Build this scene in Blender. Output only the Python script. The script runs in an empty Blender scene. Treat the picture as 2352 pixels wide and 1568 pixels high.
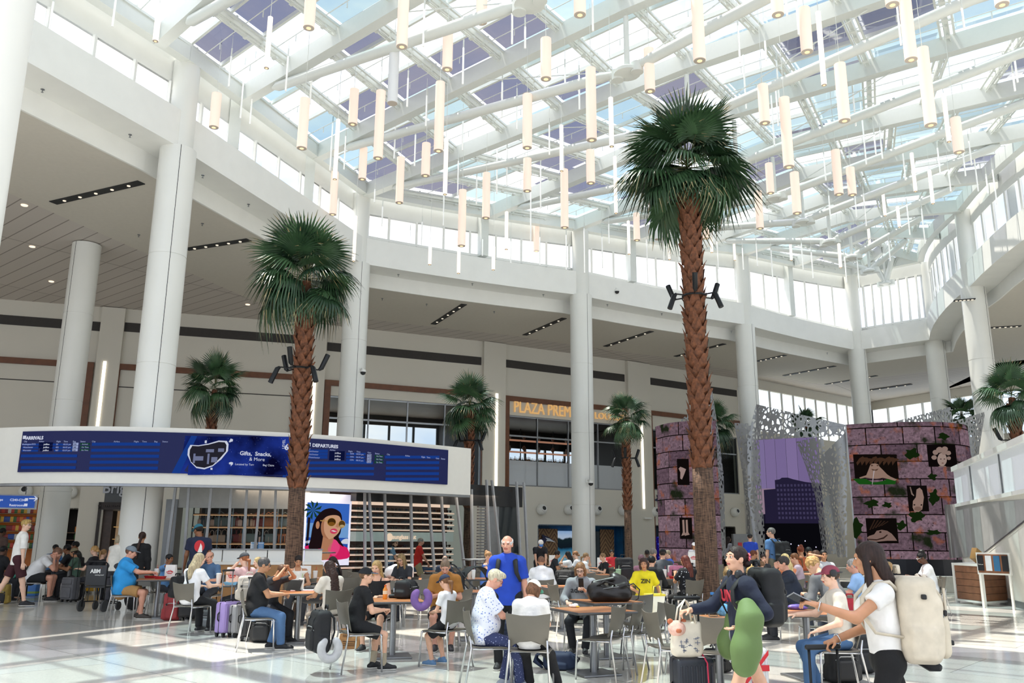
import bpy,math,random
import numpy as np
from mathutils import Vector,Matrix
random.seed(7);RNG=np.random.RandomState(7)
R=math.radians
S=bpy.context.scene
COL=S.collection
F_PX,HOR,ROLL,EYE=1950.0,1235.0,R(.4),1.58
_th=math.atan((HOR-784)/F_PX);_c,_s=math.cos(_th),math.sin(_th)
_cr,_sr=math.cos(ROLL),math.sin(ROLL)
def ray(x,y):
 u0=(x-1176)/F_PX;v0=(784-y)/F_PX
 u=u0*_cr-v0*_sr;v=v0*_cr+u0*_sr
 return Vector((u,_c-v*_s,v*_c+_s))
EYEV=Vector((0,0,EYE))
def zp(x,y,z=0.0):
 r=ray(x,y);return EYEV+r*((z-EYE)/r.z)
def dp(x,y,Y):
 r=ray(x,y);return EYEV+r*(Y/r.y)
def proj(p):
 X,Y,z=p[0],p[1],p[2]-EYE
 d=Y*_c+z*_s;v=(-Y*_s+z*_c)/d;u=X/d
 return(1176+F_PX*(u*_cr+v*_sr),784-F_PX*(v*_cr-u*_sr))
def wallhit(x,y,a,b):
 r=ray(x,y);n=Vector((b[1]-a[1],-(b[0]-a[0]),0))
 return EYEV+r*((Vector((a[0],a[1],0))-EYEV).dot(n)/r.dot(n))
cam=bpy.data.cameras.new('camera');cam.sensor_width=36;cam.lens=36*F_PX/2352
cam.clip_end=500
camo=bpy.data.objects.new('camera',cam);COL.objects.link(camo)
_r0,_u0,_f0=Vector((1,0,0)),Vector((0,-_s,_c)),Vector((0,_c,_s))
_rx=_r0*_cr+_u0*_sr;_ux=-_r0*_sr+_u0*_cr
M=Matrix(((_rx.x,_ux.x,-_f0.x,0),(_rx.y,_ux.y,-_f0.y,0),(_rx.z,_ux.z,-_f0.z,EYE),(0,0,0,1)))
camo.matrix_world=M;S.camera=camo
def lin(h):
 if not isinstance(h,str):return tuple(h)+((1,)if len(h)==3 else())
 h=h.lstrip('#');c=[int(h[i:i+2],16)/255 for i in(0,2,4)]
 return tuple(x/12.92 if x<=.04045 else((x+.055)/1.055)**2.4 for x in c)+(1,)
MATS={}
def nt(m):return m.node_tree.nodes,m.node_tree.links
def mat(name,col='#cccccc',rough=.6,metal=0,var=.06,scale=8,emit=None,es=0,spec=.5,bump=0,alpha=None,trans=0,coat=0):
 if name in MATS:return MATS[name]
 m=bpy.data.materials.new(name);m.use_nodes=True;N,L=nt(m)
 p=N['Principled BSDF'];p.inputs['Roughness'].default_value=rough;p.inputs['Metallic'].default_value=metal
 p.inputs['Specular IOR Level'].default_value=spec
 p.inputs['Transmission Weight'].default_value=trans;p.inputs['Coat Weight'].default_value=coat
 c=lin(col)
 if var or bump:
  tc=N.new('ShaderNodeTexCoord');nz=N.new('ShaderNodeTexNoise');nz.inputs['Scale'].default_value=scale;nz.inputs['Detail'].default_value=3
  L.new(tc.outputs['Object'],nz.inputs['Vector'])
  rp=N.new('ShaderNodeValToRGB');e=rp.color_ramp.elements
  e[0].position,e[1].position=.3,.7
  e[0].color=tuple(max(0,x*(1-var))for x in c[:3])+(1,);e[1].color=tuple(min(1,x*(1+var))for x in c[:3])+(1,)
  L.new(nz.outputs['Fac'],rp.inputs['Fac']);L.new(rp.outputs['Color'],p.inputs['Base Color'])
  if bump:
   b=N.new('ShaderNodeBump');b.inputs['Strength'].default_value=bump;b.inputs['Distance'].default_value=.01
   L.new(nz.outputs['Fac'],b.inputs['Height']);L.new(b.outputs['Normal'],p.inputs['Normal'])
 else:p.inputs['Base Color'].default_value=c
 if emit:
  p.inputs['Emission Color'].default_value=lin(emit);p.inputs['Emission Strength'].default_value=es
  try:m.cycles.emission_sampling='NONE'
  except Exception:pass
 if alpha is not None:p.inputs['Alpha'].default_value=alpha
 MATS[name]=m;return m
def nodemat(name,build):
 if name in MATS:return MATS[name]
 m=bpy.data.materials.new(name);m.use_nodes=True;N,L=nt(m)
 build(N,L,N['Principled BSDF'],N['Material Output']);MATS[name]=m;return m
def glassy(name,tint,gloss=.08,rough=.02):
 def b(N,L,p,out):
  t=N.new('ShaderNodeBsdfTransparent');t.inputs['Color'].default_value=lin(tint)
  g=N.new('ShaderNodeBsdfGlossy');g.inputs['Roughness'].default_value=rough
  f=N.new('ShaderNodeLayerWeight');f.inputs['Blend'].default_value=.15
  mu=N.new('ShaderNodeMath');mu.operation='MULTIPLY';mu.inputs[1].default_value=gloss*4
  x=N.new('ShaderNodeMixShader');L.new(f.outputs['Fresnel'],mu.inputs[0]);L.new(mu.outputs[0],x.inputs['Fac'])
  L.new(t.outputs[0],x.inputs[1]);L.new(g.outputs[0],x.inputs[2]);L.new(x.outputs[0],out.inputs['Surface'])
 return nodemat(name,b)
def emis(name,col,st):
 def b(N,L,p,out):
  e=N.new('ShaderNodeEmission');e.inputs['Color'].default_value=lin(col);e.inputs['Strength'].default_value=st
  L.new(e.outputs[0],out.inputs['Surface'])
 m=nodemat(name,b);m.cycles.emission_sampling='NONE';return m
class MB:
 def __init__(s):s.v=[];s.f=[];s.m=[];s.cur=0
 def add(s,vs,fs,T=None):
  o=len(s.v)
  s.v+=[tuple(T@Vector(v))for v in vs]if T is not None else[tuple(v)for v in vs]
  s.f+=[tuple(i+o for i in f)for f in fs];s.m+=[s.cur]*len(fs);return s
 def box(s,c,h,T=None,rz=0):
  x,y,z=(a/2 for a in h);vs=[(i*x,j*y,k*z)for i in(-1,1)for j in(-1,1)for k in(-1,1)]
  if rz:q=Matrix.Rotation(rz,3,'Z');vs=[q@Vector(v)for v in vs]
  vs=[(v[0]+c[0],v[1]+c[1],v[2]+c[2])for v in vs]
  return s.add(vs,[(0,1,3,2),(4,6,7,5),(0,4,5,1),(2,3,7,6),(0,2,6,4),(1,5,7,3)],T)
 def rbox(s,c,h,r,T=None,n=3):
  x,y,z=(a/2 for a in h);r=min(r,x,y,z)*.999;rings=[]
  angs=[i*R(90)/n for i in range(n+1)]
  prof=[(r-r*math.cos(a),-z+r-r*math.sin(a))for a in reversed(angs)]+[(r-r*math.cos(a),z-r+r*math.sin(a))for a in angs]
  for ins,zz in prof:
   ring=[]
   rr=max(r-ins,.0005);
   for qx,qy,a0 in((1,1,0),(-1,1,90),(-1,-1,180),(1,-1,270)):
    for a in angs:
     ring.append((c[0]+qx*(x-r)+rr*math.cos(R(a0)+a),c[1]+qy*(y-r)+rr*math.sin(R(a0)+a),c[2]+zz))
   rings.append(ring)
  return s.loft(rings,True,True,T)
 def loft(s,rings,close=True,caps=True,T=None):
  n=len(rings[0]);vs=[v for r in rings for v in r];fs=[]
  for i in range(len(rings)-1):
   for j in range(n if close else n-1):
    k=(j+1)%n;fs.append((i*n+j,i*n+k,(i+1)*n+k,(i+1)*n+j))
  if caps and close:fs+=[tuple(range(n-1,-1,-1)),tuple((len(rings)-1)*n+j for j in range(n))]
  return s.add(vs,fs,T)
 def tube(s,pts,r,n=8,T=None,closed=False,flat=1):
  pts=[Vector(p)for p in pts];rs=r if isinstance(r,(list,tuple))else[r]*len(pts);rings=[];up=None
  for i,p in enumerate(pts):
   a=pts[max(0,i-1)]if not closed else pts[i-1];b=pts[min(len(pts)-1,i+1)]if not closed else pts[(i+1)%len(pts)]
   t=(b-a).normalized()if(b-a).length>1e-9 else Vector((0,0,1))
   if up is None:up=Vector((0,0,1))if abs(t.z)<.9 else Vector((1,0,0))
   e=t.cross(up);e=e.normalized()if e.length>1e-6 else Vector((1,0,0));u=e.cross(t);up=u
   rings.append([tuple(p+e*(rs[i]*math.cos(2*math.pi*k/n))+u*(rs[i]*flat*math.sin(2*math.pi*k/n)))for k in range(n)])
  if closed:rings.append(rings[0])
  return s.loft(rings,True,not closed,T)
 def lathe(s,prof,c=(0,0,0),n=20,T=None):
  return s.loft([[(c[0]+r*math.cos(2*math.pi*k/n),c[1]+r*math.sin(2*math.pi*k/n),c[2]+z)for k in range(n)]for r,z in prof],True,True,T)
 def ball(s,c,r,T=None,n=12):
  r=r if isinstance(r,(list,tuple))else(r,)*3;m=n//2
  rg=[[(c[0]+r[0]*math.sin(R(180)*i/m)*math.cos(2*math.pi*k/n),c[1]+r[1]*math.sin(R(180)*i/m)*math.sin(2*math.pi*k/n),c[2]-r[2]*math.cos(R(180)*i/m))for k in range(n)]for i in range(1,m)]
  s.loft(rg,True,True,T);return s
 def quad(s,a,b,c,d,T=None):return s.add([a,b,c,d],[(0,1,2,3)],T)
 def prism(s,poly,h0,h1,T=None):
  n=len(poly);vs=[(x,y,h0)for x,y in poly]+[(x,y,h1)for x,y in poly]
  return s.add(vs,[tuple(range(n-1,-1,-1)),tuple(range(n,2*n))]+[(i,(i+1)%n,n+(i+1)%n,n+i)for i in range(n)],T)
 def grid(s,P,T=None,closeu=False):
  return s.loft(P,closeu,False,T)
 def mesh(s,name,mats,smooth=False):
  me=bpy.data.meshes.new(name);me.from_pydata(s.v,[],s.f)
  for m in(mats if isinstance(mats,(list,tuple))else[mats]):me.materials.append(m)
  if any(s.m):me.polygons.foreach_set('material_index',s.m)
  if smooth:
   me.polygons.foreach_set('use_smooth',[True]*len(s.f))
   if smooth!='all':
    try:me.set_sharp_from_angle(angle=R(smooth if smooth>1 else 40))
    except Exception:pass
  me.update();return me
 def build(s,name,mats,parent=None,smooth=False,loc=None):return obj(name,s.mesh(name,mats,smooth),parent,loc)
def obj(name,me,parent=None,loc=None,rz=0):
 o=bpy.data.objects.new(name,me);COL.objects.link(o)
 if parent is not None:o.parent=parent
 if loc is not None:o.location=loc
 if rz:o.rotation_euler.z=rz
 return o
def tag(o,label,cat,group=None):
 o['label']=label;o['category']=cat
 if group:o['group']=group
 return o
def thing(name,label,cat,loc=(0,0,0),rz=0,group=None):
 o=bpy.data.objects.new(name,None);COL.objects.link(o);o.location=loc;o.rotation_euler=(0,0,rz);o.empty_display_size=.1
 return tag(o,label,cat,group)
def struct(name,mb,m,smooth=False,label=None):
 o=mb.build(name,m,None,smooth);o['kind']='structure'
 if label:o['label']=label
 return o
KIDS={}
def dup(root,loc=None,rz=None,label=None,group=None):
 def cp(o,par):
  c=o.copy();COL.objects.link(c)
  if par is not None:c.parent=par
  for ch in list(o.children):cp(ch,c)
  return c
 r=cp(root,None)
 if loc is not None:r.location=loc
 if rz is not None:r.rotation_euler=(0,0,rz)
 if label:r['label']=label
 if group:r['group']=group
 return r
ORD='first second third fourth fifth sixth seventh eighth ninth tenth eleventh twelfth thirteenth fourteenth fifteenth sixteenth seventeenth eighteenth nineteenth twentieth'.split()
def ordinal(i):
 T='twenty thirty forty fifty sixty seventy eighty ninety'.split();Tn='twentieth thirtieth fortieth fiftieth sixtieth seventieth eightieth ninetieth'.split()
 if i<=20:return ORD[i-1]
 if i>99:return 'hundred-and-'+ordinal(i-100)if i>100 else 'hundredth'
 return Tn[i//10-2]if i%10==0 else T[i//10-2]+'-'+ORD[i%10-1]
def number_labels(lst,fmt):
 for i,(o,p)in enumerate(sorted(lst,key=lambda q:proj(q[1])[0])):
  o['label']=fmt.format(ordinal(i+1))
_TXT={}
def text(body,size,m,parent=None,name='lettering',loc=(0,0,0),rot=None,ext=.004,align='LEFT',bold=0,sx=1):
 cu=bpy.data.curves.new('t','FONT');cu.body=body;cu.size=size;cu.extrude=ext;cu.align_x=align;cu.offset=bold;cu.resolution_u=3
 t=bpy.data.objects.new('t',cu);COL.objects.link(t)
 me=bpy.data.meshes.new_from_object(t.evaluated_get(bpy.context.evaluated_depsgraph_get()))
 bpy.data.objects.remove(t);bpy.data.curves.remove(cu)
 me.materials.clear();me.materials.append(m);me.name=name
 if sx!=1:
  for v in me.vertices:v.co.x*=sx
 o=obj(name,me,parent);o.location=loc
 if rot is not None:o.rotation_euler=rot
 return o
WHITE=mat('white_paint','#e9e9e4',.45,var=.02,scale=2)
CREAM=mat('cream_plaster','#d9d6cc',.7,var=.03,scale=1.5)
COLM=mat('column_panel_paint','#e2e2dc',.32,var=.02,scale=1)
DARKM=mat('dark_metal','#26282a',.4,.6)
CHROME=mat('chrome_metal','#c9c9cb',.16,1,var=0)
STEEL=mat('brushed_steel','#8f9194',.35,.9)
BLACK=mat('black_plastic','#141517',.5,var=.1)
BRONZE=mat('bronze_wood_trim','#6e4124',.45,var=.15,scale=5)
GLASS=glassy('clear_glass','#eef4f4')
ZB,ZT,ZC,SILL=11.7,12.75,11.15,12.9
RING=[(-15.2,5.5,14.0),(-12.9,11.6,14.1),(-8.97,20.87,14.4),(-5.71,30.79,14.65),(2.69,34.78,14.8),(11.27,39.77,15.45),(18.85,45.28,16.1),(21.55,42.69,16.1),(18.68,33.24,15.2),(17.35,23.2,14.8),(16.8,14.2,14.5),(9.0,9.4,14.2),(0.0,4.4,14.0),(-9,-1.5,13.9)]
COLS=[2,3,4,5,6,7,8]
def offset(poly,d):
 out=[]
 for i,p in enumerate(poly):
  a=Vector(poly[max(0,i-1)][:2]);b=Vector(poly[min(len(poly)-1,i+1)][:2]);q=Vector(p[:2])
  n1=(q-a)if i>0 else(b-q);n2=(b-q)if i<len(poly)-1 else n1
  n1=Vector((-n1.y,n1.x)).normalized();n2=Vector((-n2.y,n2.x)).normalized();m=(n1+n2).normalized()
  k=d/max(.5,m.dot(n1));r=q+m*k
  out.append((r.x,r.y)+tuple(p[2:]))
 return out
def bay(i,n=6):
 a,b=Vector(RING[i]),Vector(RING[i+1]);m=(b-a);s=.0
 if i in(7,8,9):s=-.35
 if i in(3,4,5):s=.18
 nn=Vector((-m.y,m.x,0)).normalized()
 return[a+m*(k/n)+nn*(s*4*(k/n)*(1-k/n))for k in range(n+1)]
FULL=[]
for i in range(9):FULL+=[tuple(p)for p in bay(i)][(0 if i==0 else 1):]
def fl_mat(N,L,p,out):
 g=N.new('ShaderNodeNewGeometry');mp=N.new('ShaderNodeMapping');mp.inputs['Rotation'].default_value=(0,0,R(42));L.new(g.outputs['Position'],mp.inputs['Vector'])
 br=N.new('ShaderNodeTexBrick');br.offset=.35;br.inputs['Scale'].default_value=1;br.inputs['Brick Width'].default_value=3.4;br.inputs['Row Height'].default_value=1.7
 br.inputs['Mortar Size'].default_value=.006;br.inputs['Color1'].default_value=lin('#e2e1dc');br.inputs['Color2'].default_value=lin('#e9e2d5');br.inputs['Mortar'].default_value=lin('#9b9a96');br.inputs['Bias'].default_value=-.1
 L.new(mp.outputs['Vector'],br.inputs['Vector'])
 w=N.new('ShaderNodeTexNoise');w.inputs['Scale'].default_value=.16;w.inputs['Detail'].default_value=0;L.new(mp.outputs['Vector'],w.inputs['Vector'])
 r1=N.new('ShaderNodeValToRGB');r1.color_ramp.interpolation='CONSTANT';e=r1.color_ramp.elements;e[0].color=lin('#bfc0c1');e[1].position=.46;e[1].color=(1,1,1,1)
 L.new(w.outputs['Fac'],r1.inputs['Fac'])
 mx=N.new('ShaderNodeMix');mx.data_type='RGBA';mx.blend_type='MULTIPLY';mx.inputs['Factor'].default_value=.55
 L.new(br.outputs['Color'],mx.inputs['A']);L.new(r1.outputs['Color'],mx.inputs['B'])
 sp=N.new('ShaderNodeTexVoronoi');sp.inputs['Scale'].default_value=60;L.new(g.outputs['Position'],sp.inputs['Vector'])
 r2=N.new('ShaderNodeValToRGB');e=r2.color_ramp.elements;e[0].color=(.78,.78,.77,1);e[1].color=(1.05,1.05,1.04,1);L.new(sp.outputs['Color'],r2.inputs['Fac'])
 m2=N.new('ShaderNodeMix');m2.data_type='RGBA';m2.blend_type='MULTIPLY';m2.inputs['Factor'].default_value=.5
 L.new(mx.outputs['Result'],m2.inputs['A']);L.new(r2.outputs['Color'],m2.inputs['B']);L.new(m2.outputs['Result'],p.inputs['Base Color'])
 p.inputs['Roughness'].default_value=.12;p.inputs['Specular IOR Level'].default_value=.6
FLOORM=nodemat('terrazzo',fl_mat)
struct('floor',MB().quad((-34,-6,0),(38,-6,0),(38,66,0),(-34,66,0)),FLOORM,label='polished grey and cream terrazzo floor')
ALLP=[]
for i in range(len(RING)-1):ALLP+=[tuple(p)for p in bay(i)][(0 if i==0 else 1):]
OF11,OF4=offset(ALLP,1.1),offset(ALLP,.4)
for i in range(len(RING)-1):
 P=bay(i);sl_=slice(i*6,i*6+7);Q=OF11[sl_];W=OF4[sl_]
 mb=MB()
 rings=[[(p[0],p[1],ZB),(p[0],p[1],ZT),(w[0],w[1],ZT+.02),(w[0],w[1],SILL),(q[0],q[1],SILL),(q[0],q[1],ZC-.02),(q[0]-(q[0]-p[0])*.06,q[1]-(q[1]-p[1])*.06,ZC-.02),(q[0]-(q[0]-p[0])*.06,q[1]-(q[1]-p[1])*.06,ZB)]for p,q,w in zip(P,Q,W)]
 mb.loft(rings);struct('trim_%d'%(i+1),mb,WHITE,label='white ring beam under the clerestory windows, bay between two columns')
def column(name,x,y,z0,z1,r,label,seam=R(250)):
 mb=MB();k=0;lev=[z0]
 while lev[-1]<z1-.5:lev.append(min(z1,lev[-1]+2.9))
 prof=[]
 for a,b in zip(lev,lev[1:]):prof+=[(r,a+.012),(r,b-.012),(r-.012,b-.01),(r-.012,b+.01)]
 prof=[(r,z0)]+prof[:-2]+[(r,z1)]
 mb.lathe(prof,(x,y,0),40);mb.cur=1
 mb.box((x+(r-.002)*math.cos(seam),y+(r-.002)*math.sin(seam),(z0+z1)/2),(.012,.012,z1-z0),rz=0)
 o=struct(name,mb,[COLM,DARKM],30,label);return o
OC={i:dp(x,y,Y)[:2]for i,x,y,Y in((2,361.5,817,21.25),(3,813.7,777,31.0),(4,1336,833,35.1),(5,1718,882,40.1),(6,1978,921,45.4),(7,2159,903,43.2),(8,2271,968,33.6))}
cl={2:'white round column in front of the departures board, largest of the far row',3:'white round column behind the shorter front palm',4:'white round column in the middle, before the gold lounge lettering',5:'white round column just right of the tallest palm',6:'white round column left of the end windows',7:'white round column right of the end windows',8:'white round column nearest the stair wall',9:'white round column by the stair'}
for i in COLS:
 x,y=OC[i];column('column',x,y,0,ZB+.02,.47,cl[i],R(300));
 struct('column',MB().lathe([(.36,ZB),(.36,RING[i][2]-.1)],(x,y,0),32),COLM,30,'upper white column shaft beside the clerestory windows')
p=zp(190,556,ZC);column('column',p.x,p.y+.3,0,ZC,.45,'white round column standing deep under the left ceiling')
column('column',-3.96,5.45,0,16,.42,'close white column cut by the left edge',R(150))
WALL=[(-30,30.5),(-21.45,34.28),(-14.68,36.43),(-8.63,38.32),(-1.44,41.52),(6.22,46.0),(13.82,51.12)]
_acc=[0]
for a,b in zip(WALL,WALL[1:]):_acc.append(_acc[-1]+math.hypot(b[0]-a[0],b[1]-a[1]))
def wp(t,z,off=0.0):
 for i in range(len(WALL)-1):
  if t<=_acc[i+1]or i==len(WALL)-2:
   a,b=Vector(WALL[i]),Vector(WALL[i+1]);d=(b-a).normalized();q=a+d*(t-_acc[i]);n=Vector((d.y,-d.x))
   return Vector((q.x+n.x*off,q.y+n.y*off,z))
def wt(x,y):
 for i in range(len(WALL)-1):
  a,b=WALL[i],WALL[i+1];h=wallhit(x,y,a,b);d=Vector((b[0]-a[0],b[1]-a[1]));L_=d.length;t=(Vector((h.x-a[0],h.y-a[1])).dot(d))/L_
  if(t>=-.01 or i==0)and(t<=L_+.01 or i==len(WALL)-2):return _acc[i]+t,h.z
def wang(t):
 a=wp(t-.05,0);b=wp(t+.05,0);return math.atan2(b.y-a.y,b.x-a.x)
def wbox(mb,t0,t1,z0,z1,o0,o1,n=1):
 rg=[]
 for k in range(n+1):
  t=t0+(t1-t0)*k/n;rg.append([tuple(wp(t,z0,o0)),tuple(wp(t,z0,o1)),tuple(wp(t,z1,o1)),tuple(wp(t,z1,o0))])
 return mb.loft(rg)
LOFTROOMS=[(745,1117,925,1100),(1160,1437,955,1116),(1487,1700,985,1126)]
T=lambda x,y=1000:wt(x,y)[0]
zs=lambda x,y:wt(x,y)[1]
t_end=_acc[-1]
ops=[(T(752),T(1105),zs(930,1112),zs(930,920)),(T(1162),T(1440),zs(1200,1116),zs(1200,955)),(T(1490),T(1692),zs(1500,1125),zs(1500,985))]
shop=(T(1237,1250),T(1440,1250),0.0,zs(1240,1206));shop2=(T(1495,1250),T(1690,1250),0,zs(1500,1207))
lshop=(T(-40,1220),T(92,1220),0,3.0);bri=(T(222,1220),T(284,1220),0,2.9);mid=(T(124,1220),T(183,1220),0,2.6)
bri=(T(230,1220),T(276,1220),0,2.6)
def wall_strips(name,t0,t1,holes,m,z0=0,z1=ZC+.3,th=.35):
 mb=MB();ts=sorted(set([t0,t1]+[h[0]for h in holes]+[h[1]for h in holes]+[a for a in _acc if t0<a<t1]))
 for a,b in zip(ts,ts[1:]):
  c=(a+b)/2;hs=sorted([(h[2],h[3])for h in holes if h[0]<c<h[1]]);z=z0
  for h0,h1 in hs+[(z1,z1)]:
   if h0>z+.01:wbox(mb,a,b,z,min(h0,z1),-th,0)
   z=max(z,h1)
 return struct(name,mb,m)
WALLM=mat('warm_wall_paint','#d9d4c7',.7,var=.02,scale=.6)
wall_strips('wall_back',0,t_end,ops+[shop,shop2,lshop,bri,mid],WALLM)['label']='long warm grey back wall with pilasters and framed bays'
for x0,x1 in((231,285),(690,750),(1109,1158),(1434,1484),(1690,1712)):
 mb=MB();y0=760;wbox(mb,T(x0,y0),T(x1,y0),0,ZC,.0,.22);struct('trim_20',mb,WALLM,label='flat wall pilaster')
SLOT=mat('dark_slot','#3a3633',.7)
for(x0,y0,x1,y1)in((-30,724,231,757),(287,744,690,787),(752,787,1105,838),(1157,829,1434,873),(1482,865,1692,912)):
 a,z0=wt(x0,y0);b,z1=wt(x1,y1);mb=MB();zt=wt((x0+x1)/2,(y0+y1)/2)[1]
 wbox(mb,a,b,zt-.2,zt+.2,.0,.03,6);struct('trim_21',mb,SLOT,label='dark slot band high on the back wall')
def frame(x0,x1,ytop,xr,z0,label,left=True,right=True):
 mb=MB();a,zt=wt(x0,ytop);b=T(x1,ytop+20)
 w=.28;zt2=zt
 wbox(mb,a,b,zt2-.25,zt2,.0,.12,6)
 if left:wbox(mb,a,a+w,z0,zt2-.25,.0,.12)
 if right:wbox(mb,b-w,b,z0,zt2-.25,.0,.12)
 struct('trim_22',mb,BRONZE,label=label)
frame(-60,217,815,0,4,'bronze wood frame round the leftmost blank wall bay',left=False)
frame(262,690,835,0,4,'bronze wood frame round the blank wall bay behind the palms')
frame(746,1117,872,0,3.6,'bronze wood frame round the glazed bay behind the board')
frame(1157,1455,908,0,0.0,'bronze wood frame round the lounge window bay')
frame(1486,1710,942,0,0.0,'bronze wood frame right of the lounge')
for(x0,y0,x1,y1)in((-30,868,207,882),(272,888,675,912)):
 mb=MB();a,z=wt(x0,y0);b,z1=wt(x1,y1);wbox(mb,a,b,z-.02,z+.02,0,.015,4);struct('trim_23',mb,SLOT)
STRIPE=emis('strip_light_glow','#fff6e2',3.2)
for k,(x,y0,x2,y1)in enumerate(((243,832,232,985),(722,868,716,1000),(1136,905,1135,1128),(1467,970,1473,1168))):
 t,z1=wt(x,y0);_,z0=wt(x2,y1);mb=MB();wbox(mb,t-.06,t+.06,z0,z1,.22,.27)
 r=mb.build('strip_light',STRIPE);tag(r,['tall vertical strip light behind the left columns','tall vertical strip light between the shorter front palm and board column','tall vertical strip light left of the gold lounge letters','tall vertical strip light right of the lounge'][k],'light','vertical wall strip lights')
O1=offset(FULL,1.05);O2=offset(FULL,5.9);O1.append((37,10));O2.append((37.1,16))
mb=MB();mb.loft([[(a[0],a[1],ZC),(b[0],b[1],ZC),(b[0],b[1],ZC+.2),(a[0],a[1],ZC+.2)]for a,b in zip(O1,O2)])
struct('ceiling',mb,mat('soffit_paint','#cfc9bd',.7,var=.02),label='plain plaster ceiling around the atrium')
def lc(N,L,p,out):
 g=N.new('ShaderNodeNewGeometry');mp=N.new('ShaderNodeMapping');mp.inputs['Rotation'].default_value=(0,0,R(129.6));L.new(g.outputs['Position'],mp.inputs['Vector'])
 b=N.new('ShaderNodeTexBrick');b.inputs['Scale'].default_value=1;b.inputs['Brick Width'].default_value=.55;b.inputs['Row Height'].default_value=6;b.offset=0;b.inputs['Mortar Size'].default_value=.02
 b.inputs['Color1'].default_value=lin('#cbc3bb');b.inputs['Color2'].default_value=lin('#c6beb6');b.inputs['Mortar'].default_value=lin('#8a8079')
 L.new(mp.outputs['Vector'],b.inputs['Vector']);L.new(b.outputs['Color'],p.inputs['Base Color']);p.inputs['Roughness'].default_value=.6
LINC=nodemat('linear_ceiling',lc)
ENDW=[(13.82,51.12),(15.0,51.3),(24.0,58.6),(25.6,59.9),(28.2,55.2),(36,41),(37,5)]
OUTER=[(-33,5),(-31,29)]+WALL[1:]+ENDW[1:]
mb=MB();i2=[(p[0],p[1],ZC+.03)for p in O2];n1=len(i2);ou=[(p[0],p[1],ZC+.03)for p in OUTER]
def fr(P):
 d=[0]
 for a,b in zip(P,P[1:]):d.append(d[-1]+math.hypot(b[0]-a[0],b[1]-a[1]))
 return[x/d[-1]for x in d]
fa,fb=fr(i2),fr(ou);a=b=0;fs=[]
while a<len(i2)-1 or b<len(ou)-1:
 if b==len(ou)-1 or(a<len(i2)-1 and fa[a+1]<=fb[b+1]):fs.append((a,a+1,n1+b));a+=1
 else:fs.append((a,n1+b+1,n1+b));b+=1
mb.add(i2+ou,fs);o=struct('ceiling',mb,LINC,label='linear plank ceiling over the side hall')
struct('ceiling',MB().add([(x,y,z+.25)for x,y,z in i2+ou],fs),WHITE,label='roof slab above the plank ceiling')
ew=MB();pane=MB();mul=MB();EH0,EH1=8.0,10.6
def seg(mb,a,b,z0,z1,th=.2):
 a,b=Vector(a),Vector(b);d=(b-a).normalized();n=Vector((-d.y,d.x))*th
 mb.loft([[(p.x,p.y,z0),(p.x+n.x,p.y+n.y,z0),(p.x+n.x,p.y+n.y,z1),(p.x,p.y,z1)]for p in(a,b)])
for a,b in zip(ENDW,ENDW[1:]):
 seg(ew,a,b,0,EH0);seg(ew,a,b,EH1,ZC+.4)
 L_=math.dist(a,b);n=max(1,int(L_/1.25));pane.quad((a[0],a[1],EH0),(b[0],b[1],EH0),(b[0],b[1],EH1),(a[0],a[1],EH1))
 for k in range(n+1):
  x,y=a[0]+(b[0]-a[0])*k/n,a[1]+(b[1]-a[1])*k/n;mul.box((x,y,(EH0+EH1)/2),(.12,.12,EH1-EH0))
seg(ew,(24.0,58.6),(25.6,59.9),0,ZC)
struct('wall_end',ew,WALLM,label='far end wall below the strip windows')
w=struct('window_30',mul,WHITE,label='strip windows high in the far end wall');c=pane.build('pane',GLASS,w)
seg_l=MB();seg(seg_l,(-33,5),(-31,29.5),0,ZC+.3);seg(seg_l,(-31,29.5),(-30,30.5),0,ZC+.3);struct('wall_left',seg_l,WALLM)
SL=[(122,465,325,418),(428,572,572,550),(995,744,1066,698),(1205,769,1296,730),(1390,795,1497,760),(1551,818,1664,789),(1739,829,1804,815),(1800,862,1918,840),(1896,882,2014,862),(1988,897,2094,882),(2274,752,2345,748),(2190,690,2240,686)]
lst=[]
SPOT=emis('small_spot_glow','#fff3dc',1.5)
for x0,y0,x1,y1 in SL:
 a,b=zp(x0,y0,ZC),zp(x1,y1,ZC);d=b-a;L_=d.length;m=(a+b)/2;rz=math.atan2(d.y,d.x)
 t=thing('slot_light','x','ceiling light',(m.x,m.y,ZC-.012),rz,'recessed dark slot lights')
 MB().box((0,0,0),(L_,.26,.02)).build('slot',mat('slot_black','#17191c',.6),t)
 for k in range(5):MB().lathe([(.045,-.03),(.05,-.012)],((k-2)*L_/5.5,0,0),10).build('spot',SPOT,t)
 lst.append((t,m))
number_labels(lst,'dark recessed slot light in the plain ceiling, {} from the left')
for x,y in((56,472),(74,567),(117,647),(570,698),(1200,790)):
 pass
lst=[]
for x,y in((56,471),(74,566),(118,646),(569,699)):
 q=zp(x,y,ZC+.02);o=MB().lathe([(.09,-.02),(.1,0)],(0,0,0),14).build('downlight',emis('downlight_glow','#ffe9cf',2),None,False,q);lst.append((tag(o,'','ceiling light','round downlights'),q))
number_labels(lst,'small round downlight in the plank ceiling, {} from the left')
lst=[]
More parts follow.
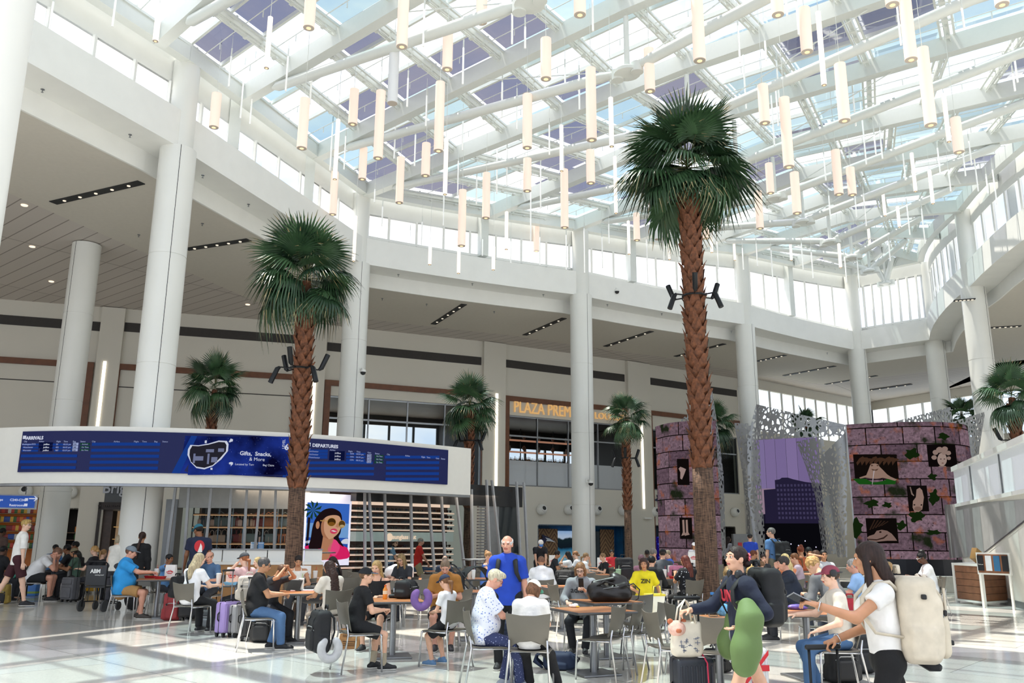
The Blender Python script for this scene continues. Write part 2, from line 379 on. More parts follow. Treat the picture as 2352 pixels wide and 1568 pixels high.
for x,y in((97,325),(98,205),(299,309),(466,402),(571,469),(465,513),(319,539),(915,630),(1085,651),(1248,676),(1135,715),(878,685),(980,698),(1395,699),(1520,720),(1900,810),(1680,760)):
 zz=ZB if y<420 and x<320 or x in(571,)else ZC
 if x in(915,1085,1248,1395,1520):zz=ZB
 q=zp(x,y,zz);o=MB().lathe([(.045,0),(.045,-.015),(.012,-.02),(.012,-.07),(.03,-.075),(.03,-.08)],(0,0,0),8).build('ceiling_sprinkler',STEEL,None,False,q);lst.append((tag(o,'','sprinkler','ceiling sprinklers'),q))
number_labels(lst,'tiny sprinkler head on the soffit, {} from the left')
WP=glassy('clerestory_glass','#f4f6fb',.05)
for i in range(len(RING)-1):
 P=offset(bay(i,8),.42);fr_=MB();pn=MB()
 for k in range(len(P)-1):
  a,b=Vector(P[k]),Vector(P[k+1]);h0,h1=SILL,a.z-.75;h1b=b.z-.75
  pn.quad((a.x,a.y,h0),(b.x,b.y,h0),(b.x,b.y,h1b),(a.x,a.y,h1))
  fr_.loft([[(p_.x+.0,p_.y,z),(p_.x,p_.y,z2),(p_.x,p_.y+.22,z2),(p_.x,p_.y+.22,z)]for p_,z,z2 in((a,h1-.06,a.z+.1),(b,h1b-.06,b.z+.1))])
  fr_.box((a.x,a.y,(h0+h1)/2),(.09,.12,h1-h0),rz=0)
  fr_.loft([[(p_.x,p_.y-.05,h0),(p_.x,p_.y-.05,h0+.1),(p_.x,p_.y+.1,h0+.1),(p_.x,p_.y+.1,h0)]for p_ in(a,b)])
 w=struct('window_%d'%(i+1),fr_,WHITE,label='white framed clerestory window band above the ring beam');pn.build('pane',WP,w)
NODES=[(-6.9,7.4,12.6),(-4.5,10.4,12.75),(-2.1,13.4,12.9),(.33,16.39,13.0),(2.89,19.54,13.2),(5.08,22.57,13.33),(7.26,25.6,13.47),(9.45,28.63,13.6),(11.39,31.36,13.75),(13.44,34.05,13.9),(15.34,36.5,14.05),(17.56,39.84,14.5),(20.07,43.7,15.05)]
def ring_hit(p,d):
 best=None
 for a,b in zip(RING,RING[1:]):
  ex,ey=b[0]-a[0],b[1]-a[1];den=d[0]*ey-d[1]*ex
  if abs(den)<1e-9:continue
  t=((a[0]-p[0])*ey-(a[1]-p[1])*ex)/den;u=((a[0]-p[0])*d[1]-(a[1]-p[1])*d[0])/den
  if t>.05 and-.02<=u<=1.02 and(best is None or t<best[0]):best=(t,a[2]+(b[2]-a[2])*u)
 return Vector((p[0]+d[0]*best[0],p[1]+d[1]*best[0],best[1]))if best else None
TD=(math.sin(R(-47.5)),math.cos(R(-47.5)))
TR=[]
for i,n in enumerate(NODES):
 if i==12:L_,R_=Vector(RING[6]),Vector(RING[7])
 else:
  L_=ring_hit(n,TD);R_=ring_hit(n,(-TD[0],-TD[1]))
 if i==3:L_=Vector((-8.15,23.3,14.5))
 if i==4:L_=Vector((-6.85,27.4,14.6))
 if i==5:L_=Vector(RING[3])
 if i==7:L_=Vector(RING[4])
 if i==10:L_,R_=Vector(RING[5]),Vector(RING[8])
 if L_ is None:L_=Vector((n[0]+TD[0]*9,n[1]+TD[1]*9,14))
 if R_ is None:R_=Vector((n[0]-TD[0]*9,n[1]-TD[1]*9,14))
 TR.append((L_,Vector((n[0],n[1],n[2]+1.95)),R_,Vector(n)))
ROOFW=mat('roof_steel_white','#dcdfda',.35,var=.01)
def beam(mb,a,b,w,h):
 d=(b-a);n=Vector((-d.y,d.x,0)).normalized()*w/2
 mb.loft([[tuple(p+n),tuple(p-n),tuple(p-n-Vector((0,0,h))),tuple(p+n-Vector((0,0,h)))]for p in(a,b)])
trs=[]
for i,(L_,A,R_,Nd)in enumerate(TR):
 t=thing('roof_truss','x','roof truss',tuple(Nd),0,'white roof trusses');o=Nd
 for e in(L_,R_):
  e2=e+Vector((0,0,.25))
  mb=MB();beam(mb,e2-o,A-o+Vector((0,0,.25)),.3,.52);mb.build('rafter',ROOFW,t)
  dirn=(A-e).normalized();st=e+dirn*1.5+Vector((0,0,-.32));mb=MB()
  mb.tube([st-o,st-o+(Nd-st)*.03,(Nd-st)*.93+st-o,(Nd-st)*.97+st-o],[.05,.14,.14,.07],14);mb.build('tie_tube',ROOFW,t,40)
 mb=MB();mb.tube([(0,0,.05),(0,0,1.55)],.07,10);mb.build('king_post',ROOFW,t,40)
 mb=MB();mb.lathe([(.12,-.13),(.34,-.1),(.34,-.02),(.2,.08),(.08,.12)],(0,0,0),18)
 for sx in(-1,1):mb.lathe([(.16,-.16),(.16,.1)],(TD[0]*.3*sx,TD[1]*.3*sx,0),14)
 mb.build('node_plate',ROOFW,t,40)
 mb=MB()
 for e in(L_,R_):
  q=(A*.62+e*.38);mb.tube([(0,0,0),q-o+Vector((0,0,-.3))],.016,5)
 mb.build('tie_rod',ROOFW,t)
 trs.append((t,Nd))
for k,(t,p)in enumerate(trs):t['label']='white roof truss with sagging tube tie, %s from the far end of the skylight'%ordinal(len(trs)-k)
PW=glassy('pane_clear','#fbfdfd',.04);PC=glassy('pane_aqua',(.40,.52,.55),.08);PB=glassy('pane_pale_aqua',(.5,.63,.65),.06);PV=glassy('pane_violet',(.2,.2,.26),.1)
rng=random.Random(11)
def lerp(a,b,t):return a+(b-a)*t
def prail(mb,a,b):
 d=b-a;up=Vector((0,0,1));L_=d.length;u=d/L_;sd=Vector((-u.y,u.x,0))
 beam(mb,a,b,.12,.16)
 beam(mb,a+sd*.17-up*.03,b+sd*.17-up*.03,.06,.07);beam(mb,a-sd*.17-up*.03,b-sd*.17-up*.03,.06,.07)
 for q in(.06,-.06):mb.tube([a+sd*q-up*.24,b+sd*q-up*.24],.018,5)
 n=max(2,int(L_/.9))
 for k in range(n+1):
  p=a+d*(k/n);mb.box(p-up*.13,(.1,.1,.22),rz=math.atan2(u.y,u.x));mb.box(p-up*.02,(.05,.42,.05),rz=math.atan2(u.y,u.x))
 for k in range(n):p=a+d*((k+.5)/n);mb.box(p-up*.25,(.09,.16,.07),rz=math.atan2(u.y,u.x))
bi=0
for i in range(len(TR)-1):
 for side in(0,2):
  e0,a0=TR[i][side],TR[i][1];e1,a1=TR[i+1][side],TR[i+1][1];up=Vector((0,0,.3))
  n=max(3,round((Vector((a0.x-e0.x,a0.y-e0.y,0)).length+Vector((a1.x-e1.x,a1.y-e1.y,0)).length)/2/2.1))
  hidden=i<1
  bi+=1;w=bpy.data.objects.new('window_%d'%(40+bi),None);COL.objects.link(w);w['kind']='structure';w['label']='skylight bay of clear, aqua and violet panes between two trusses'
  bars=MB()
  for k in range(n):
   f0,f1=k/n,(k+1)/n;P=lambda f,g:lerp(lerp(e0,a0,f),lerp(e1,a1,f),g)+up
   if k>0 or side==0 and k==0:
    mb=MB();prail(mb,P(f0,0),P(f0,1));mb.build('purlin',ROOFW,w)
   if k==n-1 and side==0:mb=MB();prail(mb,P(1,0),P(1,1));mb.build('purlin',ROOFW,w)
   gs=[0,.3,.66,1]
   for g0,g1 in zip(gs,gs[1:]):
    q=rng.random();m=PW if q<.41 else PC if q<.59 else PB if q<.8 else PV
    z=Vector((0,0,.12))
    MB().quad(P(f0+.012,g0)+z,P(f0+.012,g1)+z,P(f1-.012,g1)+z,P(f1-.012,g0)+z).build('pane',m,w)
    if g0>0:
     beam(bars,P(f0,g0)+z,P(f1,g0)+z,.07,.12);bars.tube([P(f0,g0+.14)-z*.5,P(f1,g0+.14)-z*.5],.014,5)
     q_=P((f0+f1)/2,g0+.14)-z*.5;bars.box(q_-Vector((0,0,.1)),(.025,.025,.2))
  bars.build('glazing_bar',ROOFW,w)
for i in range(len(RING)-1):
 P=bay(i,6);mb=MB()
 for a,b in zip(P,P[1:]):beam(mb,a+Vector((0,0,.3)),b+Vector((0,0,.3)),.3,.5)
 struct('trim_%d'%(50+i),mb,ROOFW,label='white eave beam at the skylight edge')
mb=MB()
for i in range(3,13):
 for e,sg_ in((TR[i][0],1),(TR[i][2],-1)):
  if i in(5,7,10,12):continue
  e=e+Vector((TD[0]*sg_*.45,TD[1]*sg_*.45,0))
  mb=MB();mb.box((e.x,e.y,(SILL+e.z)/2),(.34,.34,e.z-SILL),rz=R(30));struct('trim_70',mb,ROOFW,label='white post between the clerestory windows')
LAMP=mat('lamp_diffuser_lit','#e9d8ca',.6,var=0,emit='#ffe0cc',es=.56)
LAMPW=mat('lamp_diffuser_slim_lit','#f6ebe0',.6,var=0,emit='#fff0e0',es=.95)
LAMPO=mat('lamp_diffuser_unlit','#e4e5e6',.5,var=0)
LAMPT=mat('lamp_rod_white','#f2f2ee',.5,var=0,emit='#ffffff',es=.25)
LCAP=mat('lamp_end_ring','#c4b8ac',.5,var=0);LSP=emis('lamp_spot_glow','#ffd9a8',2.2)
BIG=[(709,-60,65,26),(923,-40,108,26),(1106,-40,52,26),(1027,72,160,24),(1254,90,182,25),(1332,-50,35,28),(1607,-60,140,28),(1493,113,210,24),(1359,158,322,24),(1787,-40,35,28),(1854,20,120,27),(2050,-60,12,30),(2093,-50,138,28),(2138,112,288,27),(2302,-60,12,30),(1007,190,347,22),(810,206,286,21),(868,210,364,22),(693,227,341,23),(832,340,412,18),(917,362,466,18),(977,330,404,20),(1211,218,340,22),(1211,365,439,19),(1297,390,523,18),(1357,346,421,20),(1116,398,501,18),(1060,437,565,18),(1757,196,283,24),(1812,226,384,24),(1940,148,278,26),(2203,272,350,23),(1927,346,447,20),(1958,386,448,19),(1831,397,490,20),(491,216,293,22),(1232,518,577,14),(1463,490,552,15),(1746,440,525,17),(1770,376,444,17),(1622,480,548,15),(1535,430,505,15),(764,395,493,17)]
UNLIT=[(901,112,238,24),(604,360,467,17),(1511,492,550,15)]
MED=[(357,12,95,13),(612,40,157,12),(769,275,412,10),(1893,28,196,12),(1290,288,393,9),(1022,318,447,10),(1405,225,337,11),(2180,216,326,10),(2103,352,440,8),(2143,392,468,8),(2033,445,496,7),(2066,475,522,7),(1998,525,565,6),(1415,360,490,8),(1053,545,628,8),(987,555,608,8),(1133,567,620,8),(1163,487,573,8),(1445,508,584,7),(1538,527,596,7),(1635,530,580,7),(1688,553,598,6),(1818,560,598,6),(1931,560,615,7),(812,497,600,8)]
THIN=[(258,-40,62),(440,197,265),(905,572,646),(112,5,78),(303,40,175),(525,130,200),(552,150,272),(574,135,285),(656,130,210),(712,150,240),(758,283,392),(790,313,390),(935,180,246),(972,22,108),(1063,110,194),(978,220,290),(905,292,365),(952,310,382),(1062,275,346),(1176,12,102),(1206,62,112),(1298,155,198),(1153,190,270),(1187,220,298),(1331,168,252),(1362,-10,72),(1441,75,160),(1141,305,445),(1164,342,425),(1262,288,356),(1242,380,478),(1094,408,470),(1219,440,555),(1051,370,450),(1018,450,518),(860,435,465),(877,475,520),(939,530,615),(968,510,562),(1108,550,588),(1173,555,605),(1240,545,610),(1301,540,620),(1343,525,627),(1399,515,560),(1384,545,616),(1488,550,650),(1525,545,600),(1560,535,600),(1580,560,612),(1650,555,618),(1708,570,620),(1740,560,612),(1775,575,640),(1845,560,620),(1868,580,640),(1700,60,145),(1760,95,140),(1788,200,290),(1790,140,235),(1714,120,250),(1752,200,245),(1779,220,335),(1928,140,195),(1966,215,290),(1990,225,378),(2027,300,365),(1897,355,415),(2012,310,355),(1960,395,450),(2080,345,415),(1968,430,500),(1990,445,520),(1908,450,505),(2218,340,405),(2247,348,440),(2232,325,380),(2270,400,445),(2290,390,470),(2160,340,400),(2184,390,440),(2338,100,190),(2332,170,210),(2070,-10,105),(2215,20,65),(1808,-10,36),(1835,5,80),(1640,480,560),(1600,500,580),(2045,555,600),(1945,590,650),(1975,600,670),(2090,470,540),(2125,480,560)]
def make_lamp(x,yt,yb,dia,depth,kind):
 r=ray(x,yb);p=EYEV+r*depth;ztop=dp(x,yt,p.y).z;L_=max(.35,ztop-p.z)
 t=thing('pendant_lamp','x','pendant lamp',p,0,None);m={'big':LAMP,'off':LAMPO,'med':LAMPW,'thin':LAMPT}[kind];ra=dia/2;n=20 if kind in('big','off')else 12 if kind=='med' else 8
 MB().lathe([(ra,.012),(ra,L_),(ra*.75,L_+.012)],(0,0,0),n).build('diffuser',m,t,40)
 if kind!='thin':
  MB().lathe([(ra*.96,0),(ra*.96,.014)],(0,0,0),n).build('end_ring',LCAP,t,40)
  if kind!='off':MB().lathe([(ra*.42,-.004),(ra*.42,.002)],(0,0,0),n).build('spot',LSP,t)
 else:MB().lathe([(ra*.8,L_),(ra*.8,L_+.25)],(0,0,0),8).build('cap',STEEL if False else ROOFW,t)
 zr=max(L_+.1,15.05-p.z);MB().tube([(0,0,L_),(0,0,zr)],.0075 if kind!='thin' else .006,5).build('cable',ROOFW,t)
 return t,p
gb,gu,gm,gt=[],[],[],[]
for x,yt,yb,w in BIG:gb.append(make_lamp(x,yt,yb,.26,F_PX*.26/w,'big'))
for x,yt,yb,w in UNLIT:gu.append(make_lamp(x,yt,yb,.26,F_PX*.26/w,'off'))
for x,yt,yb,w in MED:gm.append(make_lamp(x,yt,yb,.12,F_PX*.12/w,'med'))
for x,yt,yb in THIN:
 d=17.5+max(0,yb)/600*16;gt.append(make_lamp(x,yt,yb,.05,d,'thin'))
for lst,fmt,g in((gb,'wide glowing peach cylinder pendant under the skylight, {} from the left','wide lit pendants'),(gu,'wide unlit grey cylinder pendant, {} from the left','wide unlit pendants'),(gm,'slim bright white tube pendant, {} from the left','slim lit pendants'),(gt,'thin white rod pendant on a long cable, {} from the left','thin rod pendants')):
 for o,p in lst:o['group']=g
 number_labels(lst,fmt)
def leafmat(N,L,p,out):
 g=N.new('ShaderNodeNewGeometry');nz=N.new('ShaderNodeTexNoise');nz.inputs['Scale'].default_value=3;L.new(g.outputs['Position'],nz.inputs['Vector'])
 oi=N.new('ShaderNodeObjectInfo');ad=N.new('ShaderNodeMath');ad.operation='MULTIPLY_ADD';ad.inputs[1].default_value=.35;L.new(oi.outputs['Random'],ad.inputs[0])
 m5=N.new('ShaderNodeMath');m5.operation='MULTIPLY';m5.inputs[1].default_value=.6;L.new(nz.outputs['Fac'],m5.inputs[0]);L.new(m5.outputs[0],ad.inputs[2])
 r=N.new('ShaderNodeValToRGB');e=r.color_ramp.elements;e[0].position=.2;e[0].color=lin('#142d1d');e[1].position=.8;e[1].color=lin('#4d6f47')
 L.new(ad.outputs[0],r.inputs['Fac']);L.new(r.outputs['Color'],p.inputs['Base Color']);p.inputs['Roughness'].default_value=.38;p.inputs['Specular IOR Level'].default_value=.6
LEAF=nodemat('palm_leaf',leafmat)
LTIP=mat('palm_leaf_dry_tip','#a08f68',.7,var=.2)
PET=mat('palm_petiole','#4a5028',.5,var=.2)
BOOT=mat('palm_boot','#693f26',.75,var=.45,scale=14,bump=.4)
def trunkm(N,L,p,out):
 g=N.new('ShaderNodeTexCoord');fs=[]
 for sc in((55,55,4),(9,9,95)):
  mp=N.new('ShaderNodeMapping');mp.inputs['Scale'].default_value=sc;L.new(g.outputs['Object'],mp.inputs['Vector']);n=N.new('ShaderNodeTexNoise');n.inputs['Scale'].default_value=1;L.new(mp.outputs['Vector'],n.inputs['Vector']);fs.append(n.outputs['Fac'])
 m=N.new('ShaderNodeMath');m.operation='ADD';L.new(fs[0],m.inputs[0]);L.new(fs[1],m.inputs[1]);h=N.new('ShaderNodeMath');h.operation='MULTIPLY';h.inputs[1].default_value=.5;L.new(m.outputs[0],h.inputs[0])
 r=N.new('ShaderNodeValToRGB');e=r.color_ramp.elements;e[0].color=lin('#2a1e19');e[0].position=.38;e[1].color=lin('#745a48');e[1].position=.6;L.new(h.outputs[0],r.inputs['Fac']);L.new(r.outputs['Color'],p.inputs['Base Color'])
 b=N.new('ShaderNodeBump');b.inputs['Strength'].default_value=.7;b.inputs['Distance'].default_value=.02;L.new(h.outputs[0],b.inputs['Height']);L.new(b.outputs['Normal'],p.inputs['Normal']);p.inputs['Roughness'].default_value=.9
TRUNK=nodemat('palm_trunk_fibre',trunkm)
BARE=mat('palm_trunk_rust','#6e3d28',.85,var=.3,scale=12,bump=.5)
def frond_mesh(seed,droop,nseg=34):
 rn=random.Random(seed);mb=MB();PL,BL=.74,1.0
 pet=[Vector((0,PL*k/5,-.10*droop*(k/5)**2))for k in range(6)]
 mb.cur=1;mb.tube(pet,[.022,.02,.017,.014,.012,.01],5,flat=.5);mb.cur=0
 hub=pet[-1]
 for i in range(nseg):
  a=R(-118+236*i/(nseg-1));L_=BL*(.72+.28*math.cos(a*.62))*rn.uniform(.9,1.05);w=.036*(1 if abs(a)<1.6 else .8)
  d0=Vector((math.sin(a),math.cos(a),0));sd=Vector((d0.y,-d0.x,0));lift=-.12*abs(math.sin(a))*droop
  st=5;row=[]
  for k in range(st+1):
   t=k/st;dr=-droop*(max(0,t-.38)/.62)**1.6*.55*L_*rn.uniform(.85,1.2);rad=L_*t*(1-.16*droop*t)
   c=hub+d0*rad+Vector((0,0,lift*t+dr+.09*math.sin(a*.5)**2));wd=w*(.25+3.0*t if t<.25 else 1-.0*t)*(1 if t<.5 else(1-t)/.5*.92+.08)
   row.append((c-sd*wd,c+Vector((0,0,-wd*.7)),c+sd*wd))
  o=len(mb.v)
  for r_ in row:mb.v+=[tuple(x)for x in r_]
  for k in range(st):
   for q in(0,1):
    mb.f.append((o+k*3+q,o+k*3+q+1,o+k*3+q+4,o+k*3+q+3));mb.m.append(2 if k==st-1 and rn.random()<.16 else 0)
 return mb.mesh('frond',[LEAF,PET,LTIP],'all')
FR=[frond_mesh(i,d)for i,d in enumerate((.25,.5,.8,1.15,1.5,1.0))]
def palm(x,Y,zc,sc,nf,r0,r1,zboot,label,seed=1,rows=None,floor_px=None,lean=0,bare=0):
 rn=random.Random(seed);base=Vector((x,Y,0));t=thing('palm_tree',label,'palm tree',base,0,'palm trees')
 mb=MB();pts=[(0,0,0)]+[(lean*(k/8)**1.5,0,zc*k/8)for k in range(1,9)]
 mb.cur=0
 zb=zboot;n1=6
 low=[(lean*(z/zc)**1.5,0,z)for z in[zb*k/n1 for k in range(n1+1)]];mb.tube(low,[r0*(1-.12*k/n1)for k in range(n1+1)],20)
 mb.build('trunk',TRUNK,t,'all')
 if bare:
  pass
 mb=MB();hi=[(lean*(z/zc)**1.5,0,z)for z in[zb-.1+(zc+.25-zb)*k/5 for k in range(6)]];mb.tube(hi,[r1*.86,r1*.84,r1*.82,r1*.8,r1*.78,r1*.6],12)
 hb=.19*sc**.5;rows=int((zc-zb)/hb)
 for k in range(rows):
  z=zb+k*hb;cx=lean*(z/zc)**1.5
  for j in range(6):
   a=2*math.pi*(j+.5*(k%2)+.13*k)/6+rn.uniform(-.08,.08);ca,sa=math.cos(a),math.sin(a);rr=r1*.8;w=r1*.62*rn.uniform(.85,1.1);h=hb*rn.uniform(1.25,1.6);out_=rn.uniform(.05,.11)*sc**.5
   X=Vector((-sa,ca,0));O=Vector((ca,sa,0));P0=Vector((cx,0,z))+O*rr
   mp_=[P0-X*w-Vector((0,0,.02)),P0+X*w-Vector((0,0,.02)),P0+O*.03+X*w*.75+Vector((0,0,h*.5)),P0+O*(.04)-X*w*.75+Vector((0,0,h*.5)),P0+O*(.03+out_)+X*w*.3+Vector((0,0,h)),P0+O*(.03+out_)-X*w*.3+Vector((0,0,h)),P0+O*(.06)+Vector((0,0,h*.25)),P0+O*(.05+out_*.5)+Vector((0,0,h*.78))]
   mb.add(mp_,[(0,1,6),(1,2,6),(2,7,6),(7,3,6),(3,0,6),(2,4,7),(7,5,3),(4,5,7)])
 mb.build('leaf_bases',BOOT,t)
 top=Vector((lean,0,zc+.1))
 for i in range(nf):
  f=i/(nf-1);el=R(86-122*f**.9)+R(rn.uniform(-14,14));az=i*2.39996+rn.uniform(-.35,.35)
  v=0 if f<.12 else rn.choice((0,1))if f<.3 else rn.choice((1,2,5))if f<.62 else rn.choice((2,3,4))
  fo=obj('frond',FR[v],t);fo.location=top+Vector((0,0,.35*(1-f)*sc));s_=sc*rn.uniform(.78,1.16)*(1 if f>.2 else .92)
  fo.scale=(s_,s_,s_);fo.rotation_euler=(Matrix.Rotation(az,3,'Z')@Matrix.Rotation(el,3,'X')@Matrix.Rotation(rn.uniform(-.25,.25),3,'Y')).to_euler()
 return t
bp_=zp(1626,1392,0);b2=dp(1580,410,17.5);bx=dp(1628,1390,17.5).x
palm(bx,17.5,b2.z,1.0,46,.235,.215,dp(1620,1075,17.5).z,'tallest fan palm rising right of centre past the pendants',3,lean=b2.x-bx)
b2=dp(703,662,17.5);bx=dp(674,1300,17.5).x
palm(bx,17.5,b2.z,.80,42,.185,.175,dp(676,1120,17.5).z,'second tallest fan palm, in front of the departures board',5,lean=b2.x-bx)
for x,yb,Y,w,lab,sd in((492,905,27.5,160,'small fan palm above the arrivals board, left of the front palms',11),(1079,950,28.5,150,'small fan palm beside the right end of the board',12),(1437,972,32,122,'small fan palm in front of the lounge, right of the middle column',13),(1640,988,38.6,120,'small fan palm half hidden behind the tallest trunk',14),(1852,985,45.5,85,'fan palm crown peeping over the middle screen',15),(2210,965,41,95,'fan palm behind the right screen beside the slim column',16),(2325,925,23.5,160,'fan palm at the right edge above the stair wall',17)):
 p=dp(x,yb,Y);sc=w/(1950/Y)/3.1
 palm(p.x,Y,p.z,max(.55,sc),24,.15,.14,p.z*.45,lab,sd)
def flood(x,y,Y,r,n,label):
 p=dp(x,y,Y);t=thing('floodlight_ring',label,'floodlight',p,0,'floodlight rings on palm trunks')
 mb=MB();mb.tube([(r*math.cos(a),r*math.sin(a),0)for a in[2*math.pi*k/16 for k in range(16)]],.022,6,closed=True);mb.build('collar',DARKM,t,40)
 for k in range(n):
  a=2*math.pi*(k+.35)/n;o=Vector((math.cos(a),math.sin(a),0));u=1 if k%2==0 else-1
  mb=MB();mb.tube([o*r,o*(r+.2)],.016,6);q=o*(r+.2);mb.tube([q,q+o*.05+Vector((0,0,.04*u)),q+o*.17+Vector((0,0,.34*u))],[.03,.052,.055],10);mb.build('lamp_head',DARKM,t,40)
flood(1594,680,17.42,.24,6,'black floodlight ring high on the tallest palm trunk')
flood(688,846,17.45,.2,6,'black floodlight ring on the second tallest palm trunk')
flood(1437,1052,32,.2,6,'small dark floodlight ring on the palm before the lounge')
flood(1078,1012,28.5,.2,6,'dark floodlight ring on the palm beside the board end')
flood(2338,1010,23.5,.2,5,'dark floodlight ring on the palm at the right edge')
def dome(x,y,Y,label):
 p=dp(x,y,Y);t=thing('mounted_dome_camera',label,'security camera',p,0,'dome cameras')
 MB().tube([(-.12,.1,.1),(-.02,0,.12),(0,0,.07)],.03,8).box((-.14,.12,.08),(.08,.06,.16)).build('bracket',COLM,t,40)
 MB().lathe([(.05,.09),(.1,.06),(.115,-.02)],(0,0,0),14).build('housing',COLM,t,40)
 MB().lathe([(.1,-.02),(.085,-.09),(.03,-.125)],(0,0,0),14).build('lens_dome',BLACK,t,40)
dome(1417,668,36.0,'white dome camera on the ring beam right of the middle column');dome(834,853,30.2,'white dome camera on the column left of centre');dome(1357,1108,34.4,'white dome camera on the middle column')
def crom(P,n=12):
 out=[];P=[Vector(p)for p in P]
 for i in range(len(P)-1):
  p0,p1,p2,p3=P[max(0,i-1)],P[i],P[i+1],P[min(len(P)-1,i+2)]
  for k in range(n):
   t=k/n;out.append(.5*((2*p1)+(p2-p0)*t+(2*p0-5*p1+4*p2-p3)*t*t+(3*p1-p0-3*p2+p3)*t**3))
 return out+[P[-1]]
class Curve:
 def __init__(s,P,n=12):
  s.p=crom(P,n);s.d=[0]
  for a,b in zip(s.p,s.p[1:]):s.d.append(s.d[-1]+(b-a).length)
 def pt(s,t,z,off=0.):
  i=0
  while i<len(s.p)-2 and s.d[i+1]<t:i+=1
  a,b=s.p[i],s.p[i+1];u=(b-a).normalized();q=a+u*(t-s.d[i]);return Vector((q.x+u.y*off,q.y-u.x*off,z))
 def ang(s,t):a,b=s.pt(t-.15,0),s.pt(t+.15,0);return math.atan2(b.y-a.y,b.x-a.x)
 def px(s,x,y):
  best=None;lo=None
  for k in range(401):
   t=s.d[-1]*k/400;q=s.pt(t,0);z=dp(x,y,q.y).z;e=abs(proj((q.x,q.y,z))[0]-x)
   if best is None or e<best[0]:best=(e,t,z)
  return best[1],best[2]
 def box(s,mb,t0,t1,z0,z1,o0,o1,n=None):
  n=n or max(1,int(abs(t1-t0)/.4));rg=[]
  for k in range(n+1):
   t=t0+(t1-t0)*k/n;rg.append([tuple(s.pt(t,z0,o0)),tuple(s.pt(t,z0,o1)),tuple(s.pt(t,z1,o1)),tuple(s.pt(t,z1,o0))])
  return mb.loft(rg)
 def rect(s,mb,x0,y0,x1,y1,off):
  a,za=s.px(x0,y0);b,_=s.px(x1,y0);_,zb=s.px(x0,y1);_,zc=s.px(x1,y1);_,zd=s.px(x1,y0)
  n=max(1,int(abs(b-a)/.35));P=[[tuple(s.pt(a+(b-a)*k/n,za+(zd-za)*k/n,off))for k in range(n+1)],[tuple(s.pt(a+(b-a)*k/n,zb+(zc-zb)*k/n,off))for k in range(n+1)]]
  return mb.grid(P)
 def poly(s,mb,pts,off):
  P=[s.pt(*s.px(x,y),off)for x,y in pts];return mb.add([tuple(p)for p in P],[tuple(range(len(P)))])
 def flip(s,mb):return mb
def glow(name,col,st=1.0):return emis('glow_'+name,col,st)
def fan(mb,c,r,n=20,T=None,a0=0,a1=360):
 P=[(c[0]+r*math.cos(R(a0+(a1-a0)*k/n)),c[1]+r*math.sin(R(a0+(a1-a0)*k/n)))for k in range(n+(1 if a1-a0<360 else 0))]
 return P
BAND=Curve([(-16.5,22.2),(-14.2,20.7),(-11.7,19.7),(-9.7,19.35),(-7.8,19.55),(-5.9,20.1),(-4.05,21.1),(-2.05,22.85),(-1.12,23.75)])
CAN=thing('shop_canopy','curved white canopy band carrying the flight information screen','canopy',(0,0,0))
mb=MB();BAND.box(mb,0,BAND.d[-1],2.72,4.0,0,-.3);mb.build('fascia',mat('canopy_white','#dcdad2',.4,var=.015),CAN,30)
mb=MB();BAND.box(mb,0,BAND.d[-1],3.9,3.97,-.3,-3.2);BAND.box(mb,0,BAND.d[-1],2.9,2.98,-.3,-2.6);mb.build('canopy_roof',WHITE,CAN)
mb=MB();BAND.box(mb,0,BAND.d[-1],2.66,2.72,-.02,-.28);mb.build('lower_edge',STEEL,CAN)
SCR=thing('flight_information_screen','long dark blue arrivals and departures screen on the white canopy','screen',(0,0,0))
t0,z1=BAND.px(57,998);t1,_=BAND.px(1027,1040);zl,zh=BAND.px(57,1084)[1],3.89
mb=MB();BAND.box(mb,t0,t1,zl,zh,.002,.05);mb.build('screen_body',mat('screen_navy','#05060f',.4,var=0,spec=.2,emit='#131d5c',es=.85),SCR)
SB,SL_,SN=glow('row_blue','#1d449b',1),glow('row_light','#2c62b4',1),glow('navy','#0e1640',1)
SW,SG,SGR=glow('white','#e6ecff',1),glow('grey_white','#aab6e0',1),glow('status_green','#1f4d3a',1)
def rows_(*q):m=MB();BAND.rect(m,*q,.056);m.build('table_row',SB,SCR)
for k in range(3):rows_(53-k,1044+k*13.4,181-k*.8,1050.5+k*13.4)
for k in range(5):rows_(212-k*1.2,1017+k*13.7,368-k,1024+k*13.7)
for k in range(3):rows_(56-k*.5,1019+k*7,92,1023.5+k*7);rows_(126,1019+k*7,168,1023.5+k*7)
for k in range(3):rows_(703,1032.5+k*7.2,752,1038.5+k*7.2+.5)
for k in range(3):rows_(701,1060+k*12.8,855,1066+k*12.9)
for k in range(5):rows_(883,1046.5+k*12.6,1006,1053+k*12.6)
for k in range(3):rows_(792,1040+k*7.3,838,1045+k*7.3)
mb=MB()
for k in range(3):BAND.rect(mb,95,1016+k*7,125,1022+k*7,.058);BAND.rect(mb,754,1036+k*7,790,1043+k*7,.058)
mb.build('airline_tile',SN,SCR)
mb=MB()
for k in range(3):BAND.rect(mb,170,1017+k*6.8,182,1023+k*6.8,.058);BAND.rect(mb,840,1043.5+k*6.9,851,1049.5+k*6.9,.058)
mb.build('gate_tile',SG,SCR);mb=MB()
for k in range(3):BAND.rect(mb,187,1017.5+k*6.8,209,1022+k*6.8,.058);BAND.rect(mb,857,1045+k*7,878,1050+k*7,.058)
mb.build('status_pill',SGR,SCR)
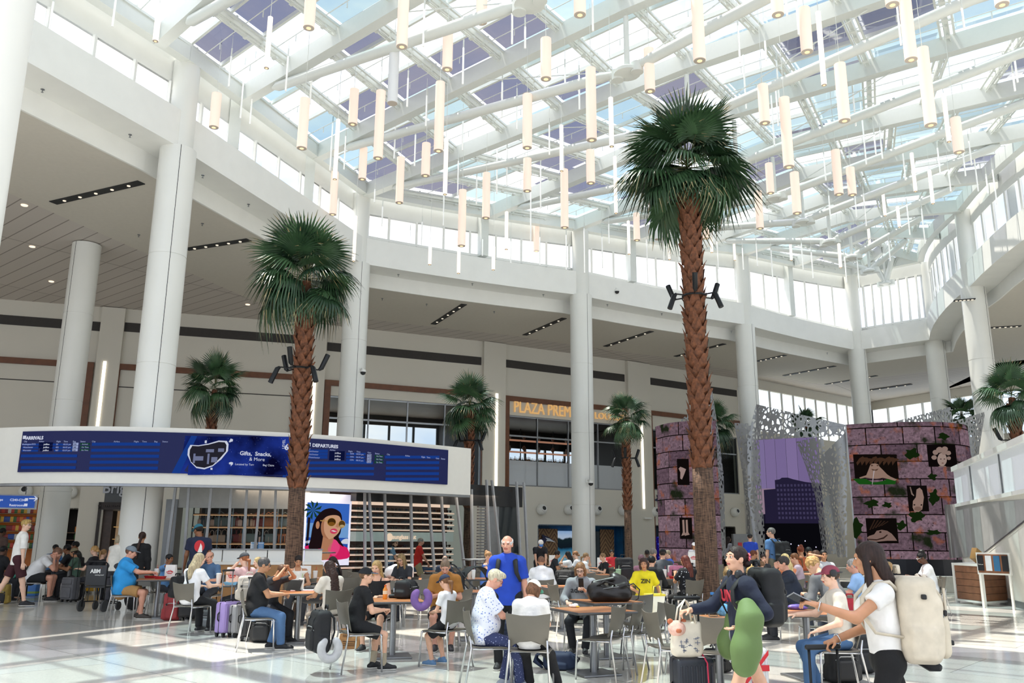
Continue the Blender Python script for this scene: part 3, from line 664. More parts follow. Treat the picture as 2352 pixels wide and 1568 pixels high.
def galaxy(N,L,p,out):
 g=N.new('ShaderNodeNewGeometry');n=N.new('ShaderNodeTexNoise');n.inputs['Scale'].default_value=1.1;n.inputs['Detail'].default_value=6;L.new(g.outputs['Position'],n.inputs['Vector'])
 r=N.new('ShaderNodeValToRGB');e=r.color_ramp.elements;e[0].position=.38;e[0].color=lin('#0a0a2e');e[1].position=.72;e[1].color=lin('#2a45b4');L.new(n.outputs['Fac'],r.inputs['Fac'])
 v=N.new('ShaderNodeTexVoronoi');v.inputs['Scale'].default_value=14;L.new(g.outputs['Position'],v.inputs['Vector']);r2=N.new('ShaderNodeValToRGB');e=r2.color_ramp.elements;e[0].color=(.35,.45,.9,1);e[1].position=.1;e[1].color=(0,0,0,1);L.new(v.outputs['Distance'],r2.inputs['Fac'])
 a=N.new('ShaderNodeMix');a.data_type='RGBA';a.blend_type='ADD';a.inputs['Factor'].default_value=1;L.new(r.outputs['Color'],a.inputs['A']);L.new(r2.outputs['Color'],a.inputs['B'])
 em=N.new('ShaderNodeEmission');L.new(a.outputs['Result'],em.inputs['Color']);L.new(em.outputs[0],out.inputs['Surface'])
GAL=nodemat('galaxy_picture',galaxy);GAL.cycles.emission_sampling='NONE'
mb=MB();BAND.poly(mb,[(427,1001),(470,1002),(520,1004),(560,1006),(620,1009),(664,1011),(664,1097),(620,1095),(560,1092),(500,1089),(412,1087)],.054)
BAND.rect(mb,440,1003,662,1091,.055);mb.build('advert_panel',GAL,SCR)
mb=MB();BAND.poly(mb,[(440,1001),(454,1002),(412,1087),(397,1087)],.058);mb.build('slant_bar',SB,SCR);mb=MB();BAND.poly(mb,[(660,1013),(698,1014),(690,1050),(672,1097),(650,1096)],.052);mb.build('slant_bar',SB,SCR)
ring=[(438,1022),(455,1023),(480,1019),(505,1012),(520,1013),(526,1020),(522,1036),(508,1055),(490,1071),(470,1078),(452,1075),(438,1062),(432,1045),(434,1032)]
mb=MB();BAND.poly(mb,ring,.064);mb.build('logo_ring',SW,SCR)
cx,cy=480,1044
mb=MB();BAND.poly(mb,[(cx+(x-cx)*.92,cy+(y-cy)*.9)for x,y in ring],.068);mb.build('photo_inset',glow('inset_dark','#2b2a35',1),SCR)
mb=MB()
for q in((476,1032,492,1039,),(500,1030,514,1038),(484,1050,500,1062),(450,1048,470,1058),(446,1042,450,1064),(478,1042,483,1066)):BAND.rect(mb,*q,.071)
mb.build('photo_detail',glow('inset_grey','#7f86a8',1),SCR)
mb=MB();BAND.poly(mb,fan(None,(474,1015),3.4,12),.066);BAND.poly(mb,fan(None,(529,1011),5,10,None,-60,130),.066);BAND.poly(mb,fan(None,(487,1077),2.6,10),.07);BAND.poly(mb,fan(None,(531,1064),3,10)+[(531,1071)],.066);mb.build('logo_drop',SW,SCR)
def bt(body,x,y,px,m,curve=BAND,parent=SCR,off=.07,bold=0,align='LEFT',sx=1,name='lettering',lean=0):
 t,z=curve.px(x,y);q=curve.pt(t,z,off);size=px/(F_PX/q.y)/.72
 w=size*.55*len(body)*sx*.5;a=curve.ang(t+(w if align=='LEFT' else 0))
 return text(body,size,m,parent,name,q,(R(90),lean,a),.002,align,bold,sx)
bt('ARRIVALS',66,1010,7.5,SW,bold=.004);bt('DEPARTURES',714,1026,7.5,SW,bold=.004)
mb=MB();BAND.rect(mb,60,1001,65.5,1008.5,.07);BAND.rect(mb,705,1017,712,1025,.07);mb.build('plane_icon',SW,SCR)
for x,s_ in((59,'City'),(96,'Airline'),(134,'Flight'),(149,'Time'),(172,'Bag'),(188,'Status'),(216,'City'),(263,'Airline'),(308,'Flight'),(326,'Time'),(354,'Bag'),(372,'Status')):bt(s_,x,1016,3.6,SG)
for x,y,s_ in((704,1032,'City'),(754,1035,'Airline'),(799,1038,'Flight'),(816,1039,'Time'),(841,1041,'Gate'),(857,1043,'Status'),(885,1045,'City'),(926,1048,'Airline'),(963,1051,'Flight'),(976,1052,'Time'),(996,1054,'Gate'),(1008,1055,'Status')):bt(s_,x,y,3.6,SG)
for k,(c_,f_,h_,b_,s_)in enumerate((('Washington-DCA','23','02:23 pm','C50','Arrived'),('Westchester','495','04:43 pm','C48','On Time'),('Worcester','987','03:37 pm','C50','On Time'))):
 y=1022.5+k*6.9;bt(c_,57,y,3.6,SG);bt('jetBlue',105,y,3.8,SW);bt(f_,132,y,3.6,SG);bt(h_,148,y,3.6,SG);bt(b_,170.5,y,3.8,SN);bt(s_,192,y-.5,3.2,SG)
for k,(f_,h_,b_,s_)in enumerate((('1694','04:59 pm','C238','On Time'),('1494','06:59 pm','C232','On Time'),('1294','08:10 pm','C233','On Time'))):
 y=1037.5+k*7.1;bt('Westchester',704,y,3.8,SG);bt('jetBlue',766,y+4.5,3.8,SW);bt(f_,799,y+6,3.6,SG);bt(h_,815,y+7,3.6,SG);bt(b_,840,y+10.6,4,SN);bt(s_,861,y+11.5,3.2,SG)
bt('Gifts,  Snacks,',551,1045,9,SW,bold=.003);bt('& More',571,1058,8,SW);bt('Located by Terminal C Bag Claim',540,1068,4.6,SW)
bt('6',654,1033,13,SW,bold=.006);t=bt('LEVEL',651,1031,6,SW);t.rotation_euler=(R(90),R(-90),BAND.ang(BAND.px(651,1031)[0]))
mb=MB();BAND.poly(mb,fan(None,(531,1064),3.4,12)+[],.07);mb.build('map_pin',SW,SCR)
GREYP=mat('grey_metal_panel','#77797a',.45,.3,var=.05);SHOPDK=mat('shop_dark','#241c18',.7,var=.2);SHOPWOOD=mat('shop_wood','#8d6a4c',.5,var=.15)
FRONT=Curve([(-8.6,21.2),(-6.9,21.4),(-5.2,21.9),(-3.6,22.9),(-2.0,24.3),(-.5,25.8),(.5,26.7)])
fx=lambda x,y=1230:FRONT.px(x,y)[0]
mb=MB();FRONT.box(mb,fx(402),fx(690),2.25,2.95,-.05,-.1);FRONT.box(mb,fx(690),fx(708),0,2.95,-.05,-.15);w=mb.build('header_band',mat('shop_header_panel','#a2a3a0',.5,var=.05),None)
tag(w,'grey header panel above the handbag shop glass','shop front')
mb=MB();FRONT.box(mb,fx(374),fx(402),0,2.45,0,-.5,2);tag(mb.build('pillar_panel',GREYP),'grey pillar at the left end of the handbag shop','pillar')
mb=MB();FRONT.box(mb,fx(815),fx(1200),2.5,3.1,0,-.35);tag(mb.build('shop_fascia',mat('black_fascia','#101113',.45),None),'black fascia above the sunglasses shop','shop fascia')
POSTM=mat('post_grey_paint','#97999b',.4,.2)
lst=[]
posts=[(388,404,1118),(434,432,1118),(475,483,1118),(528,527,1118),(566,562,1120),(586,592,1120),(636,626,1122),(668,672,1122),(824,828,1130),(846,836,1130),(870,873,1130),(925,934,1130),(978,972,1130),(1002,1003,1130),(1046,1036,1132),(1058,1074,1132),(1100,1110,1120),(1131,1122,1120),(1172,1180,1120),(1187,1196,1120)]
for k,(xb,xt,yt)in enumerate(posts):
 tb,tt=fx(xb),fx(xt);zt=2.95 if xb<1080 else 3.25;a,b=FRONT.pt(tb,0,.12),FRONT.pt(tt,zt,.35)
 if xb>=820:a,b=FRONT.pt(tb,0,.55),FRONT.pt(tt,zt,.12)
 mb=MB();d=b-a;u=Vector((math.cos(FRONT.ang(tb)),math.sin(FRONT.ang(tb)),0))*.03;v=Vector((u.y,-u.x,0))*1.1
 mb.loft([[tuple(p+u+v),tuple(p-u+v),tuple(p-u-v),tuple(p+u-v)]for p in(a,b)]);o=mb.build('slanted_post',POSTM);lst.append((tag(o,'','post','slanted steel posts of the shop fronts'),a))
number_labels(lst,'slanted grey steel post of the curved shop front, {} from the left')
mb=MB();FRONT.box(mb,fx(402),fx(690),.05,2.25,-.02,-.03);tag(mb.build('shop_glass',GLASS),'clear curved glass of the handbag shop','shop window')
mb=MB();FRONT.box(mb,fx(818),fx(1080),.05,2.5,-.02,-.03);tag(mb.build('shop_glass',GLASS),'clear curved glass of the sunglasses shop','shop window')
column('column',*dp(905,1240,25.75)[:2],0,2.95,.27,'slender white column in front of the sunglasses shop')
for x,y_,z_,e_ in((-5.6,22.6,2.7,60),(-1.6,25.2,2.8,45)):  # area fill lights added to brighten both shop interiors, no fixture built
 l_=bpy.data.lights.new('shop_fill_light','AREA');l_.energy=e_;l_.size=2.5;l_.color=(1,.8,.62);o=bpy.data.objects.new('shop_fill_light',l_);COL.objects.link(o);o.location=(x,y_,z_)
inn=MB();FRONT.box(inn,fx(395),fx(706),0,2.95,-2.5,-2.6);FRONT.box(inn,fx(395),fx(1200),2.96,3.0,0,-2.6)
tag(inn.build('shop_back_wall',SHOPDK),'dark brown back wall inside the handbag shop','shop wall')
mb=MB();FRONT.box(mb,fx(1120),fx(1152),0.1,2.5,-.1,-.14)
for k in range(28):FRONT.box(mb,fx(1100),fx(1128),.15+k*.085,.19+k*.085,-.02,-.1)
tag(mb.build('shutter',STEEL),'half open grey roller shutter at the sunglasses shop','shutter')
mb=MB();FRONT.box(mb,fx(1150),fx(1196),0,2.6,-.1,-.15);tag(mb.build('door_panel',mat('dark_glass_panel','#2b3032',.15,var=.02)),'dark glass end panel of the sunglasses shop','shop front')
SHELFG=emis('shelf_glow','#ffd6bd',1.5);SHW=mat('shelf_white','#d8cfc8',.5)
sg=thing('shelf_wall','back wall of glowing shelves in the sunglasses shop','shelving',(0,0,0))
mb=MB();FRONT.box(mb,fx(812),fx(1110),0,2.9,-1.6,-1.7);mb.build('back_panel',mat('shelf_back','#2e2422',.6,emit='#5b4038',es=.15),sg)
mb=MB();FRONT.box(mb,fx(812),fx(1110),1.72+.75,1.72+.95,-1.5,-1.62);mb.build('light_band',SHELFG,sg)
SZ=[.25,.42,.59,.76,.93,1.1,1.27,1.78,1.95,2.12,2.29]
for z in SZ:
 mb=MB();FRONT.box(mb,fx(812),fx(1110),z,z+.025,-1.3,-1.62);mb.cur=1;FRONT.box(mb,fx(812),fx(1110),z-.022,z-.002,-1.28,-1.34);mb.build('shelf',[SHW,SHELFG],sg)
mb=MB();FRONT.box(mb,fx(812),fx(1110),1.46,1.72,-1.3,-1.34);mb.build('sign_panel',mat('sign_panel_pale','#aeb7b4',.4,emit='#9aa5a2',es=.35),sg)
LOGO=glow('peach_letters','#ffd9bd',1.5)
t_,_=FRONT.px(963,1237)
text('sunglass hut',.17,LOGO,sg,'shop_lettering',FRONT.pt(t_,1.53,-1.27),(R(90),0,FRONT.ang(t_)),.004,bold=.004)
t_,_=FRONT.px(955,1237);P=FRONT.pt(t_,1.58,-1.27);mb=MB();a_=FRONT.ang(t_);mb.add([(P.x+.11*math.cos(k*.3142)*math.cos(a_),P.y+.11*math.cos(k*.3142)*math.sin(a_),P.z+.11*math.sin(k*.3142))for k in range(20)],[tuple(range(20))]);mb.build('shop_logo',LOGO,sg)
gm_=MB()
for s_ in(-1,1):gm_.add([(s_*.035+.03*math.cos(k*.7854),-.01,.02*math.sin(k*.7854)+.02)for k in range(8)],[tuple(range(8))]);gm_.tube([(s_*.068,-.01,.03),(s_*.065,.06,.03)],.004,4)
gm_.box((0,-.01,.026),(.02,.006,.006));GLM=[gm_.mesh('sunglasses',mat('lens_'+c,c,.2,var=0))for c in('#17130f','#2b1a12','#3a2d2a','#1c2430')]
tA,tB=fx(815),fx(1108)
for z in SZ:
 for k in range(26):
  t=tA+(tB-tA)*(k+.5+rng.uniform(-.2,.2))/26;o=obj('sunglasses',rng.choice(GLM),None,FRONT.pt(t,z+.027,-1.4),FRONT.ang(t));o.scale=(1.8,1.8,1.9)
  tag(o,'dark sunglasses among the many pairs on the glowing shop shelves','sunglasses','sunglasses on the shop shelves')
hs=thing('display_shelving','metal shelving with added glowing edges inside the handbag shop','shelving',(0,0,0))
for z in(.55,.95,1.38,1.8,2.12):
 mb=MB();FRONT.box(mb,fx(400),fx(690),z,z+.03,-1.5,-2.2);mb.cur=1;FRONT.box(mb,fx(400),fx(690),z-.02,z,-1.48,-1.52);mb.build('shelf',[SHOPWOOD,emis('edge_fill_glow','#f0b98a',.9)],hs)  # glowing edge strips added to brighten the dark handbag shop
for x in(402,432,470,512,545,600,640,660):mb=MB();q=FRONT.pt(fx(x),1.15,-1.5);mb.box(q,(.03,.03,2.3));mb.build('upright',STEEL,hs)
def bagm(c,w,h,d):
 mb=MB();mb.rbox((0,0,h/2),(w,d,h),.03);mb.tube([(-w*.25,0,h-.01),(-w*.22,0,h+.1),(0,0,h+.14),(w*.22,0,h+.1),(w*.25,0,h-.01)],.01,5);return mb.mesh('handbag',mat('bag_leather_'+c,c,.5),40)
HB=[bagm(c,w,h,.12)for c,w,h in(('#46505a',.3,.22),('#1b1b1f',.26,.2),('#a5643c',.24,.24),('#c8a992',.28,.2),('#7c2f2c',.2,.22),('#6d7a78',.34,.24),('#d8b8a8',.2,.18))]
lst=[]
for z in(.58,.98,1.41,1.83):
 for k in range(17):
  t=fx(405)+(fx(684)-fx(405))*(k+.5+rng.uniform(-.25,.25))/17;q=FRONT.pt(t,z,-1.8);o=obj('handbag',rng.choice(HB),None,q,FRONT.ang(t));lst.append((tag(o,'','handbag','handbags on the shop shelves'),q,z))
zn={.58:'bottom',.98:'second',1.41:'third',1.83:'top'}
for z in zn:number_labels([(o,q)for o,q,zz in lst if zz==z],'small handbag on the '+zn[z]+' shelf of the shop, {} from the left')
for x,col,lab,head in((584,'#e9eef2','white printed notice on the shop glass','#4f9bd0'),(601,'#4b86bd','blue printed notice on the shop glass','#dfeaf4')):
 t_=fx(x);q=FRONT.pt(t_,1.32,.2);a_=FRONT.ang(t_);t=thing('notice',lab,'notice',q,a_);MB().box((0,0,0),(.15,.012,.24)).build('sheet',mat('paper_'+col,col,.7),t)
 mb=MB()
 for k in range(5):mb.box((0,-.009,.06-k*.03),(.1,.004,.008))
 mb.box((0,-.009,.095),(.12,.004,.022));mb.build('print',mat('ink_'+head,head,.7),t)
CNT=Curve([(-7.35,20.3),(-5.6,20.55),(-4.1,21.0),(-2.85,21.75)]);lst=[]
cxs=[415,505,560,612,660,700,745]
for a,b in zip(cxs,cxs[1:]):
 ta,tb=CNT.px(a,1270)[0],CNT.px(b,1270)[0];t=thing('counter','','counter',(0,0,0),0,'white counter modules');e=.012
 mb=MB();CNT.box(mb,ta+e,tb-e,.99,1.26,-.3,-.36);mb.build('upper_panel',WHITE,t);mb=MB();CNT.box(mb,ta,tb,.93,.99,0,-.4);mb.build('ledge',WHITE,t)
 mb=MB();CNT.box(mb,ta+e,tb-e,0,.93,-.03,-.35);mb.build('wood_base',mat('counter_oak','#a67a4c',.5,var=.12,scale=6),t);mb=MB();CNT.box(mb,ta,tb,1.26,1.29,-.26,-.4);mb.build('cap',STEEL,t);lst.append((t,CNT.pt((ta+tb)/2,1)))
number_labels(lst,'white topped counter module with oak base, {} from the left')
a,b=dp(703,1132,21.9),dp(809,1132,23.0);zb_,zt_=dp(703,1300,21.9).z,dp(703,1131,21.9).z
AD=thing('advert_lightbox','tall backlit poster of a woman in round sunglasses and pink jacket','poster',(a.x,a.y,0),math.atan2(b.y-a.y,b.x-a.x));Wd=math.hypot(b.x-a.x,b.y-a.y)
MB().box((Wd/2,.1,(zb_+zt_)/2),(Wd,.2,zt_-zb_)).build('housing',mat('lightbox_white','#ececf6',.4,emit='#e9e6ff',es=.75),AD)
PX0,PX1,PY0,PY1=178,604,-22,588
pz0,pz1=zb_+.17,zt_-.24;px0,px1=.06,Wd-.07
def ad(pts,col,lay,name,st=1.):
 if name.split('_')[1]in('hair','face','cheek','jacket','neck','lapel','wave'):pts=[tuple(v)for v in crom(pts+pts[:1],4)[:-1]]
 V_=[(px0+(x-PX0)/(PX1-PX0)*(px1-px0),-.004-lay*.003,pz1-(y-PY0)/(PY1-PY0)*(pz1-pz0))for x,y in pts]
 MB().add(V_,[tuple(range(len(V_)))]).build(name,glow('ad_'+col,col,st),AD)
el=lambda cx,cy,rx,ry,n=22,a0=0,a1=360:[(cx+rx*math.cos(R(a0+(a1-a0)*k/n)),cy+ry*math.sin(R(a0+(a1-a0)*k/n)))for k in range(n)]
ad([(178,-22),(604,-22),(604,200),(178,200)],'#3f74d6',0,'picture_sky');ad([(178,200),(604,200),(604,360),(178,360)],'#7fb0ea',0,'picture_sky');ad([(178,355),(604,360),(604,588),(178,588)],'#2f5cc0',1,'picture_sea')
ad([(525,420),(545,385),(580,368),(604,375),(604,425)],'#e8eefc',2,'picture_wave');ad([(178,395),(230,388),(230,415),(178,418)],'#dfe8fb',2,'picture_wave')
ad([(188,140),(214,140),(206,450),(184,450)],'#241c22',2,'picture_trunk')
for k in range(9):ad([(235,60),(235+95*math.cos(R(40*k+12)),60+110*math.sin(R(40*k+12))),(235+70*math.cos(R(40*k+32)),60+80*math.sin(R(40*k+32)))],'#1f4636',3,'picture_leaf')
ad([(178,452),(235,438),(330,480),(400,490),(452,372),(490,398),(560,450),(604,482),(604,588),(265,588),(178,470)],'#f0286e',4,'picture_jacket')
ad([(300,90),(345,50),(420,32),(490,60),(522,110),(530,200),(520,300),(505,360),(560,455),(515,430),(455,375),(400,480),(330,475),(215,480),(226,360),(236,250),(258,160)],'#221519',5,'picture_hair')
ad([(345,340),(330,480),(300,588),(410,588),(430,470),(452,370),(430,345)],'#c68a68',6,'picture_neck')
ad([(328,170),(372,125),(440,108),(496,120),(520,170),(527,215),(514,265),(492,312),(440,362),(400,374),(350,352),(326,300),(318,230)],'#e0ab88',7,'picture_face')
ad([(318,230),(326,300),(350,352),(400,374),(375,340),(352,290),(345,215),(350,150),(328,170)],'#b77d5c',8,'picture_cheek')
ad(el(284,222,19,42),'#cf946f',8,'picture_ear');ad([(480,190),(505,235),(488,248),(462,238)],'#c98f6c',8,'picture_nose')
ad(el(420,186,46,48),'#caa05a',9,'picture_rim');ad(el(526,207,37,44),'#caa05a',9,'picture_rim');ad(el(420,186,41,43),'#4a2f12',10,'picture_lens');ad(el(526,207,32,39),'#5d4320',10,'picture_lens')
ad(el(420,205,34,20),'#8a5a22',11,'picture_lens_glint');ad(el(528,228,25,15),'#c9ae7a',11,'picture_lens_glint');ad([(305,168),(378,172),(378,179),(305,178)],'#caa05a',10,'picture_temple')
ad(el(447,286,38,30),'#e2476a',9,'picture_lips');ad([(416,282),(440,275),(478,290),(450,294)],'#f4ece8',10,'picture_teeth')
ad([(452,372),(400,490),(470,560),(520,470),(490,398)],'#ff4f8e',6,'picture_lapel')
q0,q1=dp(-60,1132,24.0),dp(88,1134,24.6);SG_=thing('direction_sign','blue hanging sign pointing to shops, gates and restrooms','sign',(q0.x,q0.y,0),math.atan2(q1.y-q0.y,q1.x-q0.x));Ls=math.hypot(q1.x-q0.x,q1.y-q0.y)
zt_,zb_=dp(40,1135,24.4).z,dp(40,1169,24.4).z
MB().box((Ls/2,0,(zt_+zb_)/2),(Ls,.14,zt_-zb_)).build('sign_case',mat('sign_case_white','#d9dadb',.4),SG_);MB().box((Ls/2,-.075,(zt_+zb_)/2),(Ls-.1,.012,zt_-zb_-.08)).build('sign_face',mat('sign_blue','#1f4fa8',.4,emit='#1f50b0',es=.7),SG_)
for s_,x,dz in(('Shops',-10,.245),('C240-C245',25,.245),('Restrooms',25,.1)):
 t_=(x+60)/148*Ls;text(s_,.086,SW,SG_,'lettering',(t_,-.084,zb_+dz-.02),(R(90),0,0),.002,bold=.002)
ax=(77+60)/148*Ls;mb=MB();mb.box((ax,-.085,zb_+.3),(.18,.004,.03));mb.add([(ax+.03,-.085,zb_+.37),(ax+.06,-.085,zb_+.37),(ax+.13,-.085,zb_+.3),(ax+.06,-.085,zb_+.23),(ax+.03,-.085,zb_+.23),(ax+.09,-.085,zb_+.3)],[(0,1,2,5),(5,2,3,4)]);mb.build('arrow',SW,SG_)
mb=MB();mb.box((ax-.15,-.085,zb_+.27),(.075,.004,.075));mb.box((ax-.15,-.085,zb_+.12),(.085,.004,.075));mb.build('pictogram',SW,SG_)
for k in(.2,.8):MB().tube([(Ls*k,0,zt_),(Ls*k,0,2.95+1)],.015,6).build('hanger',STEEL,SG_)
def room(name,label,h,depth,mback,mside=SHOPDK):
 t0_,t1_,z0_,z1_=h;mb=MB();wbox(mb,t0_,t1_,z0_,z1_,-depth,-depth-.05);o=thing(name,label,'shop',(0,0,0));mb.build('back_wall',mback,o)
 mb=MB();wbox(mb,t0_-.05,t0_,z0_,z1_,-depth,0);wbox(mb,t1_,t1_+.05,z0_,z1_,-depth,0);wbox(mb,t0_,t1_,z1_,z1_+.05,-depth,0);mb.build('side_wall',mside,o);return o
WARM=mat('warm_glow_shop_wall','#b06a35',.6,var=.1,emit='#c8702c',es=.15)  # self-glow in the wall colour stands in for warm shop light
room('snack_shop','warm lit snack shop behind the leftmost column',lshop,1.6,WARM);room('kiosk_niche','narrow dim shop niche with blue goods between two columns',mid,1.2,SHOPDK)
lst=[]
PK=[mat('packet_'+c,c,.5,emit=c,es=.04)for c in('#c8442e','#e0872c','#e4b23c','#8f2f2a','#3f6b35','#d8d2c4','#2f4f9a')]  # packets glow faintly in their own colour in place of shop light
pkm=[MB().rbox((0,0,.11),(.17,.1,.22),.03).mesh('snack_packet',m,40)for m in PK]
sh=thing('snack_shelving','wooden shelving packed with snacks in the leftmost shop','shelving',(0,0,0))
for z in(1.0,1.35,1.7,2.05,2.4):
 mb=MB();wbox(mb,lshop[0]+.1,lshop[1]-.1,z,z+.03,-1.5,-.9);mb.build('shelf',SHOPWOOD,sh)
 for k in range(14):
  t=lshop[0]+.2+(lshop[1]-lshop[0]-.4)*(k+.5)/14;q=wp(t,z+.03,-1.15);o=obj('snack_packet',rng.choice(pkm),None,q,wang(t));lst.append((tag(o,'','snack packet','snack packets'),q,z))
for z,nm in((1.0,'lowest'),(1.35,'second'),(1.7,'middle'),(2.05,'fourth'),(2.4,'top')):number_labels([(o,q)for o,q,zz in lst if zz==z],'snack packet on the '+nm+' shelf of the left shop, {} from the left')
lst=[]
for z in(.8,1.1,1.4,1.7):
 for k in range(5):
  t=mid[0]+1.2+(mid[1]-mid[0]-1.5)*(k+.5)/5;q=wp(t,z,-.9);o=obj('boxed_item',pkm[rng.choice((6,6,4,1))],None,q,wang(t));lst.append((tag(o,'','box','goods in the dim niche'),q))
mb=MB()
for z in(.78,1.08,1.38,1.68):wbox(mb,mid[0]+.1,mid[1]-.1,z-.03,z,-1.1,-.7)
tag(mb.build('niche_shelf',SHOPWOOD),'shelves in the dim niche between two columns','shelving');number_labels(lst,'small boxed item in the dim shop niche, {} from the left')
t0_,t1_=T(205,1200),T(292,1200);BR=thing('boutique_entrance','dark grey boutique doorway with carved frame and script lettering','shop front',(0,0,0))
mb=MB();wbox(mb,t0_,T(222,1220),0,3.6,0,.2);wbox(mb,T(284,1220),t1_,0,3.6,0,.2);wbox(mb,T(222,1220),T(284,1220),2.9,3.6,0,.2);mb.build('surround',mat('boutique_grey','#55585a',.5,.2),BR)
mb=MB();wbox(mb,T(222,1220),T(229,1220),0,2.9,.1,.3);wbox(mb,T(277,1220),T(284,1220),0,2.9,.1,.3);wbox(mb,T(222,1220),T(284,1220),2.6,2.9,.1,.3)
for k in range(14):q=wp(T(224,1220)+(T(282,1220)-T(224,1220))*k/13,2.75,.3);mb.ball(q,.06,None,6)
mb.build('carved_frame',mat('carved_dark_wood','#2c2320',.5,var=.2),BR);mb=MB();wbox(mb,T(229,1220),T(254,1220),0,2.6,-.1,-.05);mb.build('door_leaf',mat('door_brown','#4a3931',.35,var=.15),BR)
mb=MB();wbox(mb,bri[0]-1,bri[1]+1.5,0,2.7,-2.3,-2.2);wbox(mb,bri[0]-1,bri[1]+1.5,2.6,2.7,-2.2,-.35);mb.build('inner_wall',SHOPDK,BR);mb=MB();wbox(mb,T(254,1220),T(277,1220),0,2.6,-1.6,-1.55);mb.build('interior',mat('boutique_inside_glow','#b9a48c',.6,emit='#caa983',es=.25),BR)  # interior panel glows faintly to stand in for boutique lighting
for z in(.9,1.4,1.9):mb=MB();wbox(mb,T(256,1220),T(276,1220),z,z+.03,-.9,-.5);mb.build('display_shelf',emis('display_gold','#e0b070',.8),BR)
t_,z_=wt(236,1132);text('Brighton',.62,STEEL,BR,'shop_lettering',wp(t_,z_,.23),(R(90),0,wang(t_)),.02,bold=.01,sx=.9)
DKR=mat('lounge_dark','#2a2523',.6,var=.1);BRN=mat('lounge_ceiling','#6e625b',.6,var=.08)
def loft_room(n,h,label,ceil_m,drop,frost=False,nm=4):
 t0_,t1_,z0_,z1_=h;w=bpy.data.objects.new('window_%d'%n,None);COL.objects.link(w);w['kind']='structure';w['label']=label;D_=5.5
 mb=MB();wbox(mb,t0_,t1_,z0_,z1_,-.12,-.14);mb.build('pane',glassy('lounge_glass','#dfe3e3',.08),w)
 mb=MB()
 for k in range(nm+1):t=t0_+(t1_-t0_)*k/nm;wbox(mb,t-.03,t+.03,z0_,z1_,-.16,-.06)
 wbox(mb,t0_,t1_,z1_-1.05,z1_-.98,-.16,-.06);wbox(mb,t0_,t1_,z0_,z0_+.06,-.16,-.06);wbox(mb,t0_,t1_,z1_-.06,z1_,-.16,-.06);mb.build('mullion',STEEL,w)
 mb=MB();wbox(mb,t0_-1,t1_+1,z1_,z1_+.1,-D_,-.3,2);wbox(mb,t0_-1,t1_+1,z1_-drop,z1_,-D_-.1,-D_,2);mb.build('room_ceiling',ceil_m,w)
 mb=MB();wbox(mb,t0_-1,t1_+1,z0_-.15,z0_-.05,-D_,-.3,2);wbox(mb,t0_-1.1,t0_-1,z0_,z1_,-D_,-.3);wbox(mb,t1_+1,t1_+1.1,z0_,z1_,-D_,-.3);mb.build('room_floor',DKR,w)
 mb=MB()
 for k in range(8):t=t0_-1+(t1_-t0_+2)*k/7;wbox(mb,t-.06,t+.06,z0_,z1_-drop,-D_-.1,-D_)
 wbox(mb,t0_-1,t1_+1,(z0_+z1_-drop)/2,(z0_+z1_-drop)/2+.06,-D_-.1,-D_);mb.build('outer_mullion',GREYP,w)
 if frost:mb=MB();wbox(mb,t0_,t1_,z0_,z0_+(z1_-z0_)*.36,-.1,-.11);mb.build('frosted_film',mat('frosted_film','#c9cdd0',.6,alpha=.82,var=0),w)
 return w
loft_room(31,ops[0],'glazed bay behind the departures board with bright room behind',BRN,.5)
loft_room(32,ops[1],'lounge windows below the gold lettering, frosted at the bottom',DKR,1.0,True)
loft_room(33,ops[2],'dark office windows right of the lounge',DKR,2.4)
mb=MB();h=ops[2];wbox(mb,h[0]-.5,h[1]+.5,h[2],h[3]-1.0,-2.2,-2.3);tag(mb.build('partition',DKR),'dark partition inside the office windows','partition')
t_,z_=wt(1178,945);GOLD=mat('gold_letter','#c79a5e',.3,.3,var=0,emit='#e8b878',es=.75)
text('PLAZA PREMIUM',.84,GOLD,None,'lounge_lettering',wp(t_,z_-.02,.06),(R(90),0,wang(t_+2)),.04,sx=.74);L1=COL.objects['lounge_lettering'];tag(L1,'large gold raised letters reading plaza premium','lettering')
t_,z_=wt(1364,961);o=text('LOUNGE',.5,GOLD,None,'lounge_lettering',wp(t_,z_,.06),(R(90),0,wang(t_+1)),.04);tag(o,'smaller gold letters reading lounge, half behind the column','lettering')
h=ops[1];tb0,tb1=h[0]+(h[1]-h[0])*.17,h[0]+(h[1]-h[0])*.72;zb0=h[2]+(h[3]-h[2])*.37
bb=thing('back_bar','lit bar shelving seen through the lounge windows','bar shelving',(0,0,0))
for k in range(3):mb=MB();wbox(mb,tb0,tb1,zb0+k*.62,zb0+k*.62+.05,-2.6,-2.2,2);mb.build('bar_shelf',emis('bar_glow','#f0a98a',.9),bb)
mb=MB()
for k in range(5):t=tb0+(tb1-tb0)*k/4;wbox(mb,t-.02,t+.02,zb0,zb0+1.9,-2.5,-2.45)
mb.build('bar_upright',DARKM,bb)
btm=[MB().lathe([(.045,0),(.045,.18),(.015,.25),(.015,.32)],(0,0,0),8).mesh('bottle',mat('bottle_'+c,c,.15),40)for c in('#4a2a16','#23311f','#8a6a40','#c9c2b6')];lst=[]
for k in range(44):
 t=tb0+.1+(tb1-tb0-.2)*k/43;q=wp(t,zb0+.05,-2.4);o=obj('bottle',rng.choice(btm),None,q);o.scale=(1,1,rng.uniform(.8,1.2));lst.append((tag(o,'','bottle','bottles on the lounge bar'),q))
number_labels(lst,'bottle on the lowest lounge bar shelf, {} from the left')
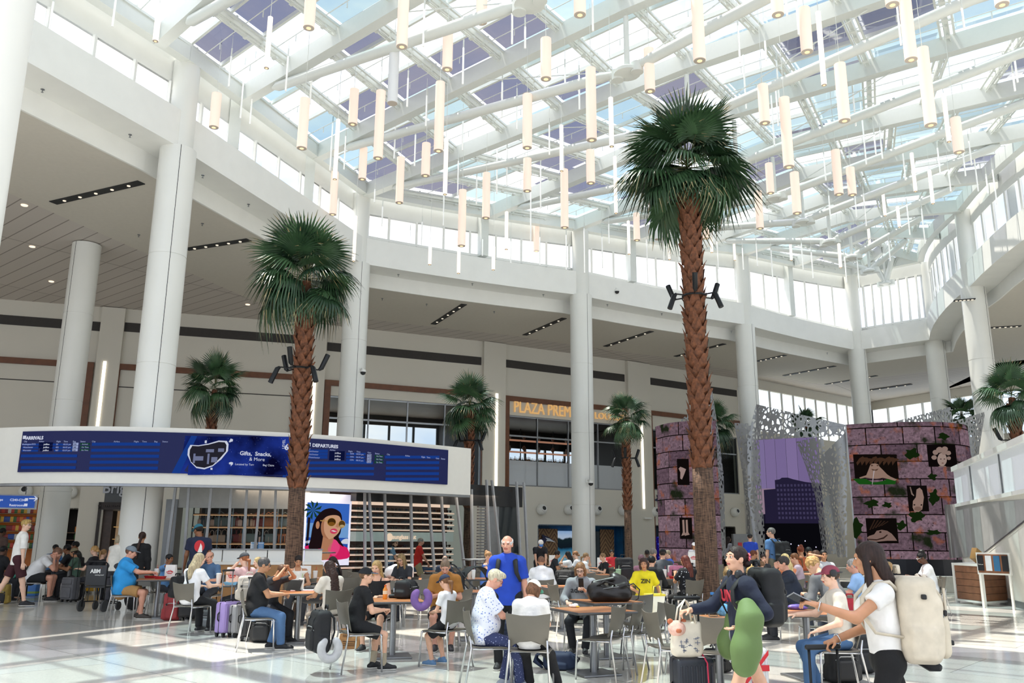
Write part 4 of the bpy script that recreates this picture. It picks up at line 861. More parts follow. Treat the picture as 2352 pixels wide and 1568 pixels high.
vm=[MB().lathe([(.05,0),(.11,.12),(.06,.24),(.08,.3)],(0,0,0),10).mesh('vase',mat('vase_grey','#6b6660',.5),40),MB().lathe([(.06,0),(.06,.02),(.02,.05),(.1,.15),(.1,.25),(.02,.34)],(0,0,0),10).mesh('vase',mat('vase_brown','#5a4433',.5),40)];lst=[]
for lv in(1,2):
 for k in range(5):t=tb0+.3+(tb1-tb0-.5)*k/4;q=wp(t,zb0+lv*.62+.05,-2.4);o=obj('vase',vm[k%2],None,q);lst.append((tag(o,'','vase','vases on the lounge bar'),q))
number_labels(lst,'ornamental vase on the upper lounge shelves, {} from the left')
lst=[]
for x,y in((1241,1170),(1304,1170),(1368,1171),(1428,1172),(1499,1175),(1684,1176),(60,1128),(163,1130)):
 t_,z_=wt(x,y);q=wp(t_,z_,.12);t=thing('jet_diffuser','','air diffuser',q,wang(t_),'round jet diffusers')
 MB().ball((0,0,0),.27,None,18).build('shell',WHITE,t,'all');MB().lathe([(.13,.2),(.15,.275),(.11,.275),(.1,.2)],(0,0,0),16,Matrix.Rotation(R(75),4,'X')).build('nozzle_ring',WHITE,t,40)
 MB().lathe([(.11,.262),(.11,.266)],(0,0,0),16,Matrix.Rotation(R(75),4,'X')).build('nozzle',BLACK,t);lst.append((t,q))
number_labels(lst,'round white jet diffuser on the back wall, {} from the left')
def chev(N,L,p,out):
 g=N.new('ShaderNodeTexCoord');sx=N.new('ShaderNodeSeparateXYZ');L.new(g.outputs['Object'],sx.inputs[0])
 def mth(op,a,b=None):
  m=N.new('ShaderNodeMath');m.operation=op
  for i_,v in enumerate((a,b)):
   if v is None:continue
   if isinstance(v,(int,float)):m.inputs[i_].default_value=v
   else:L.new(v,m.inputs[i_])
  return m.outputs[0]
 zig=mth('ABSOLUTE',mth('SUBTRACT',mth('FRACT',mth('MULTIPLY',sx.outputs['X'],1.5)),.5));f=mth('FRACT',mth('MULTIPLY',mth('ADD',sx.outputs['Z'],mth('MULTIPLY',zig,.9)),4.2))
 r=N.new('ShaderNodeValToRGB');r.color_ramp.interpolation='CONSTANT';e=r.color_ramp.elements;e[0].color=lin('#8a6a4a');e[1].position=.35;e[1].color=lin('#5c4230');e2=e.new(.68);e2.color=lin('#a07d58')
 L.new(f,r.inputs['Fac']);L.new(r.outputs['Color'],p.inputs['Base Color']);p.inputs['Roughness'].default_value=.6
CHEV=nodemat('chevron_wood',chev);BLUEP=mat('ocean_blue_panel','#1f5f8f',.5,var=.3,scale=2)
SH=room('emblem_shop','shop with chevron wood panels, blue arcs and a shark emblem',shop,1.0,BLUEP,BLUEP)
ti,tj=T(1255,1250),T(1437,1250);ang=wang(ti)
def wpanel(x0,x1,z0,z1,m,name,off=-.8,parent=SH):
 a,b=wp(T(x0,1250),0,off),wp(T(x1,1250),0,off);L_=(b-a).length;o=MB().box((L_/2,.02,(z0+z1)/2),(L_,.04,z1-z0)).build(name,m,parent);o.location=a;o.rotation_euler=(0,0,math.atan2(b.y-a.y,b.x-a.x));return o
zt_=shop[3]
def skypic(N,L,p,out):
 g=N.new('ShaderNodeNewGeometry');s_=N.new('ShaderNodeSeparateXYZ');L.new(g.outputs['Position'],s_.inputs[0]);n=N.new('ShaderNodeTexNoise');n.inputs['Scale'].default_value=3;L.new(g.outputs['Position'],n.inputs['Vector'])
 m=N.new('ShaderNodeMath');m.operation='MULTIPLY_ADD';m.inputs[1].default_value=.25;L.new(n.outputs['Fac'],m.inputs[0]);L.new(s_.outputs['Z'],m.inputs[2]);d=N.new('ShaderNodeMath');d.operation='DIVIDE';d.inputs[1].default_value=2.8;L.new(m.outputs[0],d.inputs[0])
 r=N.new('ShaderNodeValToRGB');e=r.color_ramp.elements;e[0].color=lin('#2f6a8c');e[1].color=lin('#3f7fd6')
 for ps,c in((.25,'#7fb2c8'),(.4,'#2e6f93'),(.45,'#16202a'),(.6,'#1b2a30'),(.63,'#c3d6ee'),(.8,'#7fb0e6')):x=e.new(ps);x.color=lin(c)
 L.new(d.outputs[0],r.inputs['Fac']);em=N.new('ShaderNodeEmission');L.new(r.outputs['Color'],em.inputs['Color']);em.inputs['Strength'].default_value=.9;L.new(em.outputs[0],out.inputs['Surface'])
SEA=nodemat('sea_picture',skypic);SEA.cycles.emission_sampling='NONE'
wpanel(1255,1301,0,zt_-.15,CHEV,'chevron_panel');wpanel(1400,1432,0,zt_-.15,CHEV,'chevron_panel');wpanel(1302,1345,0.2,zt_-.25,SEA,'screen_panel');wpanel(1362,1399,0.2,zt_-.25,mat('dark_screen','#0c1216',.2,emit='#10202c',es=.5),'screen_panel',-.82)
def emblem(x,y,w,off,label,parent=None):
 t_,z_=wt(x,y);q=wp(t_,z_,off);t=thing('shark_emblem',label,'emblem',q,wang(t_));s_=w
 nv=[(-.62,-.02),(-.3,.1),(-.42,.3),(-.1,.2),(.2,.08),(.42,-.06),(.15,-.02),(-.12,-.08),(-.3,-.3),(-.28,-.1)]
 MB().add([(x_*s_,0,y_*s_)for x_,y_ in nv],[tuple(range(len(nv)))]).build('navy_fin',mat('emblem_navy','#1b2350',.4),t)
 wh=[(-.18,.14),(.1,.08),(.5,-.12),(.15,-.06),(-.12,-.06),(-.06,.03)];MB().add([(x_*s_,-.02,y_*s_)for x_,y_ in wh],[tuple(range(len(wh)))]).build('white_fin',mat('emblem_white','#e6e8ec',.4),t)
emblem(1276,1240,.95,-.72,'navy and white shark emblem on the chevron panel');emblem(1518,1148,.95,.05,'navy shark emblem on the wall beside the left curved screen')
SH2=room('blue_shop','dim shop with glowing blue aquarium display',shop2,1.2,mat('deep_blue_wall','#16344e',.5,var=.3));
def aq(N,L,p,out):
 g=N.new('ShaderNodeNewGeometry');v=N.new('ShaderNodeTexVoronoi');v.inputs['Scale'].default_value=7;L.new(g.outputs['Position'],v.inputs['Vector']);r=N.new('ShaderNodeValToRGB');e=r.color_ramp.elements;e[0].color=lin('#4a6cff');e[0].position=.05;e[1].color=lin('#1c1270');e[1].position=.4
 L.new(v.outputs['Distance'],r.inputs['Fac']);em=N.new('ShaderNodeEmission');L.new(r.outputs['Color'],em.inputs['Color']);em.inputs['Strength'].default_value=.8;L.new(em.outputs[0],out.inputs['Surface'])
AQ=nodemat('aquarium_glow',aq);AQ.cycles.emission_sampling='NONE'
wpanel(1497,1560,.3,zt_-.5,AQ,'aquarium_display',-.9,SH2)
for x,y,lab in((1478,1190,'small white wall sconce on the pilaster right of the lounge'),(1704,1156,'small white wall lamp beside the perforated screens')):
 t_,z_=wt(x,y);o=MB().box((0,0,0),(.5,.2,.07)).build('wall_sconce',WHITE,None,False,wp(t_,z_,.3),);o.rotation_euler=(0,0,wang(t_));tag(o,lab,'wall lamp')
def stonepic(N,L,p,out):
 g=N.new('ShaderNodeTexCoord');mp=N.new('ShaderNodeMapping');L.new(g.outputs['UV'],mp.inputs['Vector'])
 b=N.new('ShaderNodeTexBrick');b.offset=.37;b.squash=1.5;b.squash_frequency=3;b.inputs['Scale'].default_value=1;b.inputs['Brick Width'].default_value=1.15;b.inputs['Row Height'].default_value=.62;b.inputs['Mortar Size'].default_value=.022;b.inputs['Mortar Smooth'].default_value=.3
 b.inputs['Color1'].default_value=lin('#a88a98');b.inputs['Color2'].default_value=lin('#6f5866');b.inputs['Mortar'].default_value=lin('#17100f');L.new(mp.outputs['Vector'],b.inputs['Vector'])
 def nz(sc,det,lo,hi,c0,c1):
  n=N.new('ShaderNodeTexNoise');n.inputs['Scale'].default_value=sc;n.inputs['Detail'].default_value=det;L.new(mp.outputs['Vector'],n.inputs['Vector']);r=N.new('ShaderNodeValToRGB');e=r.color_ramp.elements;e[0].position=lo;e[1].position=hi;e[0].color=c0;e[1].color=c1;L.new(n.outputs['Fac'],r.inputs['Fac']);return r.outputs['Color']
 def mix(a,c,f,mode='MIX'):
  m=N.new('ShaderNodeMix');m.data_type='RGBA';m.blend_type=mode;L.new(a,m.inputs['A'])
  if isinstance(c,tuple):m.inputs['B'].default_value=c
  else:L.new(c,m.inputs['B'])
  if isinstance(f,float):m.inputs['Factor'].default_value=f
  else:L.new(f,m.inputs['Factor'])
  return m.outputs['Result']
 W_,K_=(1,1,1,1),(0,0,0,1)
 c=mix(b.outputs['Color'],nz(9,8,.3,.7,(.45,.45,.45,1),(1.25,1.25,1.25,1)),.9,'MULTIPLY');c=mix(c,lin('#b8642e'),nz(1.7,6,.56,.7,K_,(.8,.8,.8,1)));c=mix(c,lin('#1c2a12'),nz(.95,7,.55,.64,K_,(.95,.95,.95,1)));c=mix(c,lin('#0c0a0a'),nz(14,3,.62,.72,K_,W_))
 em=N.new('ShaderNodeEmission');em.inputs['Strength'].default_value=.8;L.new(c,em.inputs['Color']);L.new(em.outputs[0],out.inputs['Surface'])
STONE=nodemat('stone_wall_picture',stonepic);STONE.cycles.emission_sampling='NONE'
def uvgrid(o,cv,z0):
 me=o.data;uv=me.uv_layers.new(name='UVMap')
 for poly in me.polygons:
  for li in poly.loop_indices:
   v=me.vertices[me.loops[li].vertex_index].co;d=min(range(len(cv.p)),key=lambda k:(cv.p[k].x-v.x)**2+(cv.p[k].y-v.y)**2);uv.data[li].uv=(cv.d[d],v.z-z0)
RS=Curve([(12.35,31.3),(13.4,30.7),(14.8,30.35),(16.0,30.6),(16.9,31.35),(17.3,32.3)],10)
LS=Curve([(5.95,35.0),(6.25,33.9),(6.9,33.2),(7.7,33.0),(8.0,33.1)],10)
SC=thing('curved_screen','large curved screen right showing a mossy stone wall with animal heads','screen',(0,0,0));zr0,zr1=.95,5.75
mb=MB();RS.box(mb,0,RS.d[-1],zr0,zr1,0,-.25,40);o=mb.build('picture',STONE,SC);uvgrid(o,RS,0)
mb=MB();RS.box(mb,0,RS.d[-1],0.2,zr0,-.02,-.25);mb.build('plinth',mat('plinth_navy','#12141f',.4),SC);mb=MB();RS.box(mb,-.0,.05,zr0,zr1,.01,-.3,1);mb.build('edge_frame',STEEL,SC)
cr5=lambda pts:[(1850+x/3.408,860+y/3.408)for x,y in pts]
def rp(pts,col,lay,name,st=.9,crop=cr5,cv=RS,par=None):mb=MB();cv.poly(mb,crop(pts),.03+lay*.012);return mb.build(name,glow('pic_'+col,col,st),par or SC)
def rr(x0,y0,x1,y1,col,lay,name,crop=cr5,cv=RS,par=None):
 (a,b),(c,d)=crop([(x0,y0),(x1,y1)]);mb=MB();cv.rect(mb,a,b,c,d,.03+lay*.012);mb.build(name,glow('pic_'+col,col,.9),par or SC)
rr(372,625,712,815,'#17110e',0,'niche');rr(945,548,1165,722,'#120e0e',0,'niche');rr(790,868,945,1070,'#15100f',0,'niche');rr(472,1124,710,1320,'#140f0e',0,'niche')
for k in range(9):rp([(400+k*34,690-8*(k%3)),(425+k*34,655-6*(k%2)),(452+k*34,640+9*(k%3)),(462+k*34,652+9*(k%3)),(432+k*34,680),(408+k*34,712)],'#4d3527',1,'carved_curl')
rp([(372,815),(712,815),(700,858),(560,862),(420,858)],'#1f5a1c',1,'moss_ledge')
rp([(506,712),(520,698),(545,696),(570,702),(580,720),(606,748),(640,782),(668,800),(716,822),(700,832),(650,818),(604,808),(560,816),(510,812),(470,806),(432,814),(424,806),(478,788),(494,752)],'#a8897a',2,'carved_turtle');rp([(515,738),(545,745),(575,736),(560,752),(530,752)],'#5f4638',3,'carved_mouth')
for x in(522,566):rp([(x+9*math.cos(k*.785),712+7*math.sin(k*.785))for k in range(8)],'#6b5144',3,'carved_eye')
rp([(535,752),(541,752),(528,860),(522,860)],'#cfc7cc',4,'water_jet')
rp(el(1062,665,36,52),'#b79f95',2,'carved_face');rp([(1040,715),(1085,715),(1095,722),(1030,722)],'#9a8278',2,'carved_neck')
for x,y,r in((1010,610,22),(1040,590,26),(1080,585,24),(1108,615,20),(1000,650,20),(1112,655,16),(1075,612,20)):rp(el(x,y,r,r*.9,14),'#a58c82',3,'carved_curl')
for x in(1048,1076):rp(el(x,662,7,4,8),'#4b3a34',4,'carved_eye')
rp(el(1064,694,9,4,8),'#7c5a50',4,'carved_mouth')
rp([(868,900),(890,885),(912,905),(922,960),(918,1010),(912,1055),(885,1075),(850,1072),(835,1040),(838,990),(860,960)],'#a98b7f',2,'carved_boar');rp(el(877,1050,30,17,14),'#8a6d62',3,'carved_snout')
for x in(850,903):rp(el(x,1020,7,6,8),'#1c1412',3,'carved_eye')
rp([(815,880),(822,878),(835,930),(850,945),(846,952),(826,938)],'#8f7a70',2,'carved_antler')
for k in range(5):rp([(500+k*22,1215-k*8),(540+k*26,1135+k*3),(548+k*26,1138+k*3),(512+k*22,1215-k*8)],'#3d2b22',1,'carved_branch')
rp([(485,1275),(500,1262),(540,1250),(560,1222),(580,1218),(600,1214),(640,1222),(675,1245),(700,1275),(715,1300),(640,1300),(560,1308),(500,1300)],'#93786f',2,'carved_alligator');rp([(492,1284),(560,1288),(610,1272),(640,1250),(646,1256),(615,1284),(560,1298),(500,1294)],'#3c2a25',3,'carved_mouth');rp(el(588,1232,10,7,10),'#241814',3,'carved_eye')
for q in((830,620,60,48),(990,800,38,30),(1000,960,44,66),(640,1020,40,26),(520,1010,62,34),(750,1180,44,40),(870,1110,66,50),(1000,1235,60,24),(400,1200,60,80),(1075,485,48,30)):rp([(q[0]+q[2]*(.85+.25*math.sin(5*a+q[0]))*math.cos(a),q[1]+q[3]*(.85+.25*math.cos(4*a+q[1]))*math.sin(a))for a in[k*.3142 for k in range(20)]],'#182a10',1,'moss_patch')
SL2=thing('curved_screen','curved screen behind the tallest palm showing a stone wall with carvings','screen',(0,0,0))
mb=MB();LS.box(mb,0,LS.d[-1],.6,6.1,0,-.2,30);o=mb.build('picture',STONE,SL2);uvgrid(o,LS,0);mb=MB();LS.box(mb,0,LS.d[-1],0,.6,-.02,-.2);mb.build('plinth',mat('plinth_navy'),SL2)
cr4=lambda pts:[(1480+x/3.565,860+y/3.565)for x,y in pts]
rr(270,690,365,905,'#15100f',0,'niche',cr4,LS,SL2);rp([(285,770),(300,755),(325,765),(345,775),(330,820),(312,860),(298,850),(300,800)],'#b59a94',1,'carved_wolf',.9,cr4,LS,SL2)
rr(290,1170,390,1345,'#15100f',0,'niche',cr4,LS,SL2)
for x in(325,352):rp([(x-10,1190),(x+6,1188),(x+12,1290),(x+22,1310),(x-18,1320),(x-6,1290)],'#ab8f85',1,'carved_leg',.9,cr4,LS,SL2)
a,b=dp(1745,1265,37.2),dp(1898,1265,36.4);MS=thing('city_screen','tall middle screen showing a tower block at dusk','screen',(a.x,a.y,0),math.atan2(b.y-a.y,b.x-a.x));Wm=math.hypot(b.x-a.x,b.y-a.y);zm0,zm1=.5,dp(1745,1008,37.2).z
MB().box((Wm/2,.1,(zm0+zm1)/2),(Wm,.18,zm1-zm0)).build('screen_body',mat('screen_black','#101012',.4),MS)
mx=lambda x:(x-940)/(1480-940)*Wm;mz=lambda y:zm1-(y-530)/(1445-530)*(zm1-zm0)
def mp_(pts,col,lay,name):MB().add([(mx(x),-.0-lay*.006,mz(y))for x,y in pts],[tuple(range(len(pts)))]).build(name,glow('city_'+col,col,.95),MS)
cols_=['#8f7fb0','#8d7bad','#8b79ac','#9380b3','#8876a8','#8e7cae']
for k in range(6):mp_([(940+k*90,530),(940+k*90+88,530),(940+k*90+88,900),(940+k*90,900)],cols_[k],1,'dusk_sky')
mp_([(940,895),(1480,895),(1480,1145),(940,1145)],'#a98fa2',1,'dusk_sky');mp_([(940,1140),(1480,1140),(1480,1445),(940,1445)],'#0d0d12',2,'dark_ground')
mp_([(1003,1145),(1003,905),(1100,898),(1100,835),(1140,830),(1160,818),(1210,818),(1250,830),(1345,850),(1420,860),(1480,866),(1480,1145)],'#2a2540',3,'tower');mp_([(960,1145),(960,1085),(1003,1078),(1003,1145)],'#1e1a2e',3,'low_block')
mb=MB()
for i in range(8):
 for j in range(12):
  x0,y0=1112+j*29,866+i*33;mb.add([(mx(x),-.024,mz(y))for x,y in((x0,y0),(x0+16,y0),(x0+16,y0+17),(x0,y0+17))],[(0,1,2,3)])
mb.build('window_rows',glow('city_win','#4a4466',.95),MS);mb=MB()
for x,y in((1112,1272),(1316,1268),(1200,1290),(1260,1300),(1060,1300),(1400,1310)):mb.add([(mx(x+5*math.cos(k*1.05)),-.024,mz(y+5*math.sin(k*1.05)))for k in range(6)],[tuple(range(6))])
mb.add([(mx(x),-.024,mz(y))for x,y in((1316,1345),(1324,1345),(1330,1405),(1320,1405))],[(0,1,2,3)]);mb.build('street_lights',glow('city_light','#e8e4ff',1.5),MS)
def perf(N,L,p,out):
 g=N.new('ShaderNodeNewGeometry');mp=N.new('ShaderNodeMapping');mp.inputs['Scale'].default_value=(1,1,.8);L.new(g.outputs['Position'],mp.inputs['Vector'])
 v=N.new('ShaderNodeTexVoronoi');v.feature='DISTANCE_TO_EDGE';v.inputs['Scale'].default_value=6.2;L.new(mp.outputs['Vector'],v.inputs['Vector'])
 n=N.new('ShaderNodeTexNoise');n.inputs['Scale'].default_value=.55;L.new(g.outputs['Position'],n.inputs['Vector'])
 m=N.new('ShaderNodeMath');m.operation='MULTIPLY_ADD';m.inputs[1].default_value=-.34;m.inputs[2].default_value=.34;L.new(n.outputs['Fac'],m.inputs[0])
 c=N.new('ShaderNodeMath');c.operation='LESS_THAN';L.new(v.outputs['Distance'],c.inputs[0]);L.new(m.outputs[0],c.inputs[1]);L.new(c.outputs[0],p.inputs['Alpha'])
 p.inputs['Base Color'].default_value=lin('#9b9da0');p.inputs['Metallic'].default_value=.55;p.inputs['Roughness'].default_value=.42
PERF=nodemat('perforated_sheet',perf)
def sheet(Lp,Rp,YL,YR,bulge,label,n=12):
 def along(P,t):
  k=min(len(P)-2,int(t*(len(P)-1)));f=t*(len(P)-1)-k;return(P[k][0]+(P[k+1][0]-P[k][0])*f,P[k][1]+(P[k+1][1]-P[k][1])*f)
 f_,b_=[],[]
 for i in range(n+1):
  row=[];(x0,y0),(x1,y1)=along(Lp,i/n),along(Rp,i/n)
  for j in range(n+1):
   u=j/n;q=dp(x0+(x1-x0)*u,y0+(y1-y0)*u,YL+(YR-YL)*u-bulge*4*u*(1-u));row.append(tuple(q))
  f_.append(row)
 back=[[(x,y+.02,z)for x,y,z in r]for r in f_];mb=MB();mb.grid(f_);mb.grid(back)
 o=mb.build('perforated_panel',PERF,None,'all');return tag(o,label,'metal panel','perforated metal sheets of the screen sculpture')
sheet([(1636,898),(1630,1000),(1628,1150),(1630,1284)],[(1636,898),(1648,978),(1662,1090),(1668,1284)],32.9,33.6,.15,'tall narrow perforated sheet just right of the tallest palm trunk')
sheet([(1537,990),(1537,990)],[(1636,898),(1630,985)],34.2,33.0,.1,'perforated sheet rising over the left curved screen')
sheet([(1687,971),(1706,1090),(1715,1180),(1716,1280)],[(1728,972),(1722,1080),(1722,1180),(1724,1280)],36.6,36.2,0,'narrow perforated sheet at the far left of the middle screen')
sheet([(1737,928),(1716,1010),(1718,1140),(1736,1272)],[(1752,932),(1744,1010),(1750,1140),(1760,1272)],36.2,36.4,.1,'tall perforated strip beside the middle screen')
sheet([(1737,928),(1740,1010)],[(1945,976),(1945,1000)],36.0,33.6,.5,'wide perforated sheet over the middle screen')
sheet([(1829,1014),(1850,1068),(1873,1140),(1890,1272)],[(1890,1000),(1900,1068),(1915,1140),(1922,1272)],34.2,32.8,.25,'funnel shaped perforated sheet left of the right screen')
sheet([(1886,1048),(1898,1110),(1912,1180),(1924,1280)],[(1944,990),(1945,1090),(1945,1190),(1946,1280)],32.4,31.5,.2,'inner perforated sheet touching the right screen edge')
sheet([(1990,985),(1995,992)],[(2183,934),(2192,985)],33.0,34.5,.6,'swept perforated sheet above the right screen')
sheet([(2120,990),(2130,1005),(2200,1050)],[(2263,945),(2254,1000),(2246,1060)],31.6,32.0,.4,'perforated wing at the right end of the right screen')
MLC=mat('mulch','#5b4636',.9,var=.4,scale=30,bump=.6)
mb=MB();cs=dp(1560,1290,31.5);mb.lathe([(1.9,0),(1.9,.35),(1.5,.55),(.6,.78)],(cs.x+.6,32.2,0),28);o=mb.build('mulch_bed',MLC,None,'all');tag(o,'mound of wood chips in a bed below the left curved screen','planting bed')
mb=MB();mb.box((0,0,.1),(6.5,2.2,.2));o=mb.build('step_platform',mat('dark_step','#2a2b2e',.5),None,False,(14.6,29.2,0));tag(o,'low dark platform step in front of the right screen','platform')
a,b=zp(1905,1340,.0),zp(2150,1345,0);mb=MB();mb.box((0,0,.25),(5.2,.5,.5));o=mb.build('low_wall',mat('bench_grey','#b7b4ac',.6),None,False,(13.4,27.6,0));tag(o,'low pale grey bench wall in front of the right screen','bench')
o=MB().box((0,0,.9),(.7,.3,1.8)).build('equipment_cabinet',GREYP,None,False,dp(1705,1290,35.5)*1);o.location.z=0;tag(o,'grey equipment cabinet with red mark left of the middle screen','cabinet');MB().box((-.1,-.16,1.35),(.16,.02,.22)).build('red_mark',mat('sign_red','#b3262a',.5),o)
A_,B_=(14.55,28.2),(11.0,17.2);B2=(9.9,13.8)
class Flat(Curve):
 pass
SWC=Curve([A_,B_,B2],1)
def sw(pts,off=.0):return[tuple(wallhit(x,y,A_,B_)+Vector((-off*.95,-off*.31,0)))for x,y in pts]
STW=thing('stair_wall','solid stair side wall of cream, grey concrete and frosted white panels','stair wall',(0,0,0))
n_=Vector((B_[1]-A_[1],-(B_[0]-A_[0]),0)).normalized();n_=-n_ if n_.x>0 else n_
def slab(zs0,zs1,o0,o1,name,m,a=A_,b=B2):
 mb=MB();mb.loft([[(p[0]+n_.x*o,p[1]+n_.y*o,z)for o,z in((o0,zs0),(o1,zs0),(o1,zs1),(o0,zs1))]for p in(a,b)]);return mb.build(name,m,STW)
slab(0,2.72,-.2,0,'cream_wall',mat('stair_cream','#dcd9d0',.6,var=.02));slab(2.72,3.8,-.12,-.02,'frosted_panel',mat('frosted_white','#e9eef2',.35,var=.01,emit='#eef4fa',es=.12));slab(3.8,3.95,-.16,.05,'handrail_cap',WHITE);slab(2.66,2.76,-.2,.05,'panel_base_rail',WHITE);slab(0,.16,0,.02,'base_board',GREYP)
mb=MB();P0=sw([(2154,1160),(2352,1147),(2420,1146),(2250,1276),(2156,1284)],.02);mb.add(P0,[(0,1,2,3,4)]);mb.build('concrete_panel',mat('concrete_grey','#9b9b9a',.6,var=.1,scale=2.5),STW)
for x in(2230,2300):q=wallhit(x,1100,A_,B_);mb=MB();mb.box((q.x,q.y,3.26),(.03,.03,1.0));mb.build('panel_joint',STEEL,STW)
mb=MB();P1=sw([(2249,1278),(2254,1276),(2424,1146),(2420,1142)],.03);mb.add(P1,[(0,1,2,3)]);mb.build('diagonal_trim',STEEL,STW)
slab(0,3.95,-1.9,-1.8,'inner_wall',mat('stair_cream'));
WOODK=mat('kiosk_wood','#7d5238',.45,var=.2,scale=5);KW=mat('kiosk_white_frame','#dfdfda',.4,var=.02)
f=zp(2262,1392,0);l=zp(2200,1384,0);r_=zp(2318,1388,0);hh=1.02
KI=thing('wooden_kiosk','low wooden plank kiosk with white frame by the stair wall','kiosk',(0,0,0));dl=(l-f);dr=(r_-f);dl=dl.normalized();dr=dr.normalized()
LL,LR=1.0,.75;LL=(l-f).length;LR=(r_-f).length
c0,c1,c2,c3=f,f+dl*LL,f+dl*LL+dr*LR,f+dr*LR
MB().prism([(c.x,c.y)for c in(c0,c3,c2,c1)],.08,hh-.04).build('body',mat('kiosk_body','#3b2a20',.5),KI)
for(p,d,L_,nm)in((c0,dl,LL,'plank_face'),(c0,dr,LR,'plank_face')):
 nrm=Vector((d.y,-d.x,0));nrm=nrm if nrm.y<0 else-nrm
 for k in range(5):
  z0_=.12+k*.17;mb=MB();mb.loft([[tuple(q+nrm*o+Vector((0,0,z)))for o,z in((0,z0_),(.02,z0_),(.02,z0_+.16),(0,z0_+.16))]for q in(p+d*.05,p+d*(L_-.05))]);mb.build('plank',WOODK,KI)
 mb=MB();mb.loft([[tuple(q+nrm*o+Vector((0,0,z)))for o,z in((0,.06),(.03,.06),(.03,.11),(0,.11))]for q in(p,p+d*L_)]);mb.loft([[tuple(q+nrm*o+Vector((0,0,z)))for o,z in((0,hh-.06),(.03,hh-.06),(.03,hh),(0,hh))]for q in(p,p+d*L_)]);mb.build('frame_rail',KW,KI)
for c in(c0,c1,c3):MB().box((c.x,c.y,hh/2),(.08,.08,hh)).build('corner_post',KW,KI)
MB().prism([(c.x,c.y)for c in(c0,c3,c2,c1)],hh-.03,hh).build('counter_top',KW,KI)
q=c0*.5+c2*.5;t=thing('parcel','gold cardboard parcel tilted on the wooden kiosk','box',(q.x,q.y,hh+.16),R(30));TT=Matrix.Rotation(R(28),4,'Y');MB().box((0,0,0),(.42,.14,.3),TT).build('carton',mat('gold_card','#b98f4f',.5),t);text('MCO',.08,mat('print_brown','#6d5128',.6),t,'print',(-.08,-.073,-.05),(R(90),0,0),.001)
p0,p1=dp(2244,1300,21.6),dp(2322,1312,20.9);t=thing('info_board','low sign board with dark panels leaning behind the kiosk','sign',(p0.x,p0.y,0),math.atan2(p1.y-p0.y,p1.x-p0.x));Wb=math.hypot(p1.x-p0.x,p1.y-p0.y)
MB().box((Wb/2,.03,1.05),(Wb,.06,.52)).box((.05,.03,.45),(.05,.05,.9)).box((Wb-.05,.03,.45),(.05,.05,.9)).build('frame',KW,t);MB().box((Wb/2,-.005,1.05),(Wb-.08,.02,.44)).build('board',WOODK,t)
for k,c in enumerate(('#1b1c20','#c8ccd0','#2a5f86','#1b1c20')):MB().box((.11+k*.21*Wb/.85,-.02,1.06),(.15,.012,.36)).build('poster',mat('poster_'+c,c,.4),t)
text('Thank you',.03,KW,t,'lettering',(.05,-.03,1.02),(R(90),0,0),.001)
SHELL=mat('chair_shell_taupe','#625e55',.42,var=.03);WOODT=mat('table_laminate','#b9774a',.4,var=.12,scale=7);EDGE=mat('table_edge','#4a4a4b',.4)
def chair_parts():
 d={}
 mb=MB();F,Bk=[],[]
 n=12;m=8
 for i in range(m+1):
  v=i/m;f,b=[],[]
  for j in range(n+1):
   u=-1+2*j/n;w=.205+.03*v;zt=.80+.025*u*u+.0;zb=.475+.075*(1-u*u)**.7;z=zb+(zt-zb)*v
   y=-.20-.075*(z-.45)/.35+.035*u*u-.012*math.sin(v*3.1);x=u*w*(1-.10*(1-v)**3)
   f.append((x,y,z));b.append((x,y-.011,z))
  F.append(f);Bk.append(b)
 rings=[F[i]+Bk[i][::-1]for i in range(m+1)];mb.loft(rings);d['backrest']=mb.mesh('backrest',SHELL,50)
 mb=MB();rings=[]
 for i in range(9):
  t=i/8;y=-.215+.43*t;w=.205+.02*math.sin(t*3.14);dz=-.03*max(0,(t-.75)/.25)**2+.012*max(0,(.2-t)/.2)
  top=[(-w+2*w*j/8,y,.452+dz-.012*(1-(2*j/8-1)**2))for j in range(9)];rings.append(top+[(x,y,z-.014)for x,y,z in reversed(top)])
 mb.loft(rings);d['seat']=mb.mesh('seat',SHELL,50)
 for s in(-1,1):
  mb=MB();mb.tube([(s*.2,.19,.43),(s*.207,.2,.4),(s*.225,.215,0)],.0115,8);d['leg_f%d'%s]=mb.mesh('leg',CHROME,'all')
  mb=MB();mb.tube([(s*.195,-.235,.56),(s*.2,-.215,.44),(s*.235,-.29,0)],.0115,8);d['leg_b%d'%s]=mb.mesh('leg',CHROME,'all')
 mb=MB();mb.tube([(-.2,.19,.428),(-.2,-.2,.428)],.011,8).tube([(.2,.19,.428),(.2,-.2,.428)],.011,8).tube([(-.2,-.1,.428),(.2,-.1,.428)],.009,6).tube([(-.2,.14,.428),(.2,.14,.428)],.009,6);d['frame']=mb.mesh('frame',CHROME,'all')
 return d
CP=chair_parts();CHAIRS=[]
def chair(x,y,face,note=None):
 t=thing('cafe_chair',note or '','chair',(x,y,0),-R(face),'taupe cafe chairs')
 for k,me in CP.items():obj(me.name,me,t)
 CHAIRS.append((t,Vector((x,y,.6)),note));return t
def CH(px,y,face,note=None):
 p=zp(px,y,.81);f=R(face);return chair(p.x+.26*math.sin(f),p.y+.26*math.cos(f),face,note)
TOPM={}
